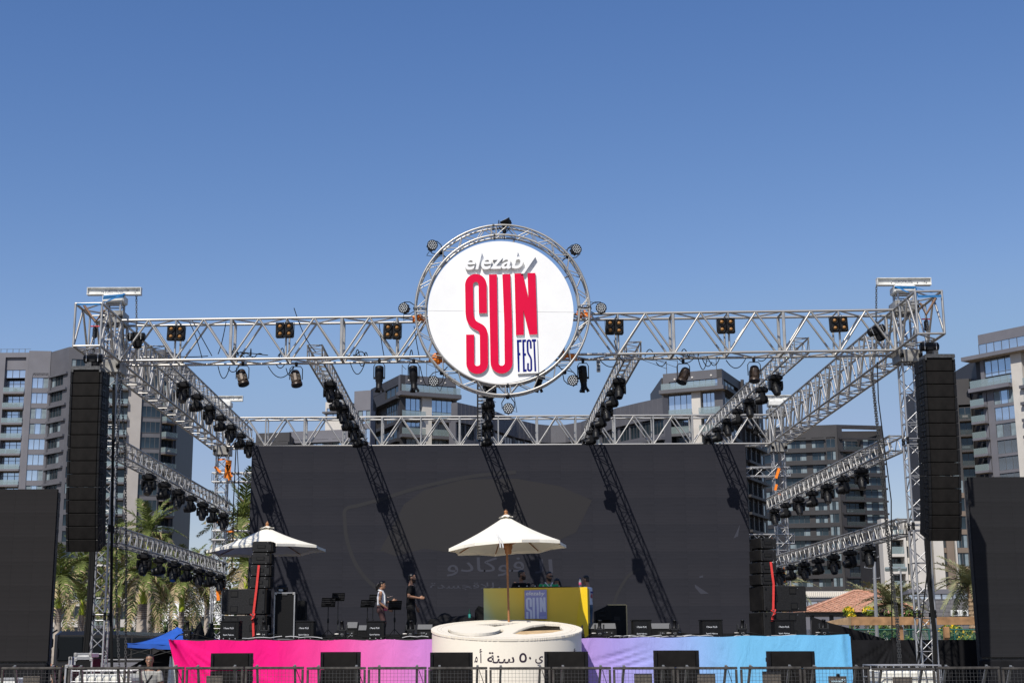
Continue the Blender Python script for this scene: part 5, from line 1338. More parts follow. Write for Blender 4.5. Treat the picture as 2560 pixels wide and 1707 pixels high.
# ================================================================ left side cases, bus, tent
def flight_case(label, px0, px1, py0, Y, zb_, d=.7, m=CAB, lid=False, rec=True):
    A, B = P(px0, 1700, Y), P(px1, py0, Y); w, h = B.x - A.x, B.z - zb_; c = V(((A.x + B.x) / 2, Y + d / 2, zb_ + h / 2))
    r = thing('flight_case', label, 'flight case', (c.x, c.y, zb_), 'flight cases left of the stage')
    MB().bbox(c, (w - .01, d, h - .01), .012).build('body', m, r)
    for sx in (-1, 1): MB().box(c + V((sx * (w / 2 - .015), -d / 2, 0)), (.035, .03, h)).build('edge_trim', ALU2, r)
    for sz in (-1, 1): MB().box(c + V((0, -d / 2, sz * (h / 2 - .015))), (w - .07, .03, .03)).build('edge_trim', ALU2, r)
    for sx in (-1, 1): MB().bbox(c + V((sx * (w / 2 - .03), -d / 2 - .01, h / 2 - .03)), (.07, .03, .07), .01).build('corner_cap', ALU, r)
    if rec: MB().bbox(c + V((w * .12, -d / 2 - .008, h * .12)), (min(.2, w * .4), .02, min(.13, h * .4)), .008).build('handle_dish', mat('brass_dish', (.22, .18, .12), .45, .5) if 'brass_dish' not in MATS else MATS['brass_dish'], r)
flight_case('black flight case with silver edges left of the left front tower', 183, 232, 1644, 30.5, 0)
flight_case('white shallow flight case on top of the black one at the left tower', 182, 230, 1631, 30.5, P(200, 1643.5, 30.5).z, .6, WHITEW, rec=False)
flight_case('blue flight case seen between the workers and the left tower', 169, 181, 1641, 33.5, 0, .5, mat('case_blue', (.02, .07, .25), .5))
flight_case('dark flight case standing behind the barrier under the workers', 161, 182, 1661, 29.0, 0, .6)
flight_case('low silver white flight case behind the barrier at the far left', -20, 47, 1694, 26.5, 0, .6, WHITEW)
# coach
Y = 46.; A, B = P(128, 1700, Y), P(298, 1576, Y); bus = thing('coach', 'dark parked coach behind the left front tower', 'bus', ((A.x + B.x) / 2, Y, 0))
w = B.x - A.x; xc = (A.x + B.x) / 2; zt = B.z + .0
DKB = mat('coach_paint', (.012, .013, .016), .2, 0, .1, 2); DKG = mat('coach_glass', (.006, .008, .010), .5, 0, spec=.1)
MB().bbox((xc, Y + 4, zt / 2 + .1), (w, 8, zt - .2), .12).build('body', DKB, bus)
MB().bbox((A.x + .55, Y - .02, 1.42), (.8, .06, .75), .03).build('windscreen', DKG, bus)
for k in range(3): MB().bbox((A.x + 1.55 + k * .62, Y - .02, 1.45), (.56, .06, .62), .02).build('window', DKG, bus)
MB().bbox((A.x + 1.05, Y - .02, 1.0), (.12, .05, 1.9), .02).build('door_pillar', BLK, bus)
MB().bbox((A.x + 2.1, Y - .03, .8), (1.9, .05, .4), .02).build('side_panel', mat('coach_grey', (.16, .16, .18), .4), bus)
MB().bbox((A.x + 1.9, Y - .035, 1.08), (2.0, .05, .04), .01).build('trim_strip', ALU2, bus)
for x in (.6, 2.6): MB().lathe((A.x + x, Y - .04, .42), [(.25, 0), (.42, .0), (.42, .2)], 20, (0, 1, 0)).build('wheel', BLK, bus)
m_ = MB(); m_.path([(A.x + .12, Y - .1, 2.0), (A.x + .02, Y - .3, 1.9), (A.x + .02, Y - .3, 1.75)], .03, 6); m_.bbox((A.x + .02, Y - .3, 1.6), (.14, .1, .3), .04); m_.build('wing_mirror', BLK, bus)
# tent
Y = 40.; tent = thing('canopy_tent', 'low blue folding canopy tent left of the pink stage skirt', 'tent', P(440, 1690, Y))
TB = mat('tent_blue', (.012, .085, .42), .75, 0, .12, 4, .15)
A, B = P(317, 1608, Y - 1.4), P(585, 1608, Y - 1.4); ze = A.z; pk = P(443, 1567, Y); xc = (A.x + B.x) / 2; hw = (B.x - A.x) / 2
cs = [V((xc - hw, Y - 1.4, ze + .02)), V((xc + hw, Y - 1.4, ze)), V((xc + hw, Y + 1.6, ze)), V((xc - hw, Y + 1.6, ze))]
mb = MB(); S = 8
for k in range(4):
    a, b = cs[k], cs[(k + 1) % 4]; rows = []
    for j in range(S + 1):
        t = j / S; row = []
        for i in range(S + 1):
            u = i / S; e = lerp(a, b, u); p = lerp(pk, e, t); p.z = lerp(ze, pk.z, (1 - t) ** 1.7) - .05 * t * math.sin(PI * u) * (1 - .2 * t) - .012 * math.sin(9 * u + 3 * t)
            row.append(p)
        rows.append(row)
    mb.loft(rows, False, True, closed=False)
mb.build('roof', TB, tent)
mb = MB()
for k in range(4):
    a, b = cs[k], cs[(k + 1) % 4]; rows = [[lerp(a, b, i / 12) - V((0, 0, .05 * math.sin(PI * i / 12) + d)) + V((0, .02 * math.sin(i * 2.1), 0)) for i in range(13)] for d in (.0, .12)]
    mb.loft(rows, False, True, closed=False)
mb.build('valance', TB, tent)
for p in cs: MB().tube(V((p.x, p.y, 0)), p - V((0, 0, .02)), .022, 6).build('leg', BLKM, tent)
mb = MB()
for k in range(4): a, b = cs[0] + (cs[1] - cs[0]) * k / 4, cs[0] + (cs[1] - cs[0]) * (k + 1) / 4; mb.tube(a - V((0, 0, .14)), b - V((0, 0, .34)), .014, 5); mb.tube(a - V((0, 0, .34)), b - V((0, 0, .14)), .014, 5)
mb.build('scissor_frame', BLKM, tent)
mb = MB(); mb.add([P(318, 1670, 39.0), P(400, 1626, 39.0), P(432, 1618, 39.0), P(434, 1720, 39.0), P(300, 1720, 39.0)], [(0, 1, 2, 3, 4)])
o = mb.build('ground_sheet', DRAPE); o.modifiers.new('t', 'SOLIDIFY').thickness = .02; tag(o, 'slanting black cloth hung under the blue tent', 'cloth')
mb = MB(); mb.add([P(470, 1598, 36.6), P(503, 1553, 36.6), P(511, 1580, 36.4), P(513, 1598, 36.3)], [(0, 1, 2, 3)]); mb.add([P(508, 1598, 36.9), P(533, 1554, 36.9), P(535, 1580, 36.7), P(536, 1598, 36.6)], [(0, 1, 2, 3)])
o = mb.build('cloth_flags', DRAPE); o.modifiers.new('t', 'SOLIDIFY').thickness = .02; tag(o, 'two pointed black cloths at the left end of the stage deck', 'cloth')
# ================================================================ right drapes
def gather(u, w):
    x = (u - .36) * 9; d = 0
    for k in range(9):
        a = -1.3 + k * .30; d += .05 * math.exp(-((x - math.tan(a) * w * 2.0) / (.05 + .12 * w)) ** 2)
    return d + .02 * math.sin(u * 30 + w)
A, B = P(2116, 1600, 36.5), P(2445, 1600, 36.5); zt0 = P(2120, 1599, 36.5).z
mb = cloth(A.x, B.x, lambda u: zt0 + .06 * math.exp(-((u - .37) / .02) ** 2) + .0 * u, .02, 36.5, gather, 160, 26)
tag(mb.build('black_drape', DRAPE), 'long black drape gathered at one point right of the stage', 'drape')
pts = [P(2030, 1541, 40.5), P(2075, 1556, 40.5), P(2130, 1571, 40.5), P(2212, 1596, 40.5), P(2212, 1640, 40.5), P(2030, 1640, 40.5)]
o = MB().prism(pts, (0, .03, 0)).build('black_drape', DRAPE); tag(o, 'sloping black cloth behind the right end of the stage', 'drape')
# ================================================================ buildings
CLAD = mat('grey_cladding', (.140, .138, .156), .55, 0, .08, .35)
CLADD = mat('dark_cladding', (.032, .030, .032), .55, 0, .15, .35)
CLADB = mat('charcoal_cladding', (.092, .091, .102), .55, 0, .12, .3)
STONE = mat('cream_cladding', (.52, .49, .45), .7, 0, .06, .5)
SOFF = mat('beige_soffit', (.40, .31, .22), .7)
GLASS = mat('blue_glass', (.52, .61, .71), .07, .8, .2, .15, coord='Object')
GLASSD = mat('dark_glass', (.032, .048, .060), .08, .5, .5, .2)
GLASSW = mat('teal_rail_glass', (.34, .42, .42), .15, .3)
GLASSW.node_tree.nodes['Principled BSDF'].inputs['Alpha'].default_value = .5
GLASSR = mat('dark_rail_glass', (.06, .07, .068), .15, .2)
GLASSR.node_tree.nodes['Principled BSDF'].inputs['Alpha'].default_value = .55
MULL = mat('window_frame', (.07, .07, .075), .5)
CURT = mat('curtain', (.17, .215, .24), .8, 0, .25, .8)
class Facade:
    """one flat stretch of facade between plan points a and b (left to right as seen)"""
    def __init__(s, root, a, b, ztop):
        s.r = root; s.a, s.b = V((a.x, a.y, 0)), V((b.x, b.y, 0)); s.zt = ztop
        s.u = (s.b - s.a); s.L = s.u.length; s.u.normalize(); s.n = V((s.u.y, -s.u.x, 0))       # towards the viewer
        if s.n.y > 0: s.n = -s.n
        s.R = Matrix((s.u, -s.n, V((0, 0, 1)))).transposed()
    def p(s, u, z, d=0.): return s.a + s.u * (u * s.L) + s.n * d + V((0, 0, z))
    def slab(s, mb, u0, u1, z0, z1, d0, d1, m=0):
        """box from depth d0 to d1 (positive = towards the viewer)"""
        c = s.p((u0 + u1) / 2, (z0 + z1) / 2, (d0 + d1) / 2)
        mb.box(c, ((u1 - u0) * s.L, abs(d1 - d0), z1 - z0), s.R, m)
_wm = {}
def window(f, u0, u1, z0, z1, n, glass, d=-.25, curtain=0., split=None):
    w, h = (u1 - u0) * f.L, z1 - z0; key = (round(w, 2), round(h, 2), n, glass.name, split)
    if key not in _wm:
        g = MB().box((0, 0, 0), (w, .06, h)).mesh('window', glass); q = MB()
        for k in range(n + 1): q.box((-w / 2 + w * k / n, -.06, 0), (.09, .08, h))
        for z in (-h / 2, h / 2): q.box((0, -.06, z), (w, .085, .1))
        if split: q.box((0, -.06, h * split), (w, .082, .08))
        _wm[key] = (g, q.mesh('frame', MULL))
    g, q = _wm[key]; M = Matrix.Translation(f.p((u0 + u1) / 2, (z0 + z1) / 2, d)) @ f.R.to_4x4()
    o = inst('window', g, f.r, M); inst('frame', q, o, M)
    if curtain and random.random() < curtain:
        key = ('c', round(w, 2), round(h, 2)); 
        if key not in _wm:
            _wm[key] = MB().box((0, -.035, 0), (w * .27, .012, h * .96)).mesh('curtain', CURT)
        for sx in random.choice(((-1, 1), (-1,), (1,), (-1, 1))): inst('curtain', _wm[key], o, M @ Matrix.Translation((sx * w * .34, 0, 0)))
def column(f, wall, u0, u1, floors, kind, n=3, glass=None, hs=.9, curtain=.0, soff=True):
    """floors: list of slab levels from the top down; wall: MB of wall pieces"""
    for k in range(len(floors) - 1):
        z1, z0 = floors[k], floors[k + 1]
        if kind == 'win':
            f.slab(wall, u0, u1, z0, z0 + hs, -.6, 0); window(f, u0, u1, z0 + hs, z1, n, glass, -.2, curtain)
        elif kind == 'glass':
            f.slab(wall, u0, u1, z0, z0 + hs, -.6, -.1); window(f, u0, u1, z0 + hs, z1, n, glass, -.12, curtain)
        elif kind in ('balc', 'balcout'):
            rec = -1.6 if kind == 'balc' else -.4; out = .35 if kind == 'balc' else 1.3
            window(f, u0, u1, z0 + .25, z1 - .35, n, glass, rec, curtain, .22 if kind == 'balc' else None)
            s = MB(); f.slab(s, u0, u1, z0 - .18, z0 + .22, rec, out); o = s.build('balcony', f.wallm, f.r)
            if soff: s = MB(); f.slab(s, u0 + .002, u1 - .002, z0 - .21, z0 - .185, rec, out - .05); s.build('soffit', SOFF, o)
            s = MB(); f.slab(s, u0, u1, z0 + .22, z0 + 1.2, out - .08, out - .03)
            if kind == 'balcout':
                f.slab(s, u0, u0 + .05 / f.L, z0 + .22, z0 + 1.2, rec, out - .09); f.slab(s, u1 - .05 / f.L, u1, z0 + .22, z0 + 1.2, rec, out - .09)
            s.build('railing', getattr(f, 'railm', GLASSW), o)
            if random.random() < .45:
                s = MB()
                for q in range(random.randint(1, 3)):
                    uu = random.uniform(u0 + .1 * (u1 - u0), u0 + .8 * (u1 - u0)); c = f.p(uu, z0 + .6, lerp(rec, out, .5)); s.bbox(c, (.6, .6, .4), .1, f.R); s.bbox(c + V((0, .25, .3)), (.6, .12, .5), .05, f.R)
                tag(s.build('balcony_furniture', random.choice([STONE, CLADD, CURT]), o), kind='stuff')
def core(root, pts, z, m, back=18):
    """dark inner body behind the facade skin so that nothing shows through"""
    mb = MB(); q = [V((p.x, p.y + 2.4, 0)) for p in pts]; poly = q + [V((q[-1].x, q[-1].y + back, 0)), V((q[0].x, q[0].y + back, 0))]
    n = len(poly); vs = poly + [p + V((0, 0, z)) for p in poly]
    fs = [tuple(range(n, 2 * n))] + [(i, (i + 1) % n, n + (i + 1) % n, n + i) for i in range(n)]
    mb.add(vs, fs, False); mb.build('core_wall', m, root)
def levels(z, first, h, n): return [z - first - h * k for k in range(n) if z - first - h * k > -2]

# ---- A: grey tower block at the left
ZA = 62.
def pa(x, y): return PZ(x, y, ZA)
A_ = thing('apartment_tower', 'wide grey apartment tower with glass balconies at the left edge', 'building', (pa(80, 881).x, 300, 0))
aw, adw, acw = MB(), MB(), MB()
FLA = levels(ZA, 5.4, 3.22, 20)
f = Facade(A_, pa(-230, 884), pa(73, 881), ZA); f.wallm = CLAD
f.slab(aw, 0, 1, ZA - 1.0, ZA, -1.2, 0); 
for u0, u1 in ((.02, .20), (.30, .48), (.58, .76), (.81, .98)):
    column(f, aw, u0, u1, FLA, 'balc', 3, GLASS, curtain=.2); f.slab(aw, u0, u1, ZA - 3.6, ZA - 1.0, -1.0, -.5); window(f, u0, u1, ZA - 5.3, ZA - 3.6, 3, GLASS, -.7)
for u0, u1 in ((0, .02), (.20, .30), (.48, .58), (.76, .81), (.98, 1.0)): f.slab(aw, u0, u1, 0, ZA - 1.0, -2.2, .05)
f = Facade(A_, pa(73, 880), pa(128, 881), ZA); f.wallm = CLAD
f.slab(aw, 0, 1, ZA - 5.0, ZA + .3, -1, 0); column(f, aw, .22, .95, [ZA - 4.6] + FLA[0:], 'win', 3, GLASS, 1.0, .5)
f.slab(aw, 0, .2199, 0, ZA - 5.0, -2, .12); f.slab(aw, .9501, 1, 0, ZA - 5.0, -2, .0)
f = Facade(A_, pa(129, 880), pa(174, 867), ZA); f.wallm = CLADB
f.slab(adw, 0, 1, ZA - 5.2, ZA, -1, 0); column(f, adw, .1, .74, FLA, 'win', 4, GLASSD, .95, .8); f.slab(adw, 0, .099, 0, ZA - 5.2, -2, .2); f.slab(adw, .741, 1, 0, ZA - 5.2, -2, .0)
for k, z in enumerate(FLA): f.slab(adw, .0, 1, z - .25, z + .2, .0, .5)
f = Facade(A_, pa(174, 867), pa(272, 872), ZA); f.wallm = CLADB
f.slab(adw, 0, 1, ZA - 2.5, ZA, -1, 0)
for u0, u1 in ((.08, .42), (.55, .92)): column(f, adw, u0, u1, [ZA - 2.2] + FLA, 'win', 3, GLASSD, 1.0, .6)
for u0, u1 in ((0, .079), (.421, .549), (.921, 1)): f.slab(adw, u0, u1, 0, ZA - 2.5, -2, 0)
f = Facade(A_, pa(272, 872), pa(361, 874), ZA); f.wallm = CLADB
f.slab(aw, 0, 1, ZA - 2.2, ZA, -1, 0); column(f, acw, .0, .62, FLA, 'balcout', 3, GLASSD, curtain=.6); f.slab(acw, .621, 1, 0, ZA - 2.2, -2, .4)
f = Facade(A_, pa(361, 874), pa(409, 876), ZA); f.wallm = CLADB
f.slab(adw, 0, 1, ZA - 3.0, ZA, -1, 0); column(f, adw, .0, 1, [ZA - 2.6] + FLA, 'glass', 4, GLASSD, .95, .0)
f = Facade(A_, pa(409, 876), pa(443, 884), ZA); f.wallm = CLADB
f.slab(adw, 0, 1, ZA - 2.2, ZA, -1, 0); column(f, adw, .12, .95, FLA, 'balcout', 3, GLASSD); f.slab(adw, 0, .119, 0, ZA - 2.2, -2, 0); f.slab(adw, .951, 1, 0, ZA - 2.2, -2, .1)
aw.build('wall', CLAD, A_); adw.build('wall', CLADB, A_); acw.build('wall', mat('shaded_cream_cladding', (.34, .315, .295), .7, 0, .06, .5), A_)  # cream pier darkened in colour, standing for its dimmer, angled face
core(A_, [pa(-230, 884), pa(128, 881), pa(174, 867), pa(272, 872), pa(443, 884)], ZA - .5, CLADD)
rl = MB(); f = Facade(A_, pa(-230, 884), pa(73, 881), ZA)
for k in range(20): f.slab(rl, k / 20, k / 20 + .004, ZA, ZA + 1.0, -1, -.95)
f.slab(rl, 0, 1, ZA + .95, ZA + 1.0, -1, -.95); tag(rl.build('roof_railing', STEEL, A_), kind='stuff')
# lower podium block seen between the palms
PB = thing('podium_block', 'pale grey and white low wing of the tower behind the left palms', 'building', P(250, 1560, 210))
pw_ = MB(); f = Facade(PB, P(120, 1470, 210), P(350, 1480, 212), 11.0); f.wallm = CLAD; FL = [10.4, 7.4, 4.4, 1.2]
f.slab(pw_, 0, 1, 10.4, 11.2, -1, 0); column(f, pw_, .05, .38, FL, 'win', 4, GLASSD, 1.1, .5); column(f, pw_, .42, .75, FL, 'balcout', 3, GLASSD); column(f, pw_, .8, .95, FL, 'win', 2, GLASSD, 1.1)
for u0, u1 in ((0, .049), (.381, .419), (.751, .799), (.951, 1)): f.slab(pw_, u0, u1, 0, 10.4, -2, 0)
pw_.build('wall', STONE, PB); core(PB, [P(120, 1470, 210), P(350, 1480, 212)], 10.8, CLADD, 10)
LW = thing('white_pavilion', 'white low building with patterned screen wall behind palms left of the stage', 'building', P(470, 1560, 150)); lw = MB()
f = Facade(LW, P(400, 1510, 150), P(600, 1510, 150), 6.0); f.wallm = STONE; f.slab(lw, 0, 1, 4.6, 6.2, -4, 0); f.slab(lw, 0, .3, 0, 4.6, -4, 0); f.slab(lw, .7, 1, 0, 4.6, -4, 0); f.slab(lw, .3, .7, 0, 1, -4, 0)
window(f, .3, .7, 1.0, 4.6, 6, GLASSD, -.4); lw.build('wall', WHITE, LW)
sc_ = MB()
for i in range(16):
    for j in range(4): f.slab(sc_, .36 + i * .03, .36 + i * .03 + .018, 4.75 + j * .35, 4.95 + j * .35, 0, .12)
tag(sc_.build('patterned_screen', WHITEW, LW), kind='stuff')

# ---- middle left block
ZM = 52.7
def pm2(x, y, z=ZM): return PZ(x, y, z)
M1 = thing('apartment_block', 'dark grey apartment block with white pillar behind the truss left of the sign', 'building', (pm2(1001, 936).x, 275, 0))
mw, mdw, mst = MB(), MB(), MB()
f = Facade(M1, pm2(927, 973), pm2(1001, 936), ZM); f.wallm = CLADB
f.slab(mdw, 0, 1, ZM - 1.8, ZM, -1, 0); window(f, .5, .95, ZM - 4.0, ZM - 1.8, 3, GLASSD, -.3); f.slab(mdw, 0, .5, ZM - 4.0, ZM - 1.8, -1, -.05); f.slab(mdw, .95, 1, ZM - 4.0, ZM - 1.8, -1, 0)
for z in levels(ZM, 4.4, 4.6, 1) + levels(ZM, 9.4, 3.3, 10): f.slab(mdw, 0, 1, z - .3, z + .35, -1, .9)
window(f, .5, .98, ZM - 8.9, ZM - 4.8, 6, GLASSD, -.4, 0, .1); window(f, .1, .45, ZM - 8.9, ZM - 4.8, 3, GLASSD, -1.2); f.slab(mdw, 0, .1, 0, ZM - 4.1, -2, 0)
for z in levels(ZM, 12.4, 3.3, 9): window(f, .12, .98, z, z + 2.5, 7, GLASSD, -.4)
f = Facade(M1, pm2(1001, 936), pm2(1139, 947), ZM); f.wallm = CLADB
f.slab(mw, 0, 1, ZM - 1.6, ZM, -1, 0); window(f, .10, .98, ZM - 3.3, ZM - 1.6, 8, GLASS, -.5); f.slab(mw, 0, .1, ZM - 3.3, ZM - 1.6, -1, 0)
s = MB(); f.slab(s, -.02, 1.04, ZM - 3.4, ZM - 2.1, 1.3, 1.36); s.build('railing', GLASSW, M1)
f.slab(mw, -.04, 1.05, ZM - 4.2, ZM - 3.4, -1, 1.6); s = MB(); f.slab(s, -.02, 1.03, ZM - 4.25, ZM - 4.21, -.5, 1.5); s.build('soffit', SOFF, M1)
for k in range(4): MB().lathe(f.p(.15 + .22 * k, ZM - 1.0, .06), [(.0, .04), (.18, .04), (.2, 0)], 10, f.n).build('round_lamp', STONE, M1)
f.slab(mst, .38, .55, 0, ZM - 4.25, -1.5, .5); f.slab(mdw, 0, .10, 0, ZM - 4.25, -1.5, 0); f.slab(mw, .95, 1, 0, ZM - 4.25, -1.5, 0)
window(f, .10, .38, ZM - 8.3, ZM - 4.4, 3, GLASS, -.3, .0, -.12); window(f, .555, .95, ZM - 8.3, ZM - 4.4, 4, GLASS, -.3, .0, -.12)
z = ZM - 8.4
while z > 2:
    s = MB(); f.slab(s, .0, .42, z + .1, z + 1.3, 1.1, 1.16); s.build('railing', GLASSW, M1); s = MB(); f.slab(s, .545, 1.03, z + .1, z + 1.3, 1.1, 1.16); s.build('railing', GLASSW, M1)
    s = MB(); f.slab(s, .0, .376, z - .5, z + .1, -.5, 1.2); o = s.build('balcony', CLADB, M1); s = MB(); f.slab(s, .01, .37, z - .55, z - .51, -.3, 1.1); s.build('soffit', SOFF, o)
    s = MB(); f.slab(s, .556, 1.03, z - .5, z + .1, -.5, 1.2); o = s.build('balcony', CLADB, M1); s = MB(); f.slab(s, .56, 1.02, z - .55, z - .51, -.3, 1.1); s.build('soffit', SOFF, o)
    window(f, .12, .376, z - 3.0, z - .5, 3, GLASS, -.3, .4); window(f, .556, .84, z - 3.0, z - .5, 2, GLASS, -.3, .4); window(f, .88, .95, z - 3.0, z - .5, 1, GLASSD, -.6); f.slab(mw, .84, .88, z - 3.2, z - .5, -1, 0)
    z -= 3.3
mw.build('wall', CLADB, M1); mdw.build('wall', CLADD, M1); mst.build('pillar', STONE, M1)
core(M1, [pm2(927, 973), pm2(1001, 936), pm2(1139, 947)], ZM - .3, CLADD)
mt = MB()
for x, y, h, a in ((1003, 936, 2.6, .4), (1065, 941, 3.5, 1.2), (1088, 943, 3.0, 1.2)): p = pm2(x, y); p.y += 3; mt.tube(p, p + V((0, 0, h)), .06, 5); mt.tube(p + V((0, 0, h * .9)), p + V((a * 2, 0, h * .6)), .05, 5)
mt.build('roof_davit', STEEL, M1)
ZW = 46.5
W1 = thing('apartment_wing', 'narrow grey wing with glass column left of the pillar block', 'building', (PZ(905, 977, ZW).x, 280, 0)); ww = MB()
f = Facade(W1, PZ(886, 978, ZW), PZ(927, 975, ZW), ZW); f.wallm = CLAD; f.slab(ww, 0, 1, ZW - 3.6, ZW, -1, 0); column(f, ww, .25, .97, [ZW - 3.4] + levels(ZW, 6.9, 3.4, 14), 'win', 3, GLASS, .9, .3); f.slab(ww, 0, .249, 0, ZW - 3.6, -2, .1); f.slab(ww, .971, 1, 0, ZW - 3.6, -2, 0)
ww.build('wall', CLAD, W1); core(W1, [PZ(886, 978, ZW), PZ(927, 975, ZW)], ZW - .4, CLADD, 12)
# low blocks at left of it
for nm, lab, pts, z, wm in (('low_apartment_block', 'low grey block with cream penthouse behind the back truss at left', [(724, 1079), (887, 1072)], 40., CLAD), ('low_apartment_block', 'plain beige grey low block above the left end of the big screen', [(640, 1083), (724, 1080)], 39., CLADD)):
    r = thing(nm, lab, 'building', (PZ(*pts[0], z).x, 300, 0)); w_ = MB(); f = Facade(r, PZ(*pts[0], z), PZ(*pts[1], z), z); f.wallm = CLADB
    f.slab(w_, 0, 1, z - 1.6, z, -1, 0); FL = levels(z, 2.0, 3.4, 11)
    for u0, u1 in ((.06, .28), (.33, .6), (.66, .94)): column(f, w_, u0, u1, FL, 'win', 3, GLASS if wm == CLAD else GLASSD, .9, .4)
    for u0, u1 in ((0, .059), (.281, .329), (.601, .659), (.941, 1)): f.slab(w_, u0, u1, 0, z - 1.6, -2, 0)
    for q in FL[:4]: f.slab(w_, -.02, 1.02, q - .3, q + .2, .01, 1.0)
    w_.build('wall', wm, r); core(r, [PZ(*pts[0], z), PZ(*pts[1], z)], z - .3, CLADD, 14)
    if wm == CLAD:
        zp = P(830, 1013, f.a.y + 2).z; s = MB(); f.slab(s, .54, .90, z, zp, -4, -.2); s.build('penthouse', STONE, r); window(f, .57, .85, z + 2.0, z + 4.0, 3, GLASS, -.1); s = MB(); f.slab(s, .52, .93, zp - 2.2, zp - 1.9, -4, .8); s.build('penthouse_slab', CLADB, r)
# ---- concave low range between the blocks
ZR = 45.
RNG = thing('curved_apartment_range', 'low curving dark apartment range between the two pillar blocks', 'building', (PZ(1400, 1060, ZR).x, 350, 0)); rw = MB(); rd = MB()
pts = [(1139, 1006), (1188, 1017), (1235, 1029), (1285, 1048), (1335, 1060), (1376, 1064), (1416, 1062), (1456, 1055), (1500, 1038), (1545, 1020), (1600, 1007), (1660, 994)]
for k in range(len(pts) - 1):
    f = Facade(RNG, PZ(*pts[k], ZR), PZ(*pts[k + 1], ZR), ZR); f.wallm = CLADD; hi = abs(pts[k][1] + pts[k + 1][1]) / 2 < 1035
    f.slab(rw, 0, 1, ZR - 3.6, ZR, -1, .4)
    for i in range(5): f.slab(rd, .2 * i, .2 * i + .006, ZR - 3.6, ZR, .4, .43)
    FL = levels(ZR, 3.9, 3.4, 6)
    column(f, rw, .06, .47, FL, 'win', 3, GLASS if not hi else GLASSD, .9, .3); column(f, rw, .53, .94, FL, 'win', 3, GLASS if not hi else GLASSD, .9, .3)
    for u0, u1 in ((0, .059), (.471, .529), (.941, 1)): f.slab(rw, u0, u1, 0, ZR - 3.6, -1.5, 0)
    for z in FL[1:4]: f.slab(rw, 0, 1, z - .3, z + .25, .01, .9 if hi else .3)
rw.build('wall', CLADB, RNG); tag(rd.build('parapet_joints', CLAD, RNG), kind='stuff'); core(RNG, [PZ(x, y, ZR) for x, y in pts], ZR - .5, CLADD, 60)
# ---- middle right block
Z2 = 52.7
M2 = thing('apartment_block', 'grey apartment block with white pillar and roof terrace right of the sign', 'building', (PZ(1730, 928, Z2).x, 275, 0)); nw, nd, nst = MB(), MB(), MB()
f = Facade(M2, PZ(1657, 935, Z2), PZ(1804, 921.5, Z2), Z2); f.wallm = CLADB
f.slab(nw, 0, 1, Z2 - 1.7, Z2, -1, 0); window(f, .1, .92, Z2 - 3.3, Z2 - 1.7, 8, GLASS, -.5); f.slab(nw, .92, 1, Z2 - 3.3, Z2 - 1.7, -1, 0); f.slab(nw, 0, .1, Z2 - 3.3, Z2 - 1.7, -1, 0)
s = MB(); f.slab(s, .0, .92, Z2 - 3.4, Z2 - 2.2, 1.3, 1.36); s.build('railing', GLASSW, M2)
f.slab(nw, -.03, 1.06, Z2 - 4.1, Z2 - 3.4, -1, 1.6); s = MB(); f.slab(s, -.01, 1.04, Z2 - 4.15, Z2 - 4.11, -.5, 1.5); s.build('soffit', SOFF, M2)
for u, z in ((.2, 1.25), (.5, 1.2), (.82, 1.1)): MB().lathe(f.p(u, Z2 - z, .06), [(.0, .04), (.2, .04), (.22, 0)], 10, f.n).build('round_lamp', STONE, M2)
f.slab(nst, .49, .64, 0, Z2 - 4.15, -1.5, .5); f.slab(nw, 0, .08, 0, Z2 - 4.15, -1.5, 0); f.slab(nw, .86, 1, 0, Z2 - 4.15, -1.5, 0)
window(f, .08, .488, Z2 - 8.6, Z2 - 4.3, 4, GLASS, -.3, 0, -.2); window(f, .66, .86, Z2 - 8.2, Z2 - 4.3, 3, GLASS, -.3, 0, -.2)
z = Z2 - 8.7
while z > 2:
    s = MB(); f.slab(s, .02, .50, z + .1, z + 1.4, 1.1, 1.16); s.build('railing', GLASSW, M2); s = MB(); f.slab(s, .62, .98, z + .1, z + 1.4, 1.1, 1.16); s.build('railing', GLASSW, M2)
    s = MB(); f.slab(s, .0, .485, z - .4, z + .1, -.5, 1.2); o = s.build('balcony', CLADB, M2); s = MB(); f.slab(s, .645, 1, z - .4, z + .1, -.5, 1.2); o = s.build('balcony', CLADB, M2)
    window(f, .1, .2, z - 3.0, z - .4, 1, GLASSD, -1); window(f, .24, .485, z - 3.0, z - .4, 3, GLASS, -.3, .4); window(f, .67, .86, z - 3.0, z - .4, 2, GLASS, -.3, .4); f.slab(nw, .2, .24, z - 3.3, z - .4, -1, 0)
    z -= 3.3
f = Facade(M2, PZ(1804, 921.5, Z2), PZ(1845, 950, Z2), Z2); f.wallm = CLADD
f.slab(nd, 0, 1, Z2 - 1.7, Z2, -1, 0); window(f, .05, .8, Z2 - 3.4, Z2 - 1.7, 4, GLASSD, -.3); f.slab(nd, -.02, 1, Z2 - 4.1, Z2 - 3.4, -1, 1.0); window(f, .05, .9, Z2 - 8.4, Z2 - 4.2, 6, GLASSD, -.3)
for z in levels(Z2, 8.8, 3.6, 11): f.slab(nd, 0, 1, z - .4, z + .3, -1, .4); window(f, .1, .9, z - 3.2, z - .4, 4, GLASSD, -.3)
f = Facade(M2, PZ(1845, 950, Z2), PZ(1905, 985, Z2), Z2); f.wallm = CLADD; f.slab(nd, 0, 1, 0, Z2, -1, 0)
for k in range(4): f.slab(nd, .2 * k + .1, .2 * k + .14, 0, Z2 + .4, 0, .5)
for z in levels(Z2, 9, 3.4, 10): f.slab(nd, .1, .95, z - .3, z + .2, 0, 1.2); window(f, .15, .9, z + .3, z + 2.6, 4, GLASSD, .05)
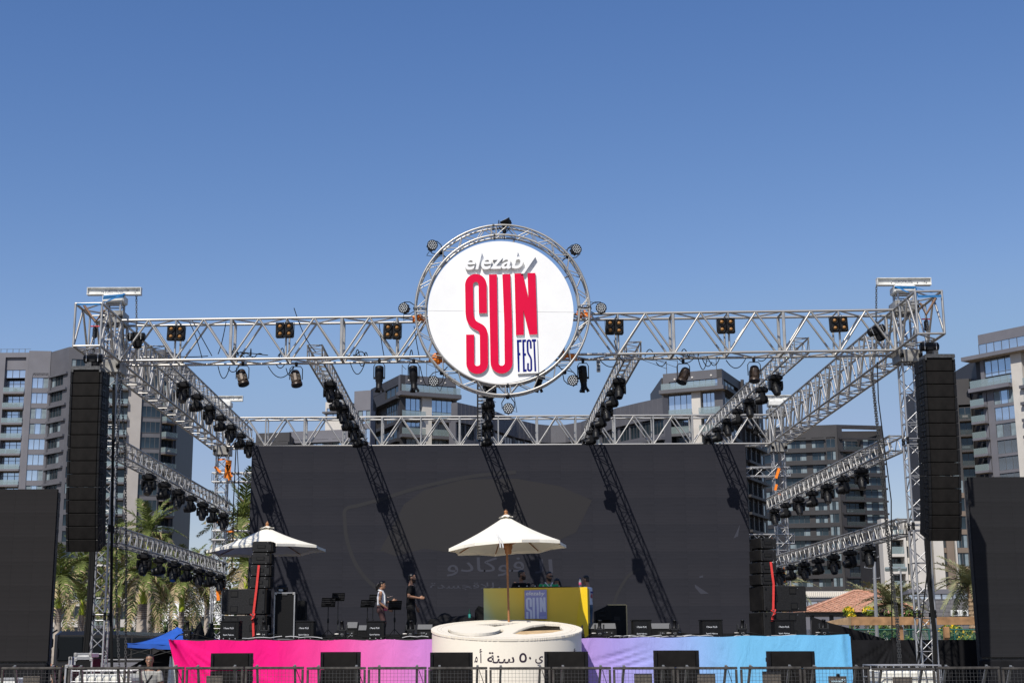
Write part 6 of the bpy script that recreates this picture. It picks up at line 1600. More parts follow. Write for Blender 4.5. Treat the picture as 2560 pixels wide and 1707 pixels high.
nw.build('wall', CLADB, M2); nd.build('wall', CLADD, M2); nst.build('pillar', STONE, M2); core(M2, [PZ(1657, 935, Z2), PZ(1804, 921.5, Z2), PZ(1845, 950, Z2), PZ(1905, 985, Z2)], Z2 - .3, CLADD)
mt = MB()
for x, y in ((1672, 933), (1700, 931), (1798, 922)): p = PZ(x, y, Z2); p.y += 3; mt.tube(p, p + V((0, 0, 3)), .07, 5); mt.tube(p + V((0, 0, 2.9)), p + V((-5, 0, 3.4)), .06, 5); mt.tube(p + V((0, 0, 1.5)), p + V((-5, 0, 3.4)), .05, 5)
mt.build('roof_davit', STEEL, M2)

# ---- dark block behind the right side trusses
ZC = 57.
C_ = thing('apartment_block', 'dark charcoal apartment block behind the right lighting trusses', 'building', (PZ(2050, 1062, ZC).x, 345, 0)); cw, cg = MB(), MB()
FLC = levels(ZC, 3.6, 3.2, 18)
f = Facade(C_, PZ(1850, 1085, ZC), PZ(1952, 1066, ZC), ZC); f.wallm = CLADD; f.railm = GLASSR; f.slab(cw, 0, 1, ZC - 3.2, ZC, -1, 0)
for u0, u1 in ((.1, .45), (.55, .9)): column(f, cw, u0, u1, FLC, 'win', 2, GLASSD, 1.0, .4)
for u0, u1 in ((0, .099), (.451, .549), (.901, 1)): f.slab(cw, u0, u1, 0, ZC - 3.2, -2, 0)
f = Facade(C_, PZ(1952, 1066, ZC), PZ(2091, 1061, ZC), ZC); f.wallm = CLADD; f.railm = GLASSR; f.slab(cw, 0, 1, ZC - 3.2, ZC, -1, .02)
for u0, u1, n in ((.06, .44, 4), (.54, .76, 2), (.80, .96, 2)): column(f, cw, u0, u1, FLC, 'win', n, GLASSD, .95, .9)
for u0, u1 in ((0, .059), (.441, .539), (.761, .799), (.961, 1)): f.slab(cw, u0, u1, 0, ZC - 3.2, -2, .02)
for z in FLC: f.slab(cg, .02, .78, z - .25, z + .2, .03, .7)
f = Facade(C_, PZ(2091, 1061, ZC), PZ(2206, 1064, ZC), ZC); f.wallm = CLADD; f.railm = GLASSR; f.slab(cw, 0, 1, ZC - .8, ZC, -1, .0); f.slab(cw, .0, .10, 0, ZC - .8, -2, .3)
s = MB(); f.slab(s, .1, .98, ZC - .85, ZC - .8, -1.6, -.05); s.build('soffit', SOFF, C_)
column(f, cw, .11, .50, FLC[0:], 'balc', 3, GLASSD, curtain=.5); column(f, cw, .55, .94, FLC, 'win', 3, GLASSD, .9, .9)
f.slab(cw, .501, .549, 0, ZC - 3.4, -2, .0); f.slab(cw, .941, 1, 0, ZC - .8, -2, .0)
for z in FLC: f.slab(cg, .02, 1.0, z - .25, z + .2, .4, .9)
cw.build('wall', CLADD, C_); cg.build('floor_bands', CLADD, C_); core(C_, [PZ(1850, 1085, ZC), PZ(1952, 1066, ZC), PZ(2206, 1064, ZC)], ZC - 1, CLADD)

# ---- tower at the right edge
ZD = 63.3
D_ = thing('apartment_tower', 'grey apartment tower with white pillar at the right edge', 'building', (PZ(2480, 830, ZD).x, 285, 0)); dw, dst = MB(), MB()
f = Facade(D_, PZ(2444, 838, ZD), PZ(2680, 789, ZD), ZD); f.wallm = CLAD
f.slab(dw, 0, 1, ZD - 2.0, ZD, -1, 0); window(f, .0, 1, ZD - 4.3, ZD - 2.0, 12, GLASS, -.12); f.slab(dw, -.14, 1, ZD - 5.2, ZD - 4.4, -1, 2.0); s = MB(); f.slab(s, -.12, 1, ZD - 5.26, ZD - 5.21, -1, 1.9); s.build('soffit', SOFF, D_)
window(f, .04, .34, ZD - 8.9, ZD - 5.4, 4, GLASS, -.3, 0, -.3); f.slab(dst, .345, .46, 0, ZD - 5.3, -2, .4); f.slab(dw, 0, .04, 0, ZD - 5.3, -2, 0)
window(f, .50, .9, ZD - 9.2, ZD - 5.4, 4, GLASSD, -1.0); f.slab(dst, .46, .5, 0, ZD - 5.3, -2, -.8)
s = MB(); f.slab(s, -.08, .36, ZD - 11.0, ZD - 9.5, 1.4, 1.46); s.build('railing', GLASSW, D_); f.slab(dw, -.1, .344, ZD - 11.8, ZD - 11.0, -1, 1.6)
window(f, .04, .34, ZD - 11.0, ZD - 9.0, 4, GLASS, -.6)
z = ZD - 11.8; k = 0
while z > 0:
    window(f, .12, .345, z - 3.0, z - .3, 3, GLASS, -.2, .3); f.slab(dw, .12, .345, z - .3, z + .0, -1, 0); f.slab(dw, .12, .345, z - 3.3, z - 3.0, -1, 0)
    s = MB(); f.slab(s, -.10, .05, z - 3.2, z - 2.75, -.5, 1.3); o = s.build('balcony', CLAD, D_); s = MB(); f.slab(s, -.09, .045, z - 3.25, z - 3.21, -.3, 1.2); s.build('soffit', SOFF, o); s = MB(); f.slab(s, -.10, .05, z - 2.75, z - 1.5, 1.2, 1.26); s.build('railing', GLASSW, o); window(f, -.06, .03, z - 2.7, z - .4, 1, GLASSD, -.7)
    s = MB(); f.slab(s, .44, 1, z - .8, z - .2, -.8, 1.3); o = s.build('balcony', CLADB, D_); s = MB(); f.slab(s, .48, 1, z - .2, z + 1.2, 1.2, 1.26); s.build('railing', GLASSW, o); window(f, .52, .9, z - 3.1, z - .8, 3, GLASSD, -1.2)
    z -= 3.3; k += 1
f.slab(dw, .05, .119, 0, ZD - 11.8, -2, 0); dw.build('wall', CLAD, D_); dst.build('pillar', STONE, D_); core(D_, [PZ(2444, 838, ZD), PZ(2680, 789, ZD)], ZD - 4.6, CLADD, 20)
ZG = 55.5
G_ = thing('apartment_wing', 'dark lower wing with stacked balconies left of the right edge tower', 'building', (PZ(2415, 946, ZG).x, 300, 0)); gw = MB()
f = Facade(G_, PZ(2320, 952, ZG), PZ(2422, 946, ZG), ZG); f.wallm = CLADD; f.railm = GLASSR; f.slab(gw, 0, 1, ZG - 5.4, ZG, -1, 0); FLG = levels(ZG, 5.6, 3.2, 17)
column(f, gw, .70, .99, FLG, 'balcout', 2, GLASSD); column(f, gw, .1, .6, FLG, 'win', 3, GLASSD, 1, .3); f.slab(gw, 0, .099, 0, ZG - 5.4, -2, .3); f.slab(gw, .601, .699, 0, ZG - 5.4, -2, .5); f.slab(gw, .991, 1, 0, ZG - 5.4, -2, .5)
f2 = Facade(G_, PZ(2422, 936, ZG + 1), PZ(2470, 936, ZG + 1), ZG); f2.slab(gw, 0, 1, 0, ZG + 1, -2, .2)
gw.build('wall', CLADD, G_); core(G_, [PZ(2320, 952, ZG), PZ(2470, 944, ZG)], ZG - .5, CLADD, 14)

# ---- cream tower behind the right tower, lower buildings
Y = 200.; E_ = thing('cream_building', 'cream and brown slim building behind the right front tower', 'building', P(2270, 1480, Y)); ew, ed = MB(), MB()
for (a, b, t, m_) in ((2206, 1, 1, 1),): pass
z0 = P(2250, 1296, Y).z; f = Facade(E_, P(2203, 1300, Y), P(2305, 1300, Y), z0); f.wallm = STONE
column(f, ew, .20, .50, levels(z0, .4, 2.35, 9), 'balc', 2, GLASSD, soff=False); f.slab(ew, 0, .199, 0, z0, -2, 0); f.slab(ew, .501, .56, 0, z0, -2, .3); f.slab(ew, .62, 1, 0, z0 - .4, -2, .6); f.slab(ed, .561, .619, 0, z0 - 1, -2, -.6)
column(f, ew, .561, .619, levels(z0 - 1, .5, 2.35, 9), 'win', 1, GLASSD, .8)
f = Facade(E_, P(2306, 1330, Y + 4), P(2420, 1330, Y + 4), z0); z1 = P(2350, 1330, Y + 4).z
f.slab(ed, 0, .16, 0, z1, -2, .0); f.slab(ew, .2, .42, 0, z1 + 3, -2, .4); f.slab(ed, .5, .66, 0, z1 + 6, -2, .2); f.slab(ew, .68, .71, 0, z1 + 8, -1.8, .5)
for u0, u1 in ((.43, .5), (.72, .98)): column(f, ed, u0, u1, levels(z1 + 8, .5, 2.6, 14), 'win', 2, GLASSD, .7, .3)
ew.build('wall', STONE, E_); ed.build('wall', mat('brown_cladding', (.17, .13, .10), .7, 0, .1, .5), E_); core(E_, [P(2203, 1300, Y), P(2420, 1330, Y + 4)], z0 - 1, CLADD, 10)
Y = 112.; F_ = thing('low_building', 'low grey brick building with window band and two cooling units at right', 'building', P(2380, 1560, Y)); fw, fb = MB(), MB()
zt = P(2400, 1472, Y).z; f = Facade(F_, P(2270, 1473, Y), P(2520, 1473, Y), zt); f.slab(fw, 0, 1, zt - .35, zt, -3, .1); window(f, 0, 1, zt - .8, zt - .35, 9, GLASS, -.1)
nb = 16
for j in range(nb):
    z = (zt - .8) * j / nb; s = MB()
    for i in range(18): f.slab(fb, i / 18 + (j % 2) * .027, i / 18 + .0535 + (j % 2) * .027, z, z + (zt - .8) / nb - .025, -.3, random.uniform(-.01, .012))
f.slab(fw, 0, 1.03, 0, zt - .8, -1.2, -.03); fw.build('wall', CLAD, F_); tag(fb.build('blocks', mat('grey_block', (.14, .135, .14), .8, 0, .12, 1.5), F_), kind='stuff')
for i, px in enumerate((2390, 2412)):
    p = P(px, 1539, Y - .6); r = thing('cooling_unit', ('left' if i == 0 else 'right') + ' white cooling unit with round fan on the grey brick wall', 'air conditioner', p, 'cooling units on the brick wall')
    MB().bbox(p + V((0, .2, .22)), (.62, .3, .46), .03).build('housing', WHITEW, r); MB().lathe(p + V((.03, .04, .22)), [(.15, 0), (.19, .0), (.19, .03), (.15, .03)], 20, (0, -1, 0), cap=False).build('fan_ring', WHITEW, r)
    MB().lathe(p + V((.03, .045, .22)), [(.16, 0), (.16, .01)], 18, (0, -1, 0)).build('fan_opening', BLK, r)
    fn = MB()
    for k in range(4): a = k * PI / 2 + i; fn.box(p + V((.03 + .07 * math.cos(a), .03, .22 + .07 * math.sin(a))), (.13, .012, .05), Matrix.Rotation(-a, 3, 'Y'))
    fn.build('fan', STEEL, r); MB().box(p + V((0, .3, -.02)), (.6, .5, .03)).build('wall_shelf', STEEL, r)
Y = 118.; B_ = thing('low_building', 'low cream topped building with blue windows behind the tiled roof', 'building', P(2080, 1560, Y)); bw, bs = MB(), MB()
zt = P(2060, 1477, Y).z; f = Facade(B_, P(1940, 1477, Y), P(2200, 1477, Y), zt); f.slab(bs, 0, 1, zt - .5, zt, -3, 0); f.slab(bw, 0, 1, 0, zt - 1.6, -3, 0); f.slab(bw, 0, 1, zt - .8, zt - .5, -3, -.1); window(f, 0, 1, zt - 1.6, zt - .8, 10, GLASS, -.1)
bl_ = MB()
for k in range(50): f.slab(bl_, k / 50 + .004, k / 50 + .012, zt - .42, zt - .08, 0, .05)
bw.build('wall', CLAD, B_); bs.build('parapet', STONE, B_); tag(bl_.build('balusters', CREAM, B_), kind='stuff')
# ---- pavilion with tiled hip roof
Y = 86.; PV = thing('tiled_pavilion', 'small pavilion with terracotta tiled hip roof behind the wooden beam', 'building', P(2150, 1590, Y))
ea, eb = P(2010, 1529, Y), P(2300, 1529, Y); rz = P(2140, 1478, Y + 3).z; TILE = mat('terracotta_tile', (.50, .275, .185), .8, 0, .22, 4)
ra, rb = V((P(2136, 1478, Y + 3).x, Y + 3, rz)), V((P(2200, 1490, Y + 3).x, Y + 3, rz)); eA, eB, eC, eD = ea, eb, eb + V((0, 6, 0)), ea + V((0, 6, 0))
ro = MB(); ro.quad(eA, eB, rb, ra); ro.quad(eB, eC, rb, rb); ro.quad(eC, eD, ra, rb); ro.quad(eD, eA, ra, ra); ro.build('roof', TILE, PV)
tl_ = MB(); 
def tiles(p0, p1, q0, q1, nr, nc):
    for j in range(nr):
        a, b = lerp(p0, q0, j / nr), lerp(p1, q1, j / nr); c, d = lerp(p0, q0, (j + 1.1) / nr), lerp(p1, q1, (j + 1.1) / nr); n_ = (b - a).cross(c - a).normalized()
        if n_.z < 0: n_ = -n_
        m_ = max(1, int((b - a).length / .3))
        for i in range(m_):
            u, w_ = (i + .08) / m_, (i + .92) / m_; k = random.uniform(.03, .06)
            tl_.add([lerp(a, b, u) + n_ * k, lerp(a, b, w_) + n_ * k, lerp(c, d, w_) + n_ * .01, lerp(c, d, u) + n_ * .01, lerp(a, b, u), lerp(a, b, w_)], [(0, 1, 2, 3), (4, 5, 1, 0)], False)
tiles(eA, eB, ra, rb, 16, 1); tiles(eD, eA, ra, ra, 16, 1); tag(tl_.build('roof_tiles', TILE, PV), kind='stuff')
rc = MB()
for a, b in ((eA, ra), (eB, rb), (ra, rb)): rc.tube(a + V((0, 0, .05)), b + V((0, 0, .05)), .08, 8)
rc.build('ridge_tile', TILE, PV)
MB().box(((ea.x + eb.x) / 2, Y + 3, ea.z - .1), (eb.x - ea.x - .1, 5.9, .16)).build('fascia', BLKM, PV)
for k in range(6): MB().bbox((lerp(ea.x, eb.x, .08 + .168 * k), Y + .4, ea.z / 2 - .1), (.22, .22, ea.z - .2), .02).build('post', CLADD, PV)
MB().box(((ea.x + eb.x) / 2, Y + 3, 1.2), (eb.x - ea.x - 1.0, 4, 2.4)).build('inner_wall', STONE, PV)
Y = 60.; BEAM = mat('pine_beam', (.30, .165, .075), .75, 0, .35, 3); r = thing('wooden_pergola', 'long brown timber beam on posts behind the black drape at right', 'pergola', P(2300, 1640, Y))
a0, a1 = P(2128, 1541, Y), P(2128, 1562, Y); b0, b1 = P(2470, 1541, Y), P(2470, 1560, Y); c0, c1 = P(2055, 1556, Y), P(2055, 1561, Y)
MB().prism([a0, b0, b1, a1], (0, .3, 0)).build('beam', BEAM, r); MB().prism([P(2058, 1555, Y + 2), a0 + V((-.01, 0, 0)), a1 + V((-.01, 0, 0)), P(2058, 1559, Y + 2)], (0, .3, 0)).build('beam', mat('pale_beam', (.36, .24, .13), .75, 0, .3, 3), r)
for px in (2366, 2252): p = P(px, 1566, Y + .15); MB().bbox((p.x, p.y + .1, p.z / 2), (.2, .2, p.z), .015).build('post', BEAM, r)
MB().bbox(P(2366, 1580, Y - .1), (.22, .22, .45), .02).build('hanging_block', BEAM, r)
Y = 66.; r = thing('mesh_fence', 'green wire mesh fence in front of bushes at right', 'fence', P(2300, 1640, Y)); FG = mat('fence_green', (.01, .09, .07), .6); a, b = P(2130, 1573, Y), P(2450, 1573, Y)
MB().tube(a, b, .035, 6).build('top_rail', FG, r)
for k in range(6): q = lerp(a, b, k / 5); MB().tube(V((q.x, Y, 0)), q, .035, 6).build('post', FG, r)
fm_ = MB(); n = 60
for k in range(-12, n): 
    for s in (0, 1):
        xa = a.x + (b.x - a.x) * k / n; L = a.z; x0, x1 = (xa, xa + L) if s else (xa + L, xa); za, zb3 = 0., L
        fm_.tube((x0, Y, za), (x1, Y, zb3), .006, 3, cap=False)
tag(fm_.build('wire_mesh', FG, r), kind='stuff')
# lamp poles
Y = 62.; p0, p1 = P(2193, 1640, Y), P(2182, 1318, Y); r = thing('lamp_pole', 'tall grey pole with climbing pegs behind the right side truss', 'pole', V((p0.x, Y, 0)))
MB().tube(V((p0.x, Y, 0)), p1, .085, 10, .06).build('shaft', ALU2, r); pg = MB()
for k in range(9): z = 2.0 + .45 * k; s = 1 if k % 2 else -1; pg.tube((p0.x, Y - .02, z), (p0.x + s * .32, Y - .02, z + .03), .014, 5); pg.tube((p0.x + s * .32, Y - .02, z + .03), (p0.x + s * .3, Y - .02, z + .09), .012, 5)
tag(pg.build('climbing_pegs', ALU2, r), kind='stuff')
Y = 66.; p0, p1 = P(2259, 1640, Y), P(2251, 1417, Y); r = thing('floodlight_pole', 'thin grey pole with floodlights behind the hanging chain at right', 'pole', V((p0.x, Y, 0)))
MB().tube(V((p0.x, Y, 0)), p1, .05, 8, .04).build('shaft', ALU2, r); MB().tube(p1 + V((-.7, 0, -.02)), p1 + V((.3, 0, -.02)), .025, 6).build('crossarm', ALU2, r)
for dx in (-.6, -.28, .12): MB().bbox(p1 + V((dx, -.1, -.1)), (.28, .12, .18), .02, Matrix.Rotation(.4, 3, 'X')).build('floodlight', mat('flood_grey', (.25, .3, .3), .4, .3) if 'flood_grey' not in MATS else MATS['flood_grey'], r)
pg = MB()
for k in range(7): s = 1 if k % 2 else -1; z = 1.6 + .5 * k; pg.tube((p0.x, Y - .02, z), (p0.x + s * .2, Y - .02, z + .02), .011, 5)
tag(pg.build('climbing_pegs', ALU2, r), kind='stuff')

# ================================================================ palms and bushes
LEAF = mat('palm_green', (.095, .118, .026), .6, 0, .45, 2.0, spec=.3); LEAF2 = mat('palm_straw', (.31, .245, .14), .7, 0, .35, 2.0, spec=.2); LEAF3 = mat('date_green', (.20, .205, .105), .6, 0, .35, 2.0, spec=.3)
TRUNK = mat('palm_trunk', (.36, .31, .26), .85, 0, .25, 3, .3); SHAFT = mat('crown_shaft', (.30, .36, .02), .45, 0, .2, 3); DTR = mat('date_trunk', (.27, .19, .12), .9, 0, .4, 6, .5)
def frond_mesh(L, droop, leaf, n, hang, dry, seed, curve=1.0):
    rnd = random.Random(seed); mb = MB(); pts = []
    for k in range(n + 1):
        t = k / n; pts.append(V((L * (t - .12 * droop * t * t), 0, L * (.30 * t - (.30 + droop) * t ** 2 * curve))))
    mb.path(pts, .02, 4, rs=[.025 * (1 - .85 * k / n) + .004 for k in range(n + 1)])
    for k in range(2, n * 3):
        t = k / (n * 3); i = min(int(t * n), n - 1); p = lerp(pts[i], pts[i + 1], t * n - i); d = (pts[i + 1] - pts[i]).normalized(); ll = leaf * (math.sin(PI * min(1, t * .85 + .12)) ** .6) * rnd.uniform(.75, 1.1)
        for s in (-1, 1):
            o = (V((0, s, 0)) * rnd.uniform(.65, 1.0) + d * rnd.uniform(.5, .9) + V((0, 0, rnd.uniform(-.25, .35)))).normalized(); m_ = p + o * ll * .5; e = m_ + (o + V((0, 0, -hang * rnd.uniform(.6, 1.3)))).normalized() * ll * .55; wv = d * .028 * (1.0 + leaf)
            mi = 1 if rnd.random() < dry else 0
            mb.add([p - wv * .6, p + wv * .6, m_ + wv, m_ - wv, e], [(0, 1, 2, 3), (3, 2, 4)], False, mi)
    return mb
ROY = [frond_mesh(2.35, .38 + .22 * k, .55, 13, .75, dry, 50 + k, 1.0) for k, dry in enumerate((.05, .15, .45, .8))]
ROYM = [m_.mesh('frond', [LEAF, LEAF2]) for m_ in ROY]
UPR = frond_mesh(2.4, .12, .5, 13, .25, .03, 77, .9).mesh('frond', [LEAF, LEAF2])
DAT = [frond_mesh(2.3, .25 + .3 * k, .42, 15, .12, .12, 90 + k, .9).mesh('frond', [LEAF3, LEAF2]) for k in range(3)]
def palm(label, px, crown_py, Y, kind='royal', trunk_w=.17, shaft=1.1, scale=1., nf=20, up=.2, trunk_px=None, group=None):
    c = P(px, crown_py, Y); bx = c.x if trunk_px is None else P(trunk_px, 1690, Y).x
    r = thing('palm_tree', label, 'palm tree', (bx, Y, 0), group); b = V((bx, Y, 0)); n = 14; tr = MB()
    if kind == 'royal':
        zs = c.z - shaft; rings = []
        for k in range(n * 3 + 1):
            t = k / (n * 3); p = lerp(b, V((c.x, Y, zs)), t); rad = trunk_w * (1.12 - .1 * t + .22 * math.sin(PI * min(1, t * 1.2)) ** 2 - .15 * t * t) * (1.0 + (.03 if k % 3 == 0 else 0))
            rings.append([p + V((rad * math.cos(a), rad * math.sin(a), 0)) for a in [2 * PI * i / 12 for i in range(12)]])
        tr.loft(rings); tr.build('trunk', TRUNK, r); d = V((0, 0, 1))
        s = MB(); s.lathe(V((c.x, Y, zs)), [(trunk_w * .92, 0), (trunk_w * 1.05, shaft * .12), (trunk_w * .8, shaft * .5), (trunk_w * .5, shaft * .95), (trunk_w * .3, shaft * 1.15)], 12); s.build('crown_shaft', SHAFT, r)
        rg = MB()
        for k in range(8): z = zs - .04 - k * .06 - .02 * k; rg.lathe(lerp(b, V((c.x, Y, zs)), z / zs), [(trunk_w * .955 + .012, 0), (trunk_w * .955 + .02, .012), (trunk_w * .955 + .012, .024)], 12)
        tag(rg.build('leaf_scars', mat('scar_brown', (.12, .07, .05), .9) if 'scar_brown' not in MATS else MATS['scar_brown'], r), kind='stuff')
    else:
        rings = []
        for k in range(41):
            t = k / 40; p = lerp(b, c, t); rad = trunk_w * (1 + (.16 if k % 2 else -.06)) * (1.0 if t < .93 else 1.25)
            rings.append([p + V((rad * math.cos(a + .3 * k), rad * math.sin(a + .3 * k), 0)) for a in [2 * PI * i / 9 for i in range(9)]])
        tr.loft(rings, smooth=False); tr.build('trunk', DTR, r)
    for k in range(nf):
        t = k / nf; az = k * 2.399 + random.uniform(-.3, .3)
        if kind == 'royal':
            el = lerp(1.3 + up, -.55, t ** .8) + random.uniform(-.12, .12); me = UPR if t < .22 + up * .3 else ROYM[min(3, int((t - .2) * 4.6 + random.uniform(0, .7)))]
        else:
            el = lerp(1.4, -.25, t ** .9) + random.uniform(-.1, .1); me = DAT[min(2, int(t * 3))]
        M = Matrix.Translation(c + V((0, 0, -.1 * t))) @ Matrix.Rotation(az, 4, 'Z') @ Matrix.Rotation(-el * .72, 4, 'Y') @ Matrix.Rotation(random.uniform(-.3, .3), 4, 'X') @ Matrix.Scale(scale * random.uniform(.85, 1.12), 4)
        inst('frond', me, r, M)
LP = 'royal palms left of the stage'
palm('thick trunked royal palm with bright green shaft left of the blue tent', 360, 1436, 60, trunk_w=.21, shaft=1.2, trunk_px=347, scale=0.82, nf=19, group=LP)
palm('slender royal palm directly right of the left front tower', 298, 1466, 74, trunk_w=.125, shaft=1.05, scale=0.99, nf=19, trunk_px=292, group=LP)
palm('slender royal palm right behind the thick trunked palm', 396, 1490, 80, trunk_w=.13, shaft=1.1, scale=0.86, nf=16, group=LP)
palm('royal palm with yellow green shaft left of the left back tower', 457, 1452, 72, trunk_w=.15, shaft=1.5, scale=0.99, nf=20, trunk_px=450, group=LP)
palm('royal palm at the far left between the screen and the tower', 150, 1448, 66, trunk_w=.16, shaft=1.3, scale=0.95, nf=20, trunk_px=138, group=LP)
palm('tall royal palm rising above the lowest left side truss', 372, 1330, 78, trunk_w=.15, shaft=1.2, scale=0.99, nf=19, up=.4, trunk_px=372, group=LP)
palm('royal palm partly hidden behind the left front tower', 212, 1412, 78, trunk_w=.15, shaft=1.2, scale=1.07, nf=19, group=LP)
palm('bushy royal palm beside the lower left moving heads', 285, 1382, 84, trunk_w=.14, shaft=1.2, scale=1.12, nf=17, group=LP)
palm('royal palm beside the left edge of the big screen', 617, 1412, 62, trunk_w=.13, shaft=1.0, scale=0.90, nf=20, up=.6, group=LP)
palm('royal palm behind the subwoofers left of the stage', 520, 1450, 78, trunk_w=.13, shaft=1.2, scale=0.95, nf=17, group=LP)
palm('upright royal palm touching the left edge of the big screen', 608, 1300, 66, trunk_w=.13, shaft=1.2, scale=1.03, nf=16, up=.7, group=LP)
palm('dark fronded palm low behind the left front tower', 205, 1500, 60, trunk_w=.12, shaft=.6, scale=0.60, nf=9, group=LP)
palm('palm with brown crown behind the tiny white building at left', 430, 1470, 90, trunk_w=.12, shaft=.8, scale=0.95, nf=17, group=LP)
RP = 'date palms right of the stage'
palm('date palm with rough trunk at the right LED screen edge', 2428, 1462, 72, 'date', .17, scale=.9, nf=34, trunk_px=2437, group=RP)
palm('date palm behind the doubled chain right of the stage', 2231, 1512, 84, 'date', .17, scale=.95, nf=40, trunk_px=2238, group=RP)
palm('date palm behind the tall grey pole right of the stage', 2180, 1508, 92, 'date', .17, scale=1.0, nf=36, trunk_px=2186, group=RP)
palm('date palm crown peeping out right of the right speaker stack', 1958, 1464, 100, 'date', .16, scale=1.0, nf=26, group=RP)
def bush(name, label, px0, px1, py0, py1, Y, cols, n=900, leaf=.12, cat='bush'):
    A, B = P(px0, py1, Y), P(px1, py0, Y); c = (A + B) / 2; h = V(((B.x - A.x) / 2, 1.2, (B.z - A.z) / 2)); mb = MB(); rnd = random.Random(px0)
    lumps = [(V((rnd.uniform(-.9, .9) * h.x, rnd.uniform(-.8, .8) * h.y, rnd.uniform(-.9, .55) * h.z)), rnd.uniform(.25, .5)) for _ in range(max(5, int(h.x * 5)))]
    for k in range(n):
        q, s = rnd.choice(lumps); d = V((rnd.gauss(0, 1), rnd.gauss(0, 1), rnd.gauss(0, 1))).normalized() * (rnd.random() ** .4) * s * min(1.2, h.z * 1.1); p = c + q + V((d.x * 1.3, d.y, d.z))
        if p.z < .02: p.z = rnd.uniform(.02, .3)
        o = V((rnd.uniform(-1, 1), rnd.uniform(-1, .4), rnd.uniform(-.2, 1))).normalized(); t = o.orthogonal().normalized(); b = o.cross(t); s_ = leaf * rnd.uniform(.6, 1.3)
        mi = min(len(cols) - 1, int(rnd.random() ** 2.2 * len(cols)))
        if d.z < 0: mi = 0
        mb.add([p - t * s_ * .5, p + b * s_ * .3, p + t * s_ * .6, p - b * s_ * .3], [(0, 1, 2, 3)], False, mi)
    for q, s in lumps[::2]: mb.tube(V((c.x + q.x * .8, c.y + q.y, 0)), c + q, .025, 4, cap=False, m=0)
    return tag(mb.build(name, cols, None, V((c.x, c.y, 0))), label, cat)
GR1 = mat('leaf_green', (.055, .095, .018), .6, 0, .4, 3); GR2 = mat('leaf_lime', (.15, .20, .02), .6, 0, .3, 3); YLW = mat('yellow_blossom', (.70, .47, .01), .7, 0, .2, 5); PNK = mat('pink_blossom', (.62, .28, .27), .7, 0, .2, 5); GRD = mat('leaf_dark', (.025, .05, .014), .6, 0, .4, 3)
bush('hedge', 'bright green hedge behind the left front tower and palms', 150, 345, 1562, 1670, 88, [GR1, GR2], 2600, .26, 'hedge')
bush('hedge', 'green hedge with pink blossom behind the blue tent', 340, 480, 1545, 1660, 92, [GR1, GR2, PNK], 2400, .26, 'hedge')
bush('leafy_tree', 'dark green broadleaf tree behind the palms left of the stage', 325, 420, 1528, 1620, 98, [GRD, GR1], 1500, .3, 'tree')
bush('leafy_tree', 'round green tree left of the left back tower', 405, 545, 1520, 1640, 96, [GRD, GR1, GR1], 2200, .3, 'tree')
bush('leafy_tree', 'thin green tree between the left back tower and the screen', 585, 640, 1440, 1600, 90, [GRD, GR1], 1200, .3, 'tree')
bush('flowering_bush', 'yellow flowering bush beside the tiled roof', 2112, 2190, 1516, 1560, 76, [GR2, YLW, YLW, YLW], 1500, .2)
bush('flowering_bush', 'pink and green flowering bush left of the right front tower', 2190, 2310, 1518, 1560, 77, [GR1, GR2, PNK], 1700, .2)
bush('green_bush', 'green bushes behind the mesh fence left of the right tower', 2135, 2300, 1556, 1640, 72, [GR1, GR2], 2200, .2)
bush('flowering_bush', 'yellow green flowering bush behind the mesh fence near the right screen', 2330, 2450, 1556, 1640, 71, [GR1, GR2, YLW], 2000, .2)
# ================================================================ people
SK = mat('skin_tan', (.36, .19, .115), .5, 0, .08, 20); SKD = mat('skin_brown', (.24, .125, .075), .5, 0, .08, 20)
HAIR = mat('dark_hair', (.008, .006, .005), .45, 0, .4, 60); BEARD = mat('beard_stubble', (.035, .02, .014), .8, 0, .3, 80)
EYEW = mat('eye_white', (.6, .58, .55), .3); LIP = mat('lips', (.25, .09, .07), .5)
def remesh(o, vox=.011):
    m = o.modifiers.new('skin', 'REMESH'); m.mode = 'VOXEL'; m.voxel_size = vox; m.use_smooth_shade = True
    s = o.modifiers.new('relax', 'SMOOTH'); s.factor = .5; s.iterations = 3
def limb(mb, pts, rs, n=10, sq=None):
    pts = [V(p) for p in pts]; mb.path(pts, 1, n, rs=rs)
def smooth_chain(a, b, c, ra, rb, rc, k=5):
    """tapered limb through three joints with a rounded middle"""
    P_, R_ = [], []
    for i in range(k): t = i / k; P_.append(lerp(a, b, t)); R_.append(lerp(ra, rb, t) * (1 + .10 * math.sin(PI * t)))
    for i in range(k + 1): t = i / k; P_.append(lerp(b, c, t)); R_.append(lerp(rb, rc, t) * (1 + .14 * math.sin(PI * min(1, t * 1.3))))
    return P_, R_
def hand(mb, w, d, up, side, curl=.5):
    """palm with four fingers and a thumb; d: direction of the fingers, up: back of the hand, side: thumb side"""
    d = d.normalized(); side = (side - d * side.dot(d)).normalized(); pn = d.cross(side)
    c = w + d * .045
    mb.ball(c, (.045, .04, .018), 10, 6, Matrix((d, side, pn)).transposed())
    for i, (o, L) in enumerate(((.030, .072), (.010, .082), (-.011, .076), (-.030, .060))):
        a = c + d * .038 + side * o; k1 = a + d * L * .45 - pn * L * .15 * curl; k2 = k1 + (d * (1 - curl) - pn * curl).normalized() * L * .35; k3 = k2 + (d * (1 - 1.4 * curl) - pn * 1.4 * curl).normalized() * L * .28
        mb.path([a - d * .02, a, k1, k2, k3], .0095, 6, rs=[.011, .0105, .0095, .009, .0075])
    a = c - d * .02 + side * .034; mb.path([a - side * .015, a, a + (d + side * .8).normalized() * .035, a + (d * 1.3 + side * .45 - pn * .3 * curl).normalized() * .062], .011, 6, rs=[.014, .0125, .0115, .009])
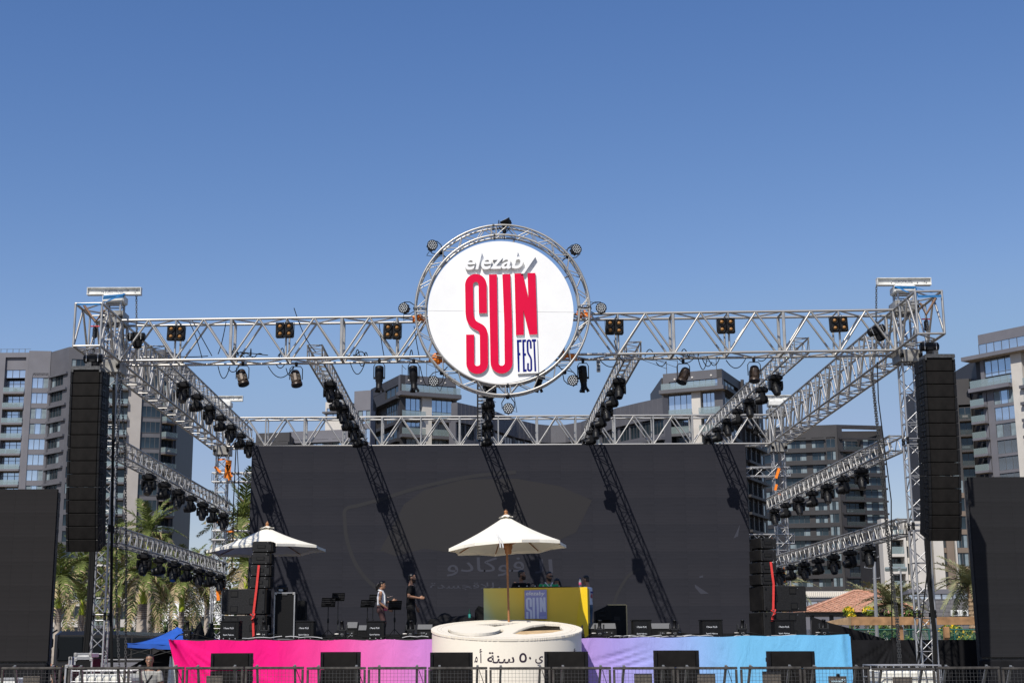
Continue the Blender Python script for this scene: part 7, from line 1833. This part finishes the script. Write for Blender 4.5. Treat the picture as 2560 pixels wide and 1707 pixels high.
def person(label, base, H, yaw, arms, legs=None, top=None, bottom=None, hair='short', beard=False, skin=None, head_turn=0., head_tilt=0., lean=0., female=False, sleeves=.55, extras=None, seat=False, shoes=BLK, hip=.93):
    """arms: ((elbow, wrist, finger direction), ...) right and left, in metres for a 1.75 m figure facing -Y; legs: ((knee, ankle), ...)"""
    skin = skin or SK; k = H / 1.75; base = V(base); R = Matrix.Rotation(yaw, 3, 'Z'); L_ = Matrix.Rotation(lean, 3, 'X')
    r = thing('person', label, 'person', base)
    hipz = .93
    def W(p): return base + R @ (V(p) * k)
    def U(p):                                   # upper body leans about the hips
        p = V(p); return W(V((0, 0, hip)) + L_ @ (p - V((0, 0, hipz))))
    sw = .165 if female else .19; hw = .10
    legs = legs or (((-.095, -.02, .49), (-.10, .02, .08)), ((.095, -.02, .49), (.10, .02, .08)))
    body = MB(); HC = V((0, -.02, 1.635)); HT = Matrix.Rotation(head_turn, 3, 'Z') @ Matrix.Rotation(head_tilt, 3, 'X')
    def HD(p): return U(HC + V((0, 0, -.09)) + HT @ (V(p) + V((0, 0, .09))))
    rings = []
    for z, x, f, b in ((-.122, .022, .082, -.03), (-.112, .036, .094, .0), (-.09, .050, .098, .035), (-.055, .061, .098, .062), (-.02, .069, .096, .084), (.02, .074, .095, .096), (.06, .075, .090, .098), (.09, .064, .074, .084), (.11, .040, .045, .055), (.12, .012, .012, .015)):
        rings.append([HD((x * math.cos(a), (-f if math.sin(a) < 0 else b) * abs(math.sin(a)), z)) for a in [2 * PI * i / 18 for i in range(18)]])
    body.loft(rings)
    body.loft([[HD(p) for p in q] for q in (((-.012, -.090, .022), (.012, -.090, .022), (.010, -.07, .022), (-.010, -.07, .022)), ((-.018, -.119, -.022), (.018, -.119, -.022), (.016, -.08, -.024), (-.016, -.08, -.024)), ((-.012, -.092, -.034), (.012, -.092, -.034), (.01, -.08, -.034), (-.01, -.08, -.034)))])
    for s in (-1, 1): body.ball(HD((s * .076, .012, -.008)), (.012 * k, .02 * k, .032 * k), 8, 6, R)
    body.path([U((0, .02, 1.40)), U((0, .012, 1.47)), HD((0, .015, -.075))], 1, 12, rs=[.068 * k, .056 * k, .055 * k])
    tors = [(.86, .155 if female else .160, .105), (.93, .165, .11), (1.02, .142 if female else .158, .10), (1.12, .135 if female else .162, .098), (1.25, .155 if female else .178, .11), (1.36, .165 if female else .188, .10), (1.43, .11, .075), (1.46, .06, .06)]
    def torso(g, z0=.0, z1=9.): return [[U((( x + g) * math.cos(a), (y + g) * math.sin(a), z)) for a in [2 * PI * i / 20 for i in range(20)]] for z, x, y in tors if z0 <= z <= z1]
    body.loft(torso(0.))
    A = []
    for s, (e, w, fd) in zip((-1, 1), arms):
        sh = U((s * sw, .0, 1.395)); e, w = U(e), U(w); A.append((sh, e, w, s))
        p_, r_ = smooth_chain(sh, e, w, .052 * k, .041 * k, .027 * k); body.path(p_, 1, 10, rs=r_); body.ball(sh, .056 * k, 10, 8)
        fdv = R @ (L_ @ V(fd)); hand(body, w, fdv, None, R @ V((-s * .3, -1, .35)) if abs(fd[2]) > .6 else R @ V((0, .1, 1)), .55)
    LG = []
    for s, (kn, an) in zip((-1, 1), legs):
        hp = W((s * hw, .0, hip - .03)); kn, an = W(kn), W(an); LG.append((hp, kn, an)); p_, r_ = smooth_chain(hp, kn, an, .085 * k, .056 * k, .038 * k); body.path(p_, 1, 10, rs=r_)
        body.path([an, an + R @ V((0, -.08, -.045)) * k, an + R @ V((0, -.17, -.055)) * k], 1, 8, rs=[.04 * k, .038 * k, .028 * k])
    o = body.build('body', skin, r); remesh(o)
    # face details
    for s in (-1, 1):
        e = MB(); e.ball(HD((s * .031, -.0905, .018)), (.014 * k, .008 * k, .007 * k), 8, 6, R @ HT); eo = e.build('eye', EYEW, r); i_ = MB(); i_.ball(HD((s * .031, -.097, .018)), .006 * k, 8, 6); i_.build('iris', HAIR, eo)
        b = MB(); b.path([HD((s * .014, -.098, .034)), HD((s * .032, -.097, .040)), HD((s * .050, -.086, .034))], .005 * k, 5); b.build('eyebrow', HAIR, r)
    m_ = MB(); m_.ball(HD((0, -.099, -.058)), (.024 * k, .007 * k, .008 * k), 10, 6, R @ HT); m_.build('lips', LIP, r)
    # hair
    h = MB()
    if hair == 'short': rows = ((.022, 1.03, .35), (.06, 1.06, .62), (.09, 1.09, .93), (.112, 1.12, 1.0), (.126, .9, .9))
    else: rows = ((-.03, 1.08, -.05), (.03, 1.10, .45), (.07, 1.12, .95), (.10, 1.14, 1.0), (.124, 1.1, 1.0), (.132, .7, .7))
    base_ = {-.03: (.067, .094, .08), .022: (.074, .095, .096), .03: (.074, .095, .097), .06: (.075, .09, .098), .07: (.073, .085, .095), .09: (.064, .074, .084), .10: (.054, .062, .07), .112: (.042, .046, .055), .124: (.02, .02, .02), .126: (.022, .022, .022), .132: (.01, .01, .01)}
    rings = []
    for z, g, front in rows:
        x, f, b = base_[z]; rings.append([HD((x * g * math.cos(a), (-f * front * g if math.sin(a) < 0 else (b + .006) * g) * abs(math.sin(a)), z)) for a in [2 * PI * i / 18 for i in range(18)]])
    h.loft(rings); h.loft([[HD((.066 * math.cos(a), .03 + .07 * math.sin(a), z)) for a in [PI * i / 9 for i in range(10)] + [PI * 1.0]] for z in (-.06, .03)])
    if hair == 'ponytail': h.path([HD((0, .095, .03)), HD((0, .14, .02)), HD((0, .16, -.05)), HD((0, .15, -.13)), HD((0, .135, -.19))], 1, 9, rs=[.03 * k, .042 * k, .05 * k, .04 * k, .015 * k])
    if hair == 'long':
        for s in (-1, 1): h.path([HD((s * .06, .0, .07)), HD((s * .085, .02, -.02)), HD((s * .095, .01, -.12)), HD((s * .085, -.0, -.2))], 1, 8, rs=[.03 * k, .038 * k, .04 * k, .02 * k])
        h.path([HD((0, .09, .05)), HD((0, .11, -.05)), HD((0, .09, -.2))], 1, 9, rs=[.05 * k, .07 * k, .05 * k])
    ho = h.build('hair', HAIR, r); remesh(ho, .009)
    if hair == 'ponytail': MB().ball(HD((0, .115, .03)), (.034 * k, .02 * k, .034 * k), 8, 6).build('hair_tie', mat('scrunchie', (.55, .4, .5), .8) if 'scrunchie' not in MATS else MATS['scrunchie'], ho)
    if beard:
        b = MB(); rings = [[HD((x * math.cos(a), -f * abs(math.sin(a)), z)) for a in [PI + PI * i / 12 for i in range(13)]] for z, x, f in ((-.128, .02, .085), (-.115, .040, .101), (-.092, .054, .104), (-.066, .063, .103), (-.044, .068, .099), (-.02, .071, .060))]
        b.loft(rings); bo = b.build('beard', BEARD, r); MB().path([HD((-.026, -.100, -.049)), HD((0, -.106, -.042)), HD((.026, -.100, -.049))], .007 * k, 5).build('moustache', BEARD, bo)
    # shirt
    if top:
        t = MB(); g = .016; t.loft(torso(g * .8 if female else g, .9 if not female else 1.0, 1.43))
        for sh, e, w, s in A:
            if sleeves <= 0: continue
            n_ = 6; q = [lerp(sh, e, min(1, sleeves * 1.0 * i / n_)) for i in range(n_ + 1)]
            if sleeves > 1: q = [lerp(sh, e, i / 4) for i in range(5)] + [lerp(e, w, min(.95, (sleeves - 1)) * i / 3) for i in range(1, 4)]
            t.path([sh + (sh - e) * .12] + q, 1, 10, rs=[.05 * k] + [lerp(.072, .064, i / len(q)) * k for i in range(len(q))])
        o = t.build('shirt', top, r); remesh(o, .012)
    if bottom:
        t = MB(); t.loft([[W(((x + .012) * math.cos(a), (y + .012) * math.sin(a), z + hip - .93)) for a in [2 * PI * i / 20 for i in range(20)]] for z, x, y in ((.80, .15, .10), (.87, .165, .112), (.95, .160, .108), (1.0, .148, .10))])
        for hp, kn, an in LG:
            p_, r_ = smooth_chain(hp, kn, lerp(kn, an, .93), .098 * k, .078 * k, .066 * k); t.path(p_, 1, 10, rs=r_)
        o = t.build('trousers', bottom, r); remesh(o, .013)
    for hp, kn, an in LG:
        s_ = MB(); s_.path([an + R @ V((0, .05, -.04)) * k, an + R @ V((0, -.05, -.045)) * k, an + R @ V((0, -.15, -.05)) * k, an + R @ V((0, -.2, -.052)) * k], 1, 8, rs=[.036 * k, .045 * k, .042 * k, .02 * k]); s_.build('shoe', shoes, r)
    if extras: extras(r, W, U, HD, k, R)
    return r
TEEB = mat('black_tee', (.006, .006, .007), .85, 0, .3, 14, .2, spec=.2); TRB = mat('black_trousers', (.010, .010, .011), .85, 0, .3, 12, .2, spec=.2); TANK = mat('white_tank', (.72, .73, .78), .8, 0, .05, 9, .2)
MAR = mat('maroon_trousers', (.075, .035, .035), .85, 0, .2, 10, .2); GREEN = mat('green_jersey', (.02, .36, .11), .6, 0, .08, 12, .2); GREYT = mat('grey_tee', (.33, .32, .29), .85, 0, .08, 12, .2); WTEE = mat('white_tee', (.7, .71, .76), .8, 0, .05, 12, .2); JEAN = mat('blue_jeans', (.05, .10, .17), .85, 0, .25, 14, .2)
def stand_at(px, py_top, Y, zb=SZT): p = P(px, py_top, Y); return V((p.x, Y, zb)), p.z - zb
def ex_w(r, W, U, HD, k, R):
    t = MB()
    for s in (-1, 1): t.path([U((0, .075, 1.47)), U((s * .06, .05, 1.475)), U((s * .078, -.05, 1.44)), U((s * .07, -.105, 1.33)), U((s * .06, -.125, 1.15)), U((s * .055, -.125, 1.02))], 1, 8, rs=[.03 * k, .034 * k, .032 * k, .03 * k, .03 * k, .028 * k])
    t.build('towel', WHITE, r)
    MB().path([HD((-.078, .02, .085)), HD((-.06, -.05, .115)), HD((0, -.075, .12)), HD((.06, -.05, .115)), HD((.078, .02, .085))], .008, 6).build('sunglasses', GLOSSB, r)
    l = MB(); l.box(U((-.06, -.16, .93)), (.02, .09, .11), R); l.build('lanyard_badge', mat('badge_pink', (.75, .08, .2), .4), r)
b_, h_ = stand_at(952, 1452, 38.5)
person('woman in white top with towel and maroon trousers walking on stage', b_, h_, PI / 2, (((-.20, .02, 1.10), (-.16, -.24, .92), (.05, -.8, -.35)), ((.19, -.05, 1.10), (.12, -.34, 1.16), (0, -1, .25))), (((-.08, -.12, .50), (-.09, -.02, .09)), ((.09, -.10, .50), (.09, .10, .12))), TANK, MAR, 'ponytail', False, SK, 0, .05, .03, True, 0, ex_w)
p = P(975, 1491, 38.45); r = thing('phone', 'pale phone held up by the woman in white', 'phone', p); MB().bbox(p, (.15, .075, .012), .005, Matrix.Rotation(-.25, 3, 'Y')).build('body', mat('phone_pink', (.6, .45, .4), .3), r); MB().box(p + V((0, 0, .0075)), (.13, .06, .002), Matrix.Rotation(-.25, 3, 'Y')).build('screen', GLOSSB, r)
b_, h_ = stand_at(1027, 1433.5, 38.5)
person('bearded man in black tee and black trousers looking right on stage', b_, h_, PI / 2, (((-.24, .05, 1.13), (-.16, -.24, 1.10), (.05, -1, .05)), ((.23, -.02, 1.12), (.2, -.16, .87), (0, -.3, -1))), (((-.09, -.10, .50), (-.1, .02, .09)), ((.10, .02, .50), (.11, .12, .10))), TEEB, TRB, 'short', True, SK, 0, .0, .02, False, .72)
p = P(1049, 1491.5, 38.4); r = thing('phone', 'black phone in the hand of the man in black tee', 'phone', p); MB().bbox(p, (.15, .07, .014), .005, Matrix.Rotation(-.1, 3, 'Y')).build('body', GLOSSB, r); MB().box(p + V((0, 0, .009)), (.13, .056, .002), Matrix.Rotation(-.1, 3, 'Y')).build('screen', LENS, r)
IDLE = (((-.26, .03, 1.12), (-.2, -.2, 1.05), (.2, -1, -.2)), ((.26, .03, 1.12), (.2, -.2, 1.05), (-.2, -1, -.2)))
b_, h_ = stand_at(1303, 1425, 36.95)
person('bearded man in black shirt behind the booth looking right', b_, h_, .5, IDLE, None, TEEB, TRB, 'short', True, SKD, 1.0, .05, 0, False, .7)
def ex_g(r, W, U, HD, k, R):
    MB().path([U((-.10, -.02, 1.47)), U((-.05, -.098, 1.41)), U((0, -.118, 1.345)), U((.05, -.098, 1.41)), U((.10, -.02, 1.47))], .013, 6).build('collar', WHITE, r)
    g_ = MB()
    for s in (-1, 1): g_.ball(HD((s * .032, -.104, .016)), (.026, .006, .019), 10, 6, R); g_.path([HD((s * .055, -.1, .022)), HD((s * .08, -.02, .02)), HD((s * .082, .01, .01))], .004, 5)
    g_.box(HD((0, -.106, .02)), (.02, .006, .006)); g_.build('sunglasses', GLOSSB, r)
b_, h_ = stand_at(1371, 1428.5, 36.95)
person('bearded man in green white collared jersey and sunglasses behind the booth', b_, h_, .1, IDLE, None, GREEN, TRB, 'short', True, SK, .45, .2, .05, False, .6, ex_g)
b_, h_ = stand_at(1394, 1445, 37.3)
person('dark haired woman looking down behind the booth beside the green jersey', b_, h_, -.2, IDLE, None, TEEB, TRB, 'long', False, SK, -.3, .3, .05, True, .7)
def ex_t(r, W, U, HD, k, R):
    MB().box(U((-.02, .125, 1.28)), (.16, .004, .05), R).build('back_print', NAVY, r); MB().ball(U((0, .122, 1.18)), (.06, .006, .06), 10, 6, R).build('back_emblem', mat('print_red', (.4, .05, .08), .6), r)
    MB().path([HD((-.08, -.02, .02)), HD((-.078, .01, .016))], .004, 5).build('glasses_arm', GLOSSB, r)
b_, h_ = stand_at(1459, 1438, 36.9); b_ += V((.10, 0, 0))
person('man in white printed tee and jeans right of the booth facing left', b_, h_, -2.05, (((-.24, -.02, 1.12), (-.2, -.24, 1.08), (0, -1, 0)), ((.25, .04, 1.10), (.2, -.1, .86), (0, -.2, -1))), None, WTEE, JEAN, 'short', False, SK, -.15, .1, .03, False, .6, ex_t)
# ground crew
p = P(376, 1634, 29.6); zb3 = 0.
person('man in light grey tee with shoulder strap sitting under the blue tent', V((p.x, 29.6, 0)), 1.75, .05, (((-.26, .0, 1.12), (-.18, -.2, .98), (.2, -1, -.2)), ((.26, .0, 1.12), (.18, -.2, .98), (-.2, -1, -.2))), (((-.11, -.42, .50), (-.11, -.42, .08)), ((.11, -.42, .50), (.11, -.42, .08))), GREYT, TRB, 'short', False, SKD, 0, .05, .04, False, .65, hip=p.z - .83, extras=
       lambda r, W, U, HD, k, R: MB().path([U((.13, .02, 1.45)), U((.06, -.115, 1.33)), U((-.08, -.13, 1.12)), U((-.17, -.06, .98))], .02, 6).build('shoulder_strap', BLK, r))
q = V((p.x, 29.75, 0)); r = thing('seat_case', 'dark case under the man in the grey tee', 'flight case', q); hh = p.z - .83 - .12; MB().bbox(q + V((0, 0, hh / 2)), (.7, .5, max(.2, hh)), .015).build('body', CAB, r); MB().box(q + V((0, -.252, hh / 2)), (.12, .01, .05)).build('handle', STEEL, r)
for px, py, yw, lab in ((144, 1636, 1.9, 'crew man in black tee bending forward beside the left screen'), (158, 1640, -1.2, 'crew man in black tee with head bowed left of the flight cases')):
    p = P(px, py, 41.); person(lab, V((p.x, 41., 0)), 1.72, yw, (((-.2, -.15, 1.1), (-.15, -.35, 1.0), (.2, -1, -.4)), ((.2, -.15, 1.1), (.15, -.35, 1.0), (-.2, -1, -.4))), (((-.12, -.36, .46), (-.12, .05, .08)), ((.12, -.36, .46), (.12, .05, .08))), TEEB, TRB, 'short', False, SK, 0, .4, .75, False, .6, hip=.60, extras=
           lambda r, W, U, HD, k, R: MB().box(U((0, .126, 1.3)), (.12, .006, .035), R).build('back_print', mat('gold_print', (.35, .25, .05), .6) if 'gold_print' not in MATS else MATS['gold_print'], r))
